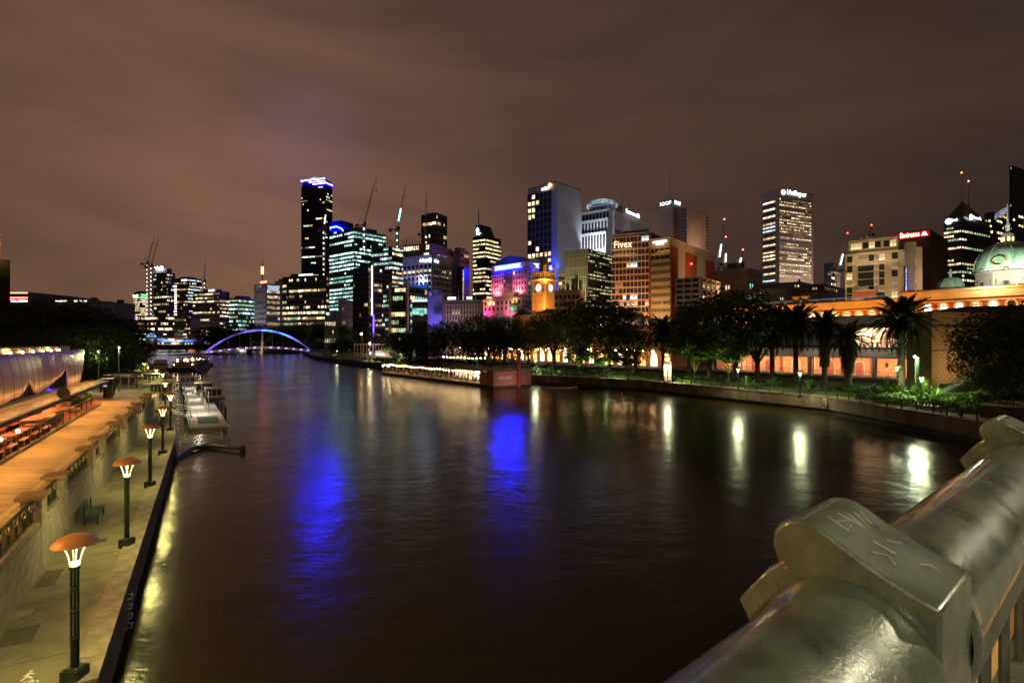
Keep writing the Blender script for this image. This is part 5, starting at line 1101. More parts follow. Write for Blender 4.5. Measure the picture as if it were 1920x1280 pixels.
# clock tower
ct = thing('clock_tower', 'ornate orange floodlit clock tower with twin white clock faces and a small dome', 'clock tower', (at(1020, 640, 335).x, 335, 2.6), math.radians(47))
def zc(py): return zof(py, 335) - 2.6
STC = mat('tower_stucco', (.58, .36, .15), .75, vary=.08); BRT = mat('tower_brick', (.34, .10, .04), .85, vary=.1)
k = MB(); k.box(-4.6, -4.6, 0, 4.6, 4.6, zc(528)); k.build('brick_shaft', BRT, ct)
k = MB()
for sx in (-1, 1):
    for sy in (-1, 1): k.box(sx * 4.0, sy * 4.0, 0, sx * 5.15, sy * 5.15, zc(512))
k.build('corner_pilaster', STC, ct)
k = MB()
for py in range(550, 592, 4):
    z = zc(py); k.box(-4.85, -4.85, z, 4.85, 4.85, z + .62)
    for sx in (-1, 1):
        for sy in (-1, 1): k.box(sx * 3.7, sy * 3.7, z - .1, sx * 5.5, sy * 5.5, z + .75)
k.build('stone_course', STC, ct)
k = MB()
for py, w_, h in ((528, 5.9, .9), (526, 6.3, .5), (512.5, 5.2, .5), (551, 5.4, .6), (533, 5.1, .4)): z = zc(py); k.box(-w_, -w_, z, w_, w_, z + h)
k.build('cornice', STC, ct)
k = MB(); k.box(-4.2, -4.2, zc(526), 4.2, 4.2, zc(512)); k.build('belfry_wall', BRT, ct)
k = MB()
for s_ in (-2.6, -.9, .9, 2.6):
    k.tube((s_, -4.5, zc(525)), (s_, -4.5, zc(513)), .5, n=8); k.tube((-4.5, s_, zc(525)), (-4.5, s_, zc(513)), .5, n=8)
k.build('belfry_column', STC, ct)
k = MB()
for sx in (-1, 1):
    for sy in (-1, 1): k.lathe([(1.05, 0), (1.05, 3.4), (1.3, 3.6), (1.2, 4.6), (.6, 5.6), (0, 5.9)], 10, (sx * 4.4, sy * 4.4, zc(513)))
k.build('corner_turret', STC, ct, smooth=False)
k = MB(); k.lathe([(3.7, zc(512)), (3.0, zc(509)), (2.9, zc(495)), (3.4, zc(494)), (3.2, zc(492.5))], 8, a0=PI / 8, a1=2 * PI + PI / 8); k.build('upper_stage', BRT, ct)
k = MB()
for i in range(8): a = i * PI / 4 + PI / 8; k.tube((3.1 * math.cos(a), 3.1 * math.sin(a), zc(511)), (2.95 * math.cos(a), 2.95 * math.sin(a), zc(494)), .38, n=6)
for i in range(4): a = i * PI / 2 + PI / 4; k.M = Matrix.Rotation(a + PI / 2 * 0, 4, 'Z'); k.box(2.5, -1.1, zc(507), 3.05, 1.1, zc(497)); k.M = None
k.build('lantern_frame', STC, ct)
k = MB(); k.lathe([(2.6, zc(492.5)), (2.55, zc(489)), (2.0, zc(485)), (1.0, zc(482.5)), (.45, zc(482)), (.35, zc(478)), (.5, zc(477)), (.12, zc(474)), (.08, zc(458)), (0, zc(457.5))], 16); k.build('dome_and_spire', mat('dusky_copper', (.22, .16, .16), .6), ct, smooth=True)
for a, sid in ((0, 'l'), (-PI / 2, 'r')):
    cf = MB(); n = 24; cf.add([(0, 0, 0)] + [(2.35 * math.cos(2 * PI * i / n), 0, 2.35 * math.sin(2 * PI * i / n)) for i in range(n)], [(0, 1 + i, 1 + (i + 1) % n) for i in range(n)])
    o = cf.build('clock_face', lit('clock_face', (.80, .88, 1), 1.25, 0, True), ct); o.location = ((0, -5.3, zc(541)) if sid == 'l' else (-5.3, 0, zc(541))); o.rotation_euler = (0, 0, a)
    rg = MB()
    for i in range(n):
        a0, a1 = 2 * PI * i / n, 2 * PI * (i + 1) / n
        rg.slab([(2.35 * math.cos(a0), .3, 2.35 * math.sin(a0)), (2.9 * math.cos(a0), .3, 2.9 * math.sin(a0)), (2.9 * math.cos(a1), .3, 2.9 * math.sin(a1)), (2.35 * math.cos(a1), .3, 2.35 * math.sin(a1))], (0, -.6, 0))
    for i in range(12): a0 = PI * i / 6; rg.box(2.0 * math.cos(a0) - .07, -.08, 2.0 * math.sin(a0) - .07, 2.0 * math.cos(a0) + .07, -.02, 2.0 * math.sin(a0) + .07)
    rg.build('clock_surround', STC, o); hd = MB(); hd.M = Matrix.Rotation(-.9, 4, 'Y'); hd.box(-.12, -.1, -.3, .12, -.03, 1.3); hd.M = Matrix.Rotation(1.9, 4, 'Y'); hd.box(-.08, -.1, -.3, .08, -.03, 1.9); hd.build('clock_hand', BLACKM, o)
for (x, y) in ((-13, -6), (-6, -13)):
    lamp('AREA', ct, (x, y, zc(585)), (1, .50, .12), 4598, 3, (x * .35, y * .35, zc(545)), name='tower_floodlight')
    lamp('AREA', ct, (x * .62, y * .62, zc(531)), (1, .52, .14), 871.2, 2, (x * .3, y * .3, zc(512)), name='tower_floodlight')
k = MB()
rf = thing('station_gable_roof', 'dark gabled station roofs at the foot of the clock tower', 'roof', (at(1015, 640, 318).x, 318, 2.6), DR)
for x0, h in ((-16, 0), (8, 1.5)): k.slab([(x0, 0, zof(588, 318) - 2.6), (x0 + 11, 0, zof(580, 318) - 2.6 + h), (x0 + 22, 0, zof(588, 318) - 2.6)], (0, -30, 0))
k.build('roof_plane', MATS['dark_roof'], rf); k = MB(); k.box(-16, -29, 0, 30, -.2, zof(588, 318) - 2.6); k.build('gable_wall', STUCCO, rf)
lamp('AREA', rf, (6, 8, 14), (1, .45, .12), 1375, 20, (6, 0, 26), sy=1, name='facade_uplight')

# ---------------------------------------------------------------- concourse and platform, nearer the river
vd_ = thing('station_concourse', 'station concourse with curved glass canopy above a brightly lit salmon brick platform wall', 'station building', (75, 95, 2.0), DR)
SALM = mat('salmon_brick', (.46, .24, .11), .8, vary=.14, scale=1.2); SOFF = mat('grey_beam', (.22, .20, .17), .8, vary=.15, scale=.5)
k = MB(); k.box(-3, -7, .5, 48, -6.6, 6.0); k.build('brick_wall', SALM, vd_)
k = MB(); k.box(-3, -6.6, 0, 60, 0, .9); k.box(-3, -.3, 0, 60, .1, 1.0); k.build('platform', CONC, vd_)
k = MB(); k.box(-3, -.02, -1, 60, .22, .75); k.build('platform_base', BLACKM, vd_)
k = MB(); k.box(-3, -9, 4.75, 60, .6, 5.1); k.build('soffit', CONCD, vd_)
k = MB(); k.box(-3, -9, 5.1, 16, 1.0, 6.5); k.box(16, -9, 5.1, 60, .8, 6.5); k.build('deck_beam', SOFF, vd_)
k = MB(); k.box(-3, .6, 6.5, 60, 1.1, 6.8); 
for i in range(24): k.box(-3 + i * 1.1, 1.0, 6.15, -3 + i * 1.1 + .2, 1.3, 6.55)
k.build('ledge', BLACKM, vd_)
def larch(x, w_, m, n='platform_arch'):
    g = MB(); nn_ = 10; vs = [(w_ * math.cos(PI * i / nn_), 0, 2.1 + w_ * math.sin(PI * i / nn_)) for i in range(nn_ + 1)] + [(-w_, 0, 0), (w_, 0, 0)]; g.add([(p[0], .03, p[2]) for p in vs], [tuple(range(len(vs)))], 1)
    for i in range(nn_): a0, a1 = PI * i / nn_, PI * (i + 1) / nn_; g.slab([(w_ * math.cos(a0), .02, 2.1 + w_ * math.sin(a0)), ((w_ + .22) * math.cos(a0), .02, 2.1 + (w_ + .22) * math.sin(a0)), ((w_ + .22) * math.cos(a1), .02, 2.1 + (w_ + .22) * math.sin(a1)), (w_ * math.cos(a1), .02, 2.1 + w_ * math.sin(a1))], (0, .16, 0), 0)
    g.box(-w_ - .22, .02, 0, -w_, .18, 2.1, 0); g.box(w_, .02, 0, w_ + .22, .18, 2.1, 0); g.box(-.2, .04, 0, .25, .1, 2.2, 2)
    o = g.build(n, [CREAM, m, REDC], vd_); o.location = (x, -6.6, .9)
larch(4.9, .95, mat('pale_blue_niche', (.32, .36, .42), .7)); DOORB = mat('brown_door', (.26, .10, .05), .7); larch(14.5, .8, DOORB); larch(20.5, 1.1, DOORB); larch(27.5, .9, CREAM); larch(34, .9, DOORB); larch(41, 1.0, CREAM)
k = MB()
for x in (1.6, 7.3, 12.2, 17.8, 24, 31, 38): k.box(x - .25, -6.62, .9, x + .25, -6.35, 4.7)
k.build('red_door_panel', mat('door_red', (.24, .04, .025), .6), vd_)
k = MB()
for x in (1.0, 6.7, 11.6, 17.2, 23.3): k.box(x - .12, -6.6, .9, x + .12, -6.2, 4.7)
k.build('cream_pilaster', CREAM, vd_)
k = MB()
for x, z in ((9.6, 2.8), (-.6, 2.6), (16.4, 3.0)): k.box(x - .25, -6.6, z, x + .25, -6.5, z + .9)
k.build('notice_board', BLACKM, vd_)
k = MB(); n = 96
for i in range(n): x = -3 + 51 * i / n; k.box(x, -.35, .95, x + .035, -.31, 2.1)
k.box(-3, -.37, 2.1, 48, -.29, 2.16); k.build('platform_railing', BLACKM, vd_, kind='stuff')
for x in (2.2, 9.3, 21.5, 33, 45): k = MB(); k.box(x - .28, -.6, -.5, x + .28, .1, 4.8); k.build('column', SOFF, vd_)
for x in (1, 8, 15, 22, 29, 36, 43): lamp('AREA', vd_, (x, -2.6, 4.6), (1, .60, .34), 624, 4.5, (x, -5.2, 1), sy=.5, name='soffit_light')
for x in (3, 11, 20, 30): lamp('AREA', vd_, (x, 5, 5.6), (1, .8, .6), 160, 6, (x, 0, 8.5), sy=.5, name='fascia_fill')  # added fill lamps without fixtures, they brighten the fascia panel
# canopy
GLZ = lit('concourse_glow', (1, .56, .28), 3.6, .5)
for i in range(9):
    x0 = -2.6 + i * 1.75; k = MB(); n = 7
    pf = [(-5 + 5.6 * math.sin(PI / 2 * j / n), 7.9 + 2.7 * math.cos(PI / 2 * j / n)) for j in range(n + 1)]
    for j in range(n): k.quad((x0, pf[j][0], pf[j][1]), (x0 + 1.6, pf[j][0], pf[j][1]), (x0 + 1.6, pf[j + 1][0], pf[j + 1][1]), (x0, pf[j + 1][0], pf[j + 1][1]))
    k.build('curved_pane', GLZ, vd_, smooth=True); k = MB(); k.path([(x0 - .07, y + .05, z + .05) for y, z in pf], .08, 5); k.build('canopy_rib', BLACKM, vd_)
    k = MB(); k.quad((x0, .55, 6.9), (x0 + 1.6, .55, 6.9), (x0 + 1.6, .55, 7.8), (x0, .55, 7.8)); k.build('lower_pane', lit('concourse_low', (1, .62, .32), 1.8, 1.5), vd_)
k = MB(); k.box(-2.8, .5, 7.78, 13.2, .72, 7.92); k.box(-2.8, .5, 6.8, 13.2, .7, 6.9)
for i in range(30): x = -2.7 + i * .55; k.box(x, .58, 6.85, x + .05, .66, 7.85)
k.build('transom', BLACKM, vd_)
k = MB()
rnd = random.Random(5)
for i in range(9): x = rnd.uniform(-2, 12); k.box(x, .62, 6.85, x + .35, .7, 6.85 + rnd.uniform(.6, .9)); k.ball((x + .17, .66, 7.8), .12, 6)
k.build('silhouetted_commuters', BLACKM, vd_, kind='stuff')
k = MB(); k.box(-3, -5, 10.8, 34, .4, 12.9)
for i in range(80): x = 2 + i * .4; k.box(x, .4, 10.9, x + .12, .46, 12.8)
k.build('fascia_panel', mat('mauve_panel', (.22, .18, .17), .8), vd_)
k = MB(); k.box(16.5, .5, 10.9, 24.5, .62, 12.9); k.build('sign_board', mat('olive_board', (.08, .06, .025), .8), vd_); text('ROCKS', vd_, (23.8, .68, 11.8), 1.3, mat('dull_letter', (.40, .34, .24), .7), (PI / 2, 0, PI), 4.6, .04)
k = MB(); k.box(-3.4, -5, 12.9, 34, .8, 13.1); k.box(-3.4, -5, 10.6, 34, .9, 10.8); k.build('fascia_cap', SOFF, vd_)
k = MB(); k.box(13.4, -6, 6.6, 60, -.2, 10.6); k.build('dark_wall', BLACKM, vd_)
# lit arcade restaurants behind the plane trees
ar = thing('arcade_restaurants', 'row of warmly lit vaulted restaurants glimpsed behind the plane trees', 'restaurant row', (75, 95, 2.0), DR)
k = MB(); k.box(60, -14, 0, 215, -4, 7.6); k.build('brick_wall', SALM, ar); k = MB(); k.box(59, -14, 7.6, 216, -3.2, 8.1); k.build('roof', MATS['dark_roof'], ar)
AWN = [archwin(lit('cafe_warm', (1, .50, .18), 4.5, .8)), archwin(lit('cafe_bright', (1, .74, .42), 6.0, .8)), archwin(lit('cafe_orange', (1, .38, .09), 3.0, .8))]
x = 62; i = 0
while x < 212: inst('window', AWN[(i * 7) % 3], ar, (x, -3.98, 3.6), (0, 0, 0), (1.25, 1, 1.25)); x += 4.3; i += 1
k = MB(); k.box(60, -4, 5.6, 214, -1.6, 5.8); k.build('awning', mat('dark_awning', (.05, .03, .03), .9), ar)
k = MB(); rnd = random.Random(6)
for i in range(110): k.ball((60 + rnd.random() * 154, -1.4, 5.3 + rnd.uniform(-.3, .3)), .12, 5)
k.build('festoon_bulbs', BULB, ar, kind='stuff')
for x in range(66, 214, 22): lamp('AREA', ar, (x, 3, 6.5), (1, .62, .32), 500, 12, (x, -1, 0), sy=.6, name='awning_light')
# sandstone building at the right end
B = Bd('sandstone pavilion with banded courses and an arched window right of the concourse', 1700, 1746, 1990, 88, 74, 590, z0=2.0, wall=mat('ochre_sandstone', (.26, .19, .11), .88, vary=.22, scale=.8, bump=.4), name='sandstone_pavilion')
OS = MATS['ochre_sandstone']; q = MB(); q.box(0, 0, 0, .06, 1, 1); q2 = q.mesh('sandstone_block', OS)
nb = 0
for j in range(22):
    z = .3 + j * .55; y = -.5 * (j % 2)
    while y < 16 and nb < 280:
        y0 = max(0, y); y1 = y + 1.2
        if not (8.6 < (y0 + y1) / 2 < 11.2 and 6.6 < z < 11.2): inst('sandstone_block', q2, B.r, (0 + random.uniform(0, .02), y0 + .01, z), (0, 0, 0), (1, y1 - y0 - .03, .52)); nb += 1
        y = y1
k = MB(); k.box(-B.a, -.3, B.H - .2, .45, B.b, B.H + .5); k.box(-B.a, -.2, B.H - 2.2, .3, B.b, B.H - 1.9); k.box(-B.a, -.2, 6.1, .25, B.b, 6.45); k.build('cornice', OS, B.r)
k = MB(); n = 12; c = (9.9, 8.3); vs = [(.08, c[0] + 1.1 * math.cos(PI * i / n), c[1] + 1.1 * math.sin(PI * i / n)) for i in range(n + 1)] + [(.08, c[0] - 1.1, c[1] - 1.5), (.08, c[0] + 1.1, c[1] - 1.5)]; k.add(vs, [tuple(range(len(vs)))])
k.build('arched_window', WW, B.r); k = MB()
for i in range(n): a0, a1 = PI * i / n, PI * (i + 1) / n; k.slab([(.08, c[0] + r_ * math.cos(a), c[1] + r_ * math.sin(a)) for r_, a in ((1.1, a0), (1.5, a0), (1.5, a1), (1.1, a1))], (.18, 0, 0))
k.box(.1, c[0] - .04, c[1] - 1.5, .16, c[0] + .04, c[1] + 1.1); k.box(.1, c[0] - 1.1, c[1] - .1, .16, c[0] + 1.1, c[1]); k.build('arch_surround', OS, B.r)
k = MB(); k.add([(-B.a, 1, B.H + .5), (0, 1, B.H + .5), (0, B.b, B.H + .5), (-B.a, B.b, B.H + .5), (-4, 14, B.H + 1.9), (-4, B.b - 2, B.H + 2.4)], [(0, 1, 4), (1, 2, 5, 4), (2, 3, 5), (3, 0, 4, 5)]); k.build('hip_roof', mat('slate_roof', (.06, .05, .045), .8, vary=.2, scale=1), B.r)
lamp('AREA', B.r, (6, 3, 2), (1, .62, .25), 630, 2, (0, 4, 9), name='wall_uplight')

# ---------------------------------------------------------------- right bank planting
for i, (px, Y, top, rad, lab) in enumerate((
    (762, 188, 622, 5.5, 'small dark plane tree at the left end of the right bank row'), (800, 182, 606, 7, 'plane tree above the far end of the floating bar'), (848, 174, 597, 7.5, 'broad plane tree behind the red parasols'),
    (897, 168, 590, 7.5, 'plane tree below the old cream hotel'), (945, 160, 590, 7.5, 'plane tree left of the small pale dome'), (990, 150, 596, 6.5, 'plane tree directly below the clock tower'),
    (1038, 135, 580, 7, 'plane tree just right of the clock tower'), (1088, 126, 560, 8, 'tall plane tree in front of the ribbed block'), (1142, 121, 561, 8, 'tall plane tree in front of the gridded office'),
    (1190, 119, 582, 6.5, 'plane tree left of the gap showing the station'), (1292, 110, 590, 6, 'plane tree right of the gap showing the station'), (1332, 103, 556, 7, 'tall dark plane tree under the green dome'),
    (1378, 99, 538, 8, 'highest dark plane tree of the right bank row'), (1420, 99, 566, 5.5, 'plane tree at the right end of the row beside the palms'))):
    X = (px - 960) / 1000 * Y; tree(X, Y, 2.3, zof(top, Y) - 2.3, rad, lab, 'plane trees along the right bank', dens=2 if px < 960 else 1)
tree(at(1885, 0, 66).x, 66, 3.2, zof(578, 66) - 3.2, 5.6, 'large spreading dark tree in front of the sandstone pavilion', 'dark trees at the right edge', 'fig_tree', 2)
tree(at(1975, 0, 60).x, 60, 3.2, 11.5, 6, 'dark tree cut off by the right edge of the picture', 'dark trees at the right edge', 'fig_tree', 2)
tree(at(1862, 0, 58).x, 58, 3.0, 4.6, 1.7, 'small round leafy tree with lit top behind the ramp railing', 'dark trees at the right edge', 'small_tree', 1)
def uplight(x, y, z, col, W_, label, tgt=(0, 0, 3)):
    r = thing('garden_uplight', label, 'garden light', (x, y, z), 0, 'garden lights'); k = MB(); k.lathe([(.09, 0), (.09, .18), (.07, .2), (0, .2)], 8); k.build('housing', BLACKM, r)
    lamp('SPOT', r, (0, 0, .25), col, W_, .08, tgt, 120, name='spot_light')
for px, Y, lab in ((1303, 98, 'under the pale forked trunk'), (1366, 92, 'under the second pale trunk'), (1130, 112, 'under the tree behind the railing'), (1045, 122, 'beside the floating bar end'), (912, 158, 'behind the floating bar middle'), (850, 166, 'behind the red parasols'), (1085, 118, 'under the tall tree by the railing')):
    uplight(at(px, 0, Y).x, Y - 1.2, 2.45, (.80, 1, .30), 1500, 'small green-white garden light ' + lab)
for px, Y, h, lab in ((1303, 99.5, 7, 'pale forked trunk tree lit from below'), (1366, 93.5, 6.8, 'second pale trunk tree lit from below'), (1178, 106, 5.5, 'thin pale trunk tree behind the railing'), (1130, 114, 5.2, 'low lit sapling behind the railing'), (1085, 119, 5.5, 'low lit sapling left of centre behind the railing')):
    r = thing('young_tree', lab, 'tree', (at(px, 0, Y).x, Y, 2.4), px, 'young trees by the railing'); inst('trunk', TRK[1], r, scl=(.55, .55, h / 13)); inst('crown', CRNB, r, (0, 0, h * .8), scl=(1.5, 1.5, .9))
palm(at(1690, 0, 85).x, 85, 2.4, zof(603, 85) - 2.4, 'tallest palm with a wide arching crown in front of the concourse', 56, 1.5, tr=.5)
palm(at(1492, 0, 92).x, 92, 2.4, zof(608, 92) - 2.4, 'dark palm right of the plane tree row', 46, 1.35, tr=.4)
palm(at(1448, 0, 97).x, 97, 2.4, zof(618, 97) - 2.4, 'dark palm hidden against the plane trees', 46, 1.3, tr=.4)
palm(at(1546, 0, 88).x, 88, 2.4, zof(612, 88) - 2.4, 'palm with a shaggy skirted trunk below the dark sign', 40, 1.0, True, .42)
palm(at(1590, 0, 84).x, 84, 2.4, zof(636, 84) - 2.4, 'shorter thick palm with a shaggy skirt left of the tallest palm', 40, 1.05, True, .55)
palm(at(1243, 0, 112).x, 112, 2.4, zof(622, 112) - 2.4, 'dark palm in the gap showing the orange station', 44, 1.2, tr=.4)
for px, Y, s, n, lab in ((1735, 68.2, 2.1, 34, 'largest spiky plant around the near lamp post'), (1663, 72, 1.7, 34, 'second largest spiky plant, in the lit bed'), (1688, 70, 1.2, 30, 'spiky plant between the two largest'), (1712, 69, 1.2, 30, 'spiky plant just left of the near lamp post'), (1640, 74, 1.15, 30, 'spiky plant at the left end of the lit bed'),
                         (1752, 66, 1.3, 30, 'spiky plant with pale leaves right of the near lamp post'), (1515, 80, 1.4, 28, 'spiky plant below the shaggy palm'), (1452, 84, 1.4, 28, 'spiky plant below the dark palms'), (1400, 88, 1.3, 28, 'spiky plant beside the second pale trunk'), (1676, 73.5, 1.2, 26, 'small spiky plant behind the second largest')):
    agave(at(px, 0, Y).x, Y, 2.5, s, lab, n)
def cover(name, pts, wdt, n, h, m, z, label, size=.28):
    rnd = random.Random(n); v = []; f = []
    for _ in range(n):
        i = rnd.randrange(len(pts) - 1); a, b = Vector(pts[i]), Vector(pts[i + 1]); u = rnd.random(); p = a + (b - a) * u; d = (b - a).normalized(); nn = Vector((d.y, -d.x)); p = p + nn * rnd.uniform(0, wdt)
        hh = h * (.4 + .6 * abs(math.sin(p.x * .8) * math.cos(p.y * .6))) * rnd.random(); P = Vector((p.x, p.y, z + hh)); s = size * rnd.uniform(.5, 1.2)
        nrm = Vector((rnd.gauss(0, 1), rnd.gauss(0, 1), rnd.gauss(.6, 1))).normalized(); A = nrm.orthogonal().normalized() * s; Bv = nrm.cross(A.normalized()) * s * .5; k = len(v)
        v += [tuple(P - A), tuple(P - Bv), tuple(P + A), tuple(P + Bv)]; f.append((k, k + 1, k + 2, k + 3))
    me = D.meshes.new(name); me.from_pydata(v, [], f); me.materials.append(m); o = D.objects.new(name, me); link(o); tag(o, label, None, None, 'stuff')
E2 = [(p.x, p.y) for p in offset_poly(REDG[3:13], -6.4, 0)[0]]
cover('ground_cover', E2, 6, 26000, .9, LEAFB, 2.4, 'low green planting lit by the path lamps')
cover('ground_cover', [(48.5, 72), (55, 62), (58, 58)], 5, 6000, 1.0, LEAFB, 2.5, 'dense green planting under the spiky plants')
cover('hedge', [(64, 44), (58, 60), (54, 62)], 3, 3500, 1.6, LEAFB, 3.0, 'bright shrub mass behind the ramp railing')
cover('shrubs', [(p.x + 3, p.y) for p in REDG[9:14]], 16, 14000, 1.6, LEAF, 2.3, 'dark shrubs behind the floating bar', .5)
pl = thing('planter_wall', 'low pale planter wall with studs below the spiky plants', 'wall', (0, 0, 2))
k = MB(); k.poly([(47.2, 71.5), (50.2, 60.5), (52.5, 60.2), (52.7, 61), (51, 61.3), (48, 72)], 0, .62); k.build('wall', QST, pl)
k = MB()
for i in range(26): k.ball((47.2 + 2.6 * i / 26, 71.4 - 9.5 * i / 26, .45), .045, 5)
k.build('wall_studs', lit('stud', (1, 1, .8), 3, 0), pl, kind='stuff')
# steps and upper ramp
rp = thing('ramp_wall', 'stained concrete ramp wall with a railing at the right edge', 'wall', (0, 0, 2))
k = MB(); k.poly([(49.3, 56.2), (60, 48), (80, 40), (80, 60), (62, 62), (54, 60)], 0, 1.25); k.build('wall', QWALL, rp); k = MB(); k.poly([(49.5, 56.5), (60, 48.3), (80, 40.3), (80, 60), (62, 62), (54, 60)], 1.25, 1.3); k.build('paving', PATHR, rp)
sp = thing('garden_steps', 'short flight of pale steps beside the planter', 'steps', (51.2, 59.2, 2.0), -.5)
for i in range(5): k = MB(); k.box(0, i * .38, 0, 3.2, 3, .12 + i * .14); k.build('step', QST, sp)
stt = thing('staircase', 'stair flight with green railing beside the sandstone pavilion', 'stairs', (at(1775, 0, 80).x, 80, 2.4), -.2)
for i in range(12): k = MB(); k.box(i * .45, 0, 0, 7, 2.2, .25 + i * .24); k.build('step', QST, stt)
k = MB(); k.tube((0, 0, 1.2), (6, 0, 4.4), .05); k.tube((0, 0, .8), (6, 0, 4.0), .04)
for i in range(8): k.tube((i * .8, 0, .3 + i * .43), (i * .8, 0, 1.2 + i * .427), .04)
k.build('handrail', mat('teal_rail', (.03, .25, .17), .5), stt)
RAILM = mat('charcoal_rail', (.03, .028, .025), .5, .3)
def railing(name, label, pts, z, h=1.05, sp_=2.2, pick=.16):
    r = thing(name, label, 'railing', (0, 0, z)); pk = MB(); tr_ = MB(); pm = MB(); pm.box(-.055, -.055, 0, .055, .055, h + .03); pm = pm.mesh('post', RAILM)
    for i in range(len(pts) - 1):
        a, b = Vector((*pts[i], 0)), Vector((*pts[i + 1], 0)); L = (b - a).length; n = max(1, round(L / sp_)); rz = math.atan2((b - a).y, (b - a).x)
        for j in range(n): p = a + (b - a) * j / n; inst('post', pm, r, p, (0, 0, rz))
        tr_.tube(a + Vector((0, 0, h)), b + Vector((0, 0, h)), .035, n=6); tr_.tube(a + Vector((0, 0, .12)), b + Vector((0, 0, .12)), .02, n=4)
        for j in range(int(L / pick)): p = a + (b - a) * (j * pick / L); pk.box(p.x - .009, p.y - .009, .12, p.x + .009, p.y + .009, h)
    tr_.build('top_rail', RAILM, r); pk.build('pickets', RAILM, r, kind='stuff')
E3 = [(p.x, p.y) for p in offset_poly(REDG[1:11], -.12, 0)[0]]
railing('path_railing', 'dark picket railing along the whole right bank path edge', E3, 2.22)
railing('ramp_railing', 'dark railing on top of the right hand ramp wall', [(49.6, 56.6), (60, 48.5), (74, 43)], 3.3, 1.0, 2.4)
gl = thing('quay_depth_marks', 'white rung ladder marks on the right bank quay wall', 'ladder', (0, 0, 0)); p0 = at(1541, 770, 75.2)
for i in range(6): k = MB(); k.box(p0.x - .28, p0.y - .75, .7 + i * .26, p0.x + .28, p0.y - .6, .76 + i * .26); k.build('rung', PNT, gl)
# green light pole, menu board, bins, person
lp = thing('green_light_pole', 'thick green pole with a brilliant white green lamp in front of the platform', 'light pole', (at(1720, 0, 80).x, 80, 2.4))
k = MB(); k.lathe([(.32, 0), (.30, 5.2), (.2, 5.3)], 14); k.build('pole', mat('pole_green', (.10, .16, .09), .6), lp); k = MB(); k.ball((-.5, -.2, 5.3), .17, 10); k.build('lamp', lit('green_white_lamp', (.75, 1, .75), 60, 0, True), lp); lamp('POINT', lp, (-.9, -.6, 5.2), (.8, 1, .65), 900, .15)
mb_ = thing('menu_board', 'upright illuminated board glowing orange among the path shrubs', 'sign board', (at(1252, 0, 104).x, 104, 2.4)); k = MB(); k.box(-.7, 0, 0, .7, .15, 4.6 * .8); k.build('panel', lit('menu_panel', (1, .55, .28), 1.1, .8), mb_); k = MB(); k.box(-.8, .15, -.1, .8, .3, 3.8); k.build('frame', BLACKM, mb_)
def person_mesh(name, seated=False, cols=None):
    k = MB()
    if seated:
        for s in (-.1, .1): k.path([(s, 0, .48), (s, -.42, .50), (s, -.46, .05), (s, -.58, .03)], [.09, .075, .05, .04], 7)
        k.path([(0, 0, .45), (0, .02, .65), (0, .03, .90), (0, .02, 1.02), (0, 0, 1.10)], [.16, .15, .19, .14, .06], 9, 1)
        for s in (-1, 1): k.path([(s * .19, .02, .98), (s * .24, -.05, .72), (s * .16, -.28, .66)], [.055, .045, .035], 6, 1)
        k.ball((0, -.02, 1.22), .115, 8, 2)
    else:
        for s in (-.1, .1): k.path([(s, 0, .90), (s, -.02, .5), (s * 1.1, .02, .06), (s * 1.1, -.12, .04)], [.10, .075, .05, .04], 7)
        k.path([(0, 0, .85), (0, 0, 1.1), (0, .01, 1.38), (0, .01, 1.47), (0, 0, 1.55)], [.16, .14, .19, .12, .055], 9, 1)
        for s in (-1, 1): k.path([(s * .2, 0, 1.42), (s * .25, .02, 1.12), (s * .22, -.08, .86)], [.055, .045, .035], 6, 1)
        k.ball((0, -.02, 1.66), .11, 8, 2)
    return k.mesh(name, cols or [mat('dark_trousers', (.03, .03, .04), .9), mat('dark_shirt', (.08, .06, .06), .9), mat('skin', (.42, .25, .17), .6)], True)
PS = person_mesh('person', True); PS2 = person_mesh('person', True, [MATS['dark_trousers'], mat('red_shirt', (.28, .06, .04), .9), MATS['skin']]); PT = person_mesh('person', False); PT2 = person_mesh('person', False, [MATS['dark_trousers'], mat('pale_shirt', (.45, .40, .36), .9), MATS['skin']])
o = inst('person', person_mesh('person', True, [mat('black_cloth', (.02, .02, .02), .9), mat('pale_cloth', (.45, .45, .42), .9), MATS['skin']]), None, (at(1806, 0, 56.2).x, 56.2, 2.22), (0, 0, -1.0), (1.1, 1.1, 1.1)); tag(o, 'person in pale clothes sitting slumped against the ramp wall', 'person')
kb = thing('path_bench', 'grey slatted bench facing the river beside the planter steps', 'bench', (at(1780, 0, 58).x, 58, 2.02), -.9)
for i in range(4): k = MB(); k.box(-.9, i * .12, .42, .9, i * .12 + .09, .46); k.build('slat', CONC, kb)
for x in (-.8, .8): k = MB(); k.box(x - .05, 0, 0, x + .05, .45, .42); k.build('leg', BLACKM, kb)
by = thing('channel_buoy', 'small yellow spar buoy floating near the right bank', 'buoy', (at(1166, 0, 92).x, 92, 0)); k = MB(); k.lathe([(0, -.2), (.28, -.1), (.30, .15), (.10, .3), (.07, 1.0), (.0, 1.1)], 10); k.build('float', mat('buoy_yellow', (.6, .38, .06), .6), by)

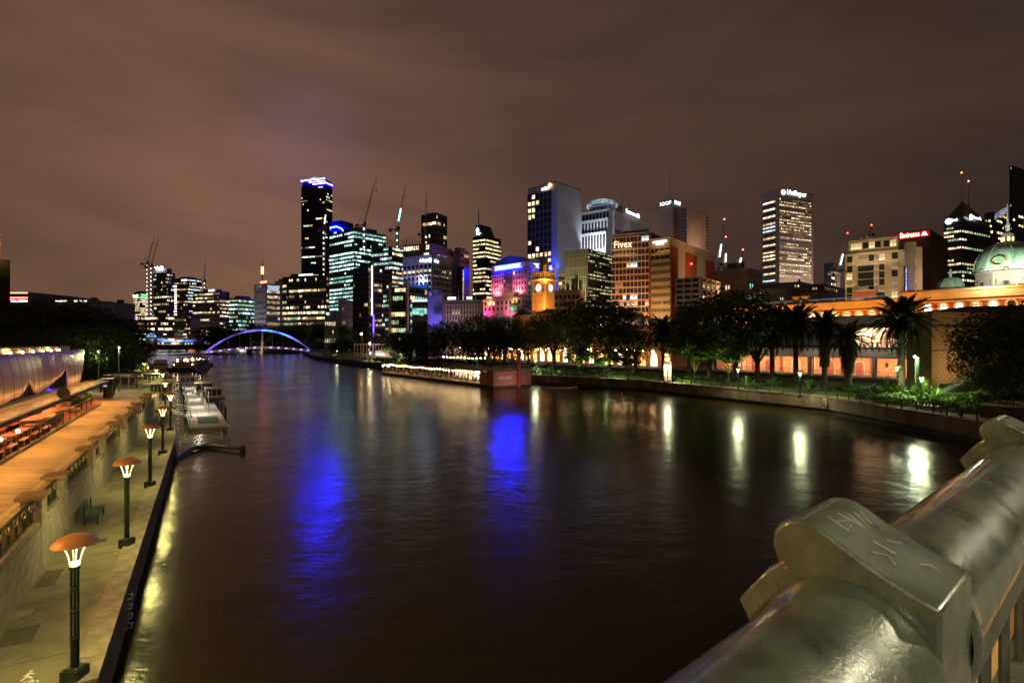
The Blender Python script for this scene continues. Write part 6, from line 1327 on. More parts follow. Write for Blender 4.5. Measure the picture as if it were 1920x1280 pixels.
# ---------------------------------------------------------------- floating bar
fb = thing('floating_bar', 'long floating bar barge with awnings, festoon lights and a pink end wall reading AFLOAT', 'barge', (-4, 113.6, 0), math.radians(36.1))
L, Wd = 61, 10.6
k = MB(); k.box(.2, .2, -.6, Wd, L, .5); k.build('hull', mat('rusty_hull', (.10, .06, .045), .8, vary=.3), fb)
k = MB(); k.box(0, 0, .5, Wd, L, .72); k.build('deck', mat('pale_deck', (.45, .33, .24), .8), fb)
PINK = mat('pink_wall', (.42, .17, .16), .8, vary=.1, scale=.5)
k = MB(); k.box(.1, .1, .72, 10.4, .3, 3.5); k.box(.1, .3, .72, .3, 2.6, 3.5); k.box(10.2, .3, .72, 10.4, 12, 3.5); k.build('pink_end_wall', PINK, fb)
text('AFLOAT', fb, (1.3, .05, 1.75), 1.1, mat('white_letter', (.75, .68, .62), .7), (PI / 2, 0, 0), 3.9, .03)
k = MB(); k.box(.25, 2.6, .72, .45, 5.6, 3.4); k.build('orange_panel', mat('orange_wall', (.6, .25, .10), .8), fb)
k = MB(); k.box(0, 0, 3.5, 10.5, 24, 3.68); k.build('upper_deck', mat('deck_timber', (.20, .14, .09), .8), fb)
k = MB(); k.box(3.2, 3, .72, 10, 22, 3.4); k.build('bar_cabin', mat('bar_timber', (.35, .22, .12), .7), fb)
for j in range(10): k = MB(); y = 5.6 + j * 1.6; k.quad((3.17, y, 1.1), (3.17, y + 1.4, 1.1), (3.17, y + 1.4, 3.1), (3.17, y, 3.1)); k.build('bar_window', (lit('bar_glow', (1, .66, .3), 1.3, 1.2), lit('bar_white', (.8, .9, 1), 2.0, 1.2))[j in (1, 2, 3)], fb)
post = MB(); post.tube((0, 0, .72), (0, 0, 3.5), .06, n=6); post = post.mesh('post', WHITE)
for j in range(24): inst('post', post, fb, (.3, 5.8 + j * 2.35, 0))
k = MB()
for y0, y1, z in ((5.6, 60.6, .72), (2, 24, 3.68)):
    k.tube((.15, y0, z + 1.0), (.15, y1, z + 1.0), .03, n=4); k.tube((.15, y0, z + .5), (.15, y1, z + .5), .02, n=4); n = int((y1 - y0) / .8)
    for i in range(n + 1): k.box(.13, y0 + i * .8, z, .17, y0 + i * .8 + .03, z + 1.0)
for i in range(14): k.box(.2 + i * .78, .13, 3.68, .23 + i * .78, .17, 4.7)
k.tube((.15, .15, 4.7), (10.4, .15, 4.7), .03, n=4); k.build('deck_railing', WHITE, fb, kind='stuff')
aw = [(0, mat('grey_canvas', (.25, .22, .20), .9)), (1, mat('red_canvas', (.24, .04, .035), .9)), (2, mat('green_canvas', (.05, .09, .06), .9)), (3, mat('cream_canvas', (.42, .36, .28), .9))]
for j, (y, ci, up) in enumerate(((26, 2, 0), (30.5, 1, 0), (35, 1, 0), (39.5, 0, 0), (44, 2, 0), (48.5, 3, 0), (53, 3, 0), (57.5, 0, 0), (8, 2, 1), (13, 3, 1), (18, 0, 1))):
    z = .72 + (2.96 if up else 0); k = MB(); wv = 1.9
    for a, c in (((.4, y), (.4, y + 4)), ((.4, y + 4), (4.4, y + 4)), ((4.4, y + 4), (4.4, y)), ((4.4, y), (.4, y))): k.add([(a[0], a[1], z + 2.2), (c[0], c[1], z + 2.2), (2.4, y + 2, z + 3.1)], [(0, 1, 2)])
    for a, c in (((.4, y), (.4, y + 4)), ((4.4, y), (.4, y))): k.quad((a[0], a[1], z + 2.2), (c[0], c[1], z + 2.2), (c[0], c[1], z + 1.95), (a[0], a[1], z + 1.95))
    k.build('awning', aw[ci][1], fb); k = MB(); k.tube((2.4, y + 2, z), (2.4, y + 2, z + 3.1), .05, n=5); k.build('awning_pole', STEEL, fb)
bm = MB(); bm.ball((0, 0, 0), .11, 6); bm = bm.mesh('bulb', BULB)
for j in range(36): inst('bulb', bm, fb, (.35, 6.0 + j * 1.52, 3.0 + .12 * math.cos(j)))
for j in range(12): inst('bulb', bm, fb, (.5, 4 + j * 1.7, 6.2 + .1 * math.cos(j)))
for y in (8, 17, 26, 34, 42, 50, 57): lamp('AREA', fb, (2.2, y, 3.2), (1, .66, .32), 120, 5, (2.2, y, 0), sy=1, name='awning_light')
for y in (60.2, 56.4): k = MB(); k.ball((.3, y, 2.6), .26, 8); k.build('globe_light', lit('globe_warm', (1, .7, .4), 22, 0, True), fb)
lamp('AREA', fb, (4, -5, 1.2), (1, .62, .5), 160, 5, (5, 0, 2.4), sy=1, name='wall_wash')
tb = MB(); tb.lathe([(.03, 0), (.03, .7), (.38, .72), (.38, .76), (0, .76)], 10); tb = tb.mesh('cafe_table', mat('pale_table', (.5, .4, .3), .7))
rnd = random.Random(9); labs = ['in a dark top', 'in a red top']
for j in range(17):
    y = 7 + j * 3.2 + rnd.uniform(-.4, .4); x = rnd.uniform(1.2, 2.2); P = fb.matrix_basis @ Vector((x, y, .72))
    if j >= 5 or True:
        o = inst('cafe_table', tb, None, P); tag(o, 'round cafe table on the floating bar, %s from its pink end wall' % ORD[j], 'table', 'cafe tables on the floating bar')
        for s in (-1, 1):
            P = fb.matrix_basis @ Vector((x + rnd.uniform(-.1, .1), y + s * .8, .72)); red = rnd.random() < .35
            o = inst('person', PS2 if red else PS, None, P, (0, 0, math.radians(36.1) + (PI if s < 0 else 0) + rnd.uniform(-.4, .4))); tag(o, 'seated drinker %s, %s side of the %s floating bar table' % (labs[red], 'near' if s < 0 else 'far', ORD[j]), 'person', 'seated drinkers ' + labs[red])
for j in range(10):
    P = fb.matrix_basis @ Vector((rnd.uniform(.9, 2.6), 8 + j * 5.1, .72)); o = inst('person', PT2, None, P, (0, 0, rnd.uniform(0, 6))); tag(o, 'standing patron in a pale top on the floating bar, %s from its pink end' % ORD[j], 'person', 'standing patrons on the floating bar')
for j, (x, y, lab) in enumerate(((6.5, -.5, 'thick red mooring pile in front of the pink end wall'),)):
    P = fb.matrix_basis @ Vector((x, y, 0)); r = thing('mooring_pile', lab, 'pile', P); k = MB(); k.lathe([(.38, -1), (.38, 7.6), (0, 7.7)], 14); k.build('pile_shaft', mat('red_pile', (.30, .05, .04), .6, vary=.2), r, smooth=False)
pt = thing('low_pontoon', 'low pink-lit landing pontoon beside the end of the floating bar', 'pontoon', tuple(at(1004, 727, 116)), .25); pt.location.z = 0
k = MB(); k.box(0, -3.2, .05, 8.5, -2.6, .25); k.box(1, -5.4, .05, 6.5, -5.0, .2); k.build('deck', mat('pink_boards', (.40, .22, .18), .8), pt)
# ---------------------------------------------------------------- footbridge with arch
A0 = at(382, 640, 392); A1 = at(584, 640, 446)
A0.z = A1.z = 0; dd = (A1 - A0); Lb = dd.length; fb2 = thing('arched_footbridge', 'tied arch footbridge glowing violet and blue over the far river', 'footbridge', A0, math.atan2(dd.y, dd.x))
VIO = lit('violet_arch', (.20, .13, .85), 1.1, .1); BLU = lit('blue_arch', (.04, .14, 1.0), 5.0, .1)
cr = zof(619, 418)
def az(u): return .8 + (cr - .8) * (1 - (2 * u - 1) ** 2) ** .92 if 0 < u < 1 else .8
n = 40; pts = [(Lb * i / n, -1 + 2 * 0, az(i / n)) for i in range(n + 1)]
for (i0, i1, m_) in ((0, 21, VIO), (20, 32, BLU), (31, 40, VIO)):
    k = MB(); k.path(pts[i0:i1 + 1], .62, 8); k.build('arch_rib', m_, fb2, smooth=True)
k = MB(); dz = lambda u: 1.0 + 3.4 * math.sin(PI * u)
for i in range(n):
    u0, u1 = i / n, (i + 1) / n; z0, z1 = dz(u0), dz(u1); k.slab([(Lb * u0, -2.2, z0), (Lb * u1, -2.2, z1), (Lb * u1, -2.2, z1 + .5), (Lb * u0, -2.2, z0 + .5)], (0, 4.4, 0))
k.build('deck', CONCD, fb2)
k = MB(); k.path([(Lb * i / n, -2.35, dz(i / n) + 1.5) for i in range(n + 1)], .12, 4); k.build('handrail', lit('pink_rail', (.9, .6, .55), .6), fb2)
k = MB(); k.path([(Lb * i / n, -2.35, dz(i / n) + .45) for i in range(n + 1)], .16, 4); k.build('deck_edge_light', lit('deck_edge', (.7, .6, .7), .5), fb2)
for i in range(2, 39, 3):
    u = i / n
    if .46 < u < .54: continue
    for o_ in (0, .012): k = MB(); k.ball((Lb * (u + o_), -2.5, dz(u) + .95), .38, 6); k.build('violet_light', lit('violet_point', (.25, .12, 1), 9, 0), fb2)
k = MB(); k.path([(Lb * .5 - .6, -1.6, -1), (Lb * .5, -1.6, dz(.5) + 1), (Lb * .5 + .8, -1, cr)], [1.1, .9, .35], 8); k.build('central_pylon', mat('pale_pylon', (.5, .38, .32), .7), fb2)
k = MB()
for i in range(4, 37, 4): u = i / n; k.tube((Lb * u, -1, az(u)), (Lb * u, -2, dz(u)), .14, n=4)
k.build('hanger', STEEL, fb2)
for x in (-2, Lb - 3): k = MB(); k.box(x, -4, -1, x + 5, 4, 1.4); k.build('abutment', CONCD, fb2)
lamp('AREA', fb2, (Lb * .5, -14, 2), (1, .7, .55), 1500, 5, (Lb * .5, 0, 7), sy=3, name='pylon_light')
# low approach deck to the right of the footbridge
ap = thing('approach_walkway', 'low dark riverside boardwalk running right from the footbridge', 'boardwalk', (0, 0, 0)); k = MB()
Ea = [at(584, 640, 440), at(640, 640, 330), at(700, 640, 240), at(735, 640, 205)]
for i in range(3): a, b = Ea[i], Ea[i + 1]; d = (b - a).normalized(); nn = Vector((-d.y, d.x, 0)) * 2; k.poly([tuple((a - nn).xy), tuple((b - nn).xy), tuple((b + nn).xy), tuple((a + nn).xy)], 1.2, 2.9)
k.build('boardwalk', CONCD, ap); railing('boardwalk_railing', 'pale picket railing on the far riverside boardwalk', [(p.x, p.y - 2.2) for p in Ea], 2.9, 1.1, 6, .7)
# ---------------------------------------------------------------- road bridge
R0 = Vector((-415, 430, 0)); R1 = Vector((-165, 530, 0)); dd = R1 - R0; Lr = dd.length
rb_ = thing('road_bridge', 'long dark girder road bridge with street lamps beyond the footbridge', 'road bridge', R0, math.atan2(dd.y, dd.x))
k = MB(); k.box(-20, -1, 3.0, Lr + 10, 22, 6.6); k.build('girder', mat('rust_brown_girder', (.07, .045, .04), .8, vary=.2), rb_)
k = MB(); k.box(-20, -1.6, 6.6, Lr + 10, 22.6, 7.2); k.build('deck', CONCD, rb_)
for i in range(9): k = MB(); k.box(30 * i, 0, -2, 30 * i + 4, 21, 3.0); k.build('pier', CONCD, rb_)
k = MB()
for i in range(int(Lr / 2.4)): k.box(i * 2.4, -1.5, 7.2, i * 2.4 + .25, -1.3, 8.6)
k.build('balustrade', BLACKM, rb_, kind='stuff')
pole = MB(); pole.tube((0, 0, 7.2), (0, 0, 16.2), .18, n=6); pole.tube((0, 0, 16.2), (1.8, 0, 16.7), .12, n=5); pole = pole.mesh('lamp_post', STEEL); hd = MB(); hd.box(1.2, -.4, 16.3, 3.2, .4, 16.7); hd = hd.mesh('lamp_head', lit('bridge_head', (1, .92, .75), 9, 0))
PL = []
for i in range(16):
    r = thing('bridge_lamp_post', 'thin lamp post on the far road bridge, %s from its left end' % ORD[i], 'street lamp', rb_.matrix_basis @ Vector((20 + i * 15.5, 1, 0)), math.atan2(dd.y, dd.x), 'lamp posts on the far road bridge'); inst('pole', pole, r); inst('lamp_head', hd, r)
lamp('AREA', rb_, (90, -12, 1.2), (1, .6, .35), 500, 30, (90, 0, 5), sy=2, name='water_glow')
pv = thing('blue_canopy', 'long blue neon canopy strip with lit stalls above the road bridge', 'canopy', at(283, 645, 470), .35); pv.location.z = 7.4
k = MB(); k.box(0, 0, 2.2, 14, 4, 4.4); k.box(24, 0, 2.2, 34, 4, 4.2); k.box(40, 0, 2.0, 47, 4, 3.6); k.build('blue_fascia', lit('canopy_blue', (.06, .16, 1), 2.4, .15), pv); k = MB(); k.box(14, 0, 2.3, 24, 4, 4.0); k.box(34, 0, 2.2, 40, 4, 4.0); k.build('violet_fascia', lit('canopy_violet', (.40, .30, 1), 1.6, .15), pv)
k = MB(); rnd = random.Random(2)
for i in range(16): x = rnd.uniform(1, 46); k.box(x, -.2, 0, x + rnd.uniform(.6, 1.6), .2, rnd.uniform(1, 2.1))
k.build('lit_stalls', lit('stall_glow', (1, .75, .45), 2.2, .5), pv, kind='stuff')
gp = thing('glass_pavilion', 'glass pavilion with two pale blue domes at the left end of the road bridge', 'pavilion', at(243, 645, 455), .3); gp.location.z = 7.0
for x in (2.5, 15): k = MB(); k.lathe([(4.2, 6.6), (3.8, 8.4), (2.4, 9.8), (0, 10.3)], 14, (x, 2, 0)); k.build('dome', lit('dome_cyan', (.25, .6, .85), .9, .3), gp, smooth=True)
k = MB(); k.box(-3, 0, 6.0, 19, 6, 6.6); k.box(-3, 0, 0, -2.2, 6, 6); k.box(4, 0, 0, 4.4, .5, 6); k.box(18, 0, 0, 19, 6, 6); k.build('frame', CONC, gp); k = MB(); k.box(4, -.5, 4.0, 12, -.2, 5.6); k.build('white_sign', SIGNW, gp); k = MB(); k.quad((-2, 3, 0), (18, 3, 0), (18, 3, 4), (-2, 3, 4)); k.build('lit_interior', lit('pav_inside', (.8, .7, .5), .35, .5), gp)
ob = thing('orange_booth', 'small orange lit booth under the far road bridge', 'booth', at(318 + 0, 640, 430)); ob.location.z = 0; ob.location.x = at(357, 0, 425).x; ob.location.y = 425; k = MB(); k.box(-1.6, 0, .8, 2.2, 3, 6.5 * .55); k.build('booth_wall', lit('booth_orange', (1, .36, .12), .55, .6), ob)
# dark tree mass and tower poles beyond
for i, (px, Y, top, rad, lab) in enumerate(((395, 470, 612, 14, 'left end'), (425, 480, 606, 14, 'second from the left end'), (458, 480, 618, 12, 'behind the violet half of the arch'), (480, 470, 604, 13, 'behind the arch crown'), (515, 500, 612, 13, 'behind the blue part of the arch'), (548, 500, 606, 15, 'left of the black office block foot'), (580, 500, 603, 15, 'below the black office block'), (612, 430, 602, 14, 'below the small lettered building'), (650, 340, 610, 12, 'right of the lettered building'), (640, 290, 633, 8, 'lit green beside the pale wall'), (722, 250, 618, 9, 'above the bright sign pavilion'), (745, 225, 622, 8, 'at the right end beside the white fin'))):
    tree(at(px, 0, Y).x, Y, 2.0, zof(top, Y) - 2.0, rad, 'far dark park tree ' + lab, 'trees beyond the footbridge', dens=2)
for i, (px, Y, top, rad, lab) in enumerate(((20, 95, 590, 8, 'at the left edge above the restaurant roof'), (62, 105, 574, 9, 'left of the white lit hall'), (105, 112, 562, 10, 'tallest, with roof lights behind it'), (148, 112, 572, 9, 'right of the tallest'), (186, 118, 592, 9, 'before the apartment block'), (218, 125, 612, 8, 'at the right end beside the kiosks'), (165, 88, 610, 7, 'in front, above the sail roof tip'), (205, 92, 640, 5.5, 'low, over the dark information column'), (40, 85, 618, 7, 'in front, behind the downlit roof edge'), (95, 80, 625, 7, 'in front, middle of the dark mass'), (236, 150, 628, 7, 'farther, beside the quay lamps'))):
    tree(at(px, 0, Y).x, Y, 3.2, zof(top, Y) - 3.2, rad, 'dark leafy promenade tree ' + lab, 'trees behind the restaurant', dens=2)
pw = thing('riverside_pavilion', 'pergola of white posts with a lavender sign and orange interior at the far steps', 'pavilion', at(665, 640, 232), -.1); pw.location.z = 2.4
k = MB()
for i in range(16): x = i * 1.35; k.tube((x, 0, 1.5 if i > 6 else 0), (x, 0, 6.2), .10, n=5)
k.box(-.3, -.2, 6.2, 21, .2, 6.5); k.build('pergola', mat('white_posts', (.6, .52, .45), .7), pw)
k = MB(); k.box(9, .6, 0, 21.5, 1, 3.6); k.build('pale_wall', CREAM, pw); k = MB(); k.box(14, .4, 1.2, 21, .6, 3.5); k.build('orange_interior', lit('pav_orange', (1, .45, .16), .9, 1), pw); text('ARBORY', pw, (9.2, .3, 1.6), 1.2, SIGNWP, (PI / 2, 0, 0), 4.2, .05)
k = MB(); k.box(-8, 1, -.5, 9, 1.4, 2.6); k.build('low_wall', CONC, pw); lamp('AREA', pw, (12, -6, 3), (1, .72, .5), 500, 6, (12, 0, 3), sy=1, name='front_light')
for px, Y, h, lab in ((679, 225, 12.6, 'tall slim lamp pole with an orange lamp near the pergola'), (695, 215, 8, 'lamp pole with a small white lamp right of the pergola')):
    r = thing('lamp_pole', lab, 'lamp pole', (at(px, 0, Y).x, Y, 2.3)); k = MB(); k.tube((0, 0, 0), (0, 0, h), .17, .10, 8); k.build('pole', mat('pole_cream', (.4, .33, .27), .7), r); k = MB(); k.ball((-.3, -.3, h * .86), .32, 8); k.build('lamp', BULB, r)
k = MB(); p = thing('ramp_walls', 'pale concrete ramp and terrace walls stepping down to the river beyond the bar', 'wall', at(640, 640, 262)); p.location.z = 1.6
k.box(-6, -2, 0, 22, 8, 1.4); k.box(2, -4, 0, 14, -2, 1.0); k.box(14, 2, 0, 30, 10, 2.2); k.build('ramp_wall', QST, p)
uplight(at(668, 0, 250).x, 249, 3.2, (.85, 1, .2), 300, 'yellow green garden light on the far ramp', (-2, 5, 4)); uplight(at(590, 0, 330).x, 330, 3.0, (.8, 1, .3), 500, 'green garden light near the footbridge landing', (-2, 6, 5)); uplight(at(735, 0, 215).x, 212, 2.4, (.9, 1, .3), 400, 'yellow green garden light at the tree row end', (2, 5, 5))

# ---------------------------------------------------------------- restaurant on the upper promenade
rs = thing('riverside_restaurant', 'restaurant with a curved metal sail roof, slanted dark glazing and a lit awning', 'restaurant', LP(0, 0, UPZ), LROT)
SAIL = mat('brushed_sail_metal', (.42, .29, .17), .42, .6, vary=.12, scale=.8, stretch=(6, 1, .4), bump=.25, bscale=6)
# local: x = s, y = t, z above 3.4
def sz_top(x): return (5.75 + (x - 28) * -.001) if x < 59.3 else 5.7
bot = [(16, 2.2), (20, 2.6), (24, 3.4), (26.5, 2.5), (29, 2.6), (30.9, 2.8), (32, 2.78), (33.6, 3.1), (35, 3.78), (35.9, 3.2), (36.9, 2.74), (38.7, 2.46), (41.5, 2.8), (45.1, 3.5), (47.1, 4.1), (47.35, 2.1), (49, 1.8), (51.5, 1.64), (53.5, 2.5), (59.2, 5.7)]
k = MB(); N_ = 240; X0, X1 = 16, 59.2
def zb(x):
    for (a, za), (b, zb_) in zip(bot, bot[1:]):
        if a <= x <= b: u = (x - a) / (b - a); return za + (zb_ - za) * u
    return bot[0][1] if x < bot[0][0] else 5.7
M_ = 8; vs = []
for i in range(N_ + 1):
    x = X0 + (X1 - X0) * i / N_; z0, z1 = min(zb(x), sz_top(x) - .02), sz_top(x)
    for j in range(M_ + 1):
        v = j / M_; z = z0 + (z1 - z0) * v; y = 9.5 + .55 * math.sin((z / 5.7) * PI * .9) * -1 + (x - 30) * .0 + .18 * math.sin(x * .35); vs.append((x, y, z))
fs = [(i * (M_ + 1) + j, (i + 1) * (M_ + 1) + j, (i + 1) * (M_ + 1) + j + 1, i * (M_ + 1) + j + 1) for i in range(N_) for j in range(M_)]
k.add(vs, fs); o = k.build('sail_roof', SAIL, rs, smooth=True); sm = o.modifiers.new('thick', 'SOLIDIFY'); sm.thickness = .12
for i in range(22):
    x = 17.4 + i * 1.9; k = MB(); zz0, zz1 = zb(x), sz_top(x)
    if zz1 - zz0 < .4: continue
    ps = [(x, 9.5 - .55 * math.sin(z / 5.7 * PI * .9) + .18 * math.sin(x * .35) - .062, z) for z in [zz0 + (zz1 - zz0) * j / 6 for j in range(7)]]
    k.path(ps, .018, 4); k.build('panel_seam', mat('dark_seam', (.09, .06, .04), .6), rs)
k = MB(); k.box(8, 10.4, 5.3, 57, 22, 6.1); k.build('roof_slab', mat('amber_soffit', (.30, .20, .09), .8), rs)
for i in range(12):
    x = 18 + i * 3.0; k = MB(); k.ball((x, 10.2, 5.75), .085, 8); k.build('downlight', BULB, rs); 
for x in (24, 36, 48): lamp('POINT', rs, (x, 9.95, 5.9), (1, .62, .25), 120, .08, name='roof_edge_light')
k = MB(); k.box(8, 11.5, 0, 57, 22, 5.3); k.build('wall', mat('black_glazing', (.015, .012, .015), .25), rs)
k = MB()
for i in range(42): x = 17 + i * .95; k.M = Matrix.Translation((x, 10.2, 2.6)) @ Matrix.Rotation(.45, 4, 'Y'); k.box(-.09, -.12, -1.4, .09, .12, 2.3)
k.M = None; k.build('slanted_mullion', BLACKM, rs, kind='stuff')
k = MB()
for i, x in enumerate((33.2, 34.6, 35.9, 37.3, 38.3)): k.box(x, 10.9, 2.7 + .3 * (i % 3), x + .6, 10.95, 3.7)
k.build('lit_pane', lit('amber_pane', (1, .62, .2), 1.2, 2), rs); k = MB(); k.box(45.8, 10.6, 1.6, 47.2, 10.7, 3.4); k.build('blue_lit_pane', lit('deep_blue', (.10, .06, 1), 2.2, .8), rs)
lamp('POINT', rs, (46.6, 10.0, 2.2), (.05, .03, 1), 120, .2, name='blue_light')
# awning of corrugated strips
k = MB(); ns = 90
for i in range(ns):
    x0 = 10 + 49 * i / ns; x1 = 10 + 49 * (i + .55) / ns; k.add([(x0, 8.9, 2.32), (x1, 8.9, 2.32), (x1, 7.5, 2.14), (x0, 7.5, 2.14)], [(0, 1, 2, 3)])
k.build('awning_strip', mat('polished_strip', (.62, .42, .2), .35, .25), rs, kind='stuff')
k = MB(); k.box(10, 8.95, 1.95, 57, 11.5, 2.2); k.add([(56, 8.9, 2.2), (63, 8.2, 2.2), (63.5, 7.6, 1.95), (56, 7.4, 2.0)], [(0, 1, 2, 3)]); k.box(10, 7.35, 1.85, 60, 7.5, 2.12); k.build('awning', mat('copper_awning', (.05, .03, .02), .6), rs)
for i in range(9): x = 13 + i * 5.4; lamp('AREA', rs, (x, 9.2, 1.95), (1, .26, .08), 170, 4, (x, 9.6, 0), sy=1, name='red_heater'); 
for x in (18, 27, 36, 45, 53): lamp('AREA', rs, (x, 8.2, 3.3), (1, .56, .18), 90, 8, (x, 8.2, 2.1), sy=.3, name='awning_glow')
for x in (22, 30, 38, 46, 54): lamp('AREA', rs, (x, 7.6, 2.6), (1, .50, .16), 46, 6, (x, 9.6, 4.6), sy=.4, name='sail_uplight')
for i in range(7): x = 12 + i * 7; lamp('AREA', rs, (x, 7.25, 1.9), (1, .47, .09), 310, 6, (x + .5, 4.5, 0), sy=.4, name='promenade_light')  # assumed lights without fixtures, added to turn the promenade amber
k = MB(); n = 60
k.box(8, 7.15, 0, 53, 7.35, .16); k.build('terrace_kerb', mat('dark_kerb', (.10, .08, .06), .6), rs)
k = MB()
for i in range(18): k.box(9 + i * 2.3, 7.22, .16, 9.05 + i * 2.3, 7.27, 1.15)
k.box(9, 7.22, 1.13, 48, 7.27, 1.17); k.build('screen_frame', BLACKM, rs)
k = MB(); k.box(8, 7.4, .02, 56, 11.5, .06); k.build('terrace_floor', mat('terracotta_floor', (.30, .12, .07), .8), rs)
SPH = thing('round_disc_sign', 'black round disc sign hanging in front of the awning', 'sign', LP(35, 6.95, UPZ + 2.7)); k = MB(); k.lathe([(0, -.05), (.42, -.05), (.42, .05), (0, .05)], 28); k.M = None; o = k.build('disc', BLACKM, SPH); o.rotation_euler = (PI / 2, 0, .25)
k = MB(); k.tube((0, 0, -.3), (.3, 1.2, -.4), .04); k.build('bracket_arm', BLACKM, SPH)
# terrace furniture
TBL = mat('varnished_table', (.42, .17, .09), .45, vary=.12, scale=3)
tabm = MB(); tabm.box(-.8, -.4, .70, .8, .4, .75); tl = MB(); tl.box(-.03, -.03, 0, .03, .03, .7); tlm = tl.mesh('leg', BLACKM); tabm = tabm.mesh('tabletop', TBL)
bnm = MB(); bnm.box(-.8, -.16, .42, .8, .16, .46); bnm = bnm.mesh('seat', TBL); bl_ = MB(); bl_.box(-.03, -.12, 0, .03, .12, .42); bl_ = bl_.mesh('leg', BLACKM)
rows_ = ['nearest the viewer', 'second in line', 'third in line', 'fourth in line', 'fifth in line', 'sixth in line', 'near the long counter', 'next to last', 'at the far end']
ti = 0
for rw_, (yy, rlab) in enumerate(((8.15, 'by the glass screen'), (9.6, 'in the inner row'), (10.8, 'against the dark glazing'))):
    for j in range(9):
        s_ = 14.6 + j * 2.6 + rw_ * .5
        if rw_ == 0 and j > 7: continue
        r = thing('dining_table', 'red lit timber table %s, %s' % (rlab, rows_[j]), 'table', LP(s_, yy, UPZ + .06), LROT, 'terrace dining tables'); inst('tabletop', tabm, r)
        for sx in (-.7, .7):
            for sy in (-.32, .32): inst('leg', tlm, r, (sx, sy, 0))
        for sd in (-1, 1):
            q = thing('dining_bench', 'low bench, %s side of the table %s, %s' % ('river' if sd < 0 else 'wall', rlab, rows_[j]), 'bench', LP(s_, yy + sd * .62, UPZ + .06), LROT, 'terrace benches'); inst('seat', bnm, q); inst('leg', bl_, q, (-.65, 0, 0)); inst('leg', bl_, q, (.65, 0, 0))
for j, (s_, lab) in enumerate(((17.2, 'at the left edge of the picture'), (20.4, 'second from the left'), (23.4, 'third from the left'), (26.6, 'fourth, before the long counter'))):
    r = thing('table_lamp', 'small glowing globe lamp on the terrace screen, ' + lab, 'lamp', LP(s_, 7.6, UPZ + 1.0), 0, 'globe lamps along the terrace'); k = MB(); k.ball((0, 0, .12), .12, 12); k.build('globe', lit('globe_lamp', (1, .70, .42), 6, 0, True), r, smooth=True); k = MB(); k.tube((0, 0, -.94), (0, 0, .02), .025); k.build('stem', BLACKM, r)
    lamp('POINT', r, (0, 0, .12), (1, .4, .2), 40, .12)
r = thing('bar_counter', 'long pale bar counter with a wavy front on the terrace', 'counter', LP(33, 8.0, UPZ), LROT); k = MB(); n = 16
pp = [(i * .55, -.25 + .18 * math.sin(i * .9)) for i in range(n + 1)]; k.poly(pp + [(8.8, 1.0), (0, 1.0)], .95, 1.02); k.build('countertop', mat('counter_wood', (.42, .26, .12), .5), r); k = MB(); k.box(.2, .1, 0, 8.6, .9, .95); k.build('front', mat('counter_grey', (.16, .15, .13), .7), r)
r = thing('white_sofa', 'pale low sofa behind the red lit terrace tables', 'sofa', LP(29.8, 9.0, UPZ), LROT); k = MB(); k.box(-1.6, -.4, .1, 1.6, .4, .45); k.build('seat', CREAM, r); k = MB(); k.box(-1.6, .3, .45, 1.6, .5, .95); k.build('backrest', CREAM, r)
r = thing('lounge_umbrella', 'closed pale market umbrella leaning at the end of the terrace', 'umbrella', LP(42, 8.4, UPZ), 0); k = MB(); k.lathe([(.05, 0), (.05, .6), (.42, .7), (.30, 1.4), (.08, 2.4), (0, 2.5)], 10); k.build('canopy', mat('grey_beige_cloth', (.35, .30, .24), .9), r)
for s_, y_, lab in ((46, 8.2, 'draped lounge chair at the far end of the terrace'), (44.2, 9.2, 'orange armchair beside the closed umbrella')):
    r = thing('lounge_chair', lab, 'chair', LP(s_, y_, UPZ), LROT + .4, None); m_ = mat('chair_tan', (.35, .24, .12), .8); k = MB(); k.box(-.4, -.4, .2, .4, .4, .48); k.build('seat', m_, r); k = MB(); k.box(-.4, .32, .48, .4, .46, 1.05); k.build('backrest', m_, r)
    for sx in (-.33, .33):
        for sy in (-.33, .33): inst('leg', tlm, r, (sx, sy, 0), scl=(1, 1, .3))
for j, (s_, y_, sz_, lab) in enumerate(((28.5, 9.6, .9, 'leafy potted shrub behind the white sofa'), (37.5, 9.4, 1.0, 'leafy potted shrub behind the long counter'), (48.8, 8.3, 1.5, 'bushy planter shrub at the far end of the terrace'))):
    r = thing('potted_plant', lab, 'plant', LP(s_, y_, UPZ)); k = MB(); k.lathe([(0, 0), (.25, 0), (.32, .5), (.28, .5), (.26, .45), (0, .45)], 12); k.build('pot', CONCD, r); inst('foliage', CRNB, r, (0, 0, .5 + sz_ * .4), scl=(sz_ * .3, sz_ * .3, sz_ * .3))
ac = MB()
# info column, dark footbridge, low stuff beyond the promenade
r = thing('information_column', 'dark cylindrical information column with a small lit top', 'kiosk column', (-47.7, 63, UPZ)); k = MB(); k.lathe([(.48, 0), (.48, 2.3), (.53, 2.3), (.53, 2.6), (0, 2.65)], 20); k.build('column', BLACKM, r); k = MB(); k.lathe([(.5, 2.22), (.56, 2.27), (.5, 2.32)], 20); k.build('lit_ring', lit('column_ring', (1, .6, .2), 1.5), r); k = MB(); k.box(-.2, -.55, 1.7, .15, -.49, 1.95); k.box(-.15, -.55, 1.3, .2, -.49, 1.5); k.build('poster', lit('poster', (.8, .85, 1), .8), r)
r = thing('dark_footbridge', 'dark flat canopy with thin pale posts behind the information column', 'canopy', (-55.6, 75, UPZ - .2), .2); k = MB(); k.box(-1.2, -1, 1.9, 2.2, 2, 2.2); k.box(-1.2, .5, .3, 2.2, 1, 1.5); k.build('canopy_slab', CONCD, r); k = MB()
for i in range(4): k.box(-1.1 + i, -.9, 0, -1.05 + i, -.85, 1.9)
k.build('posts', CREAM, r)
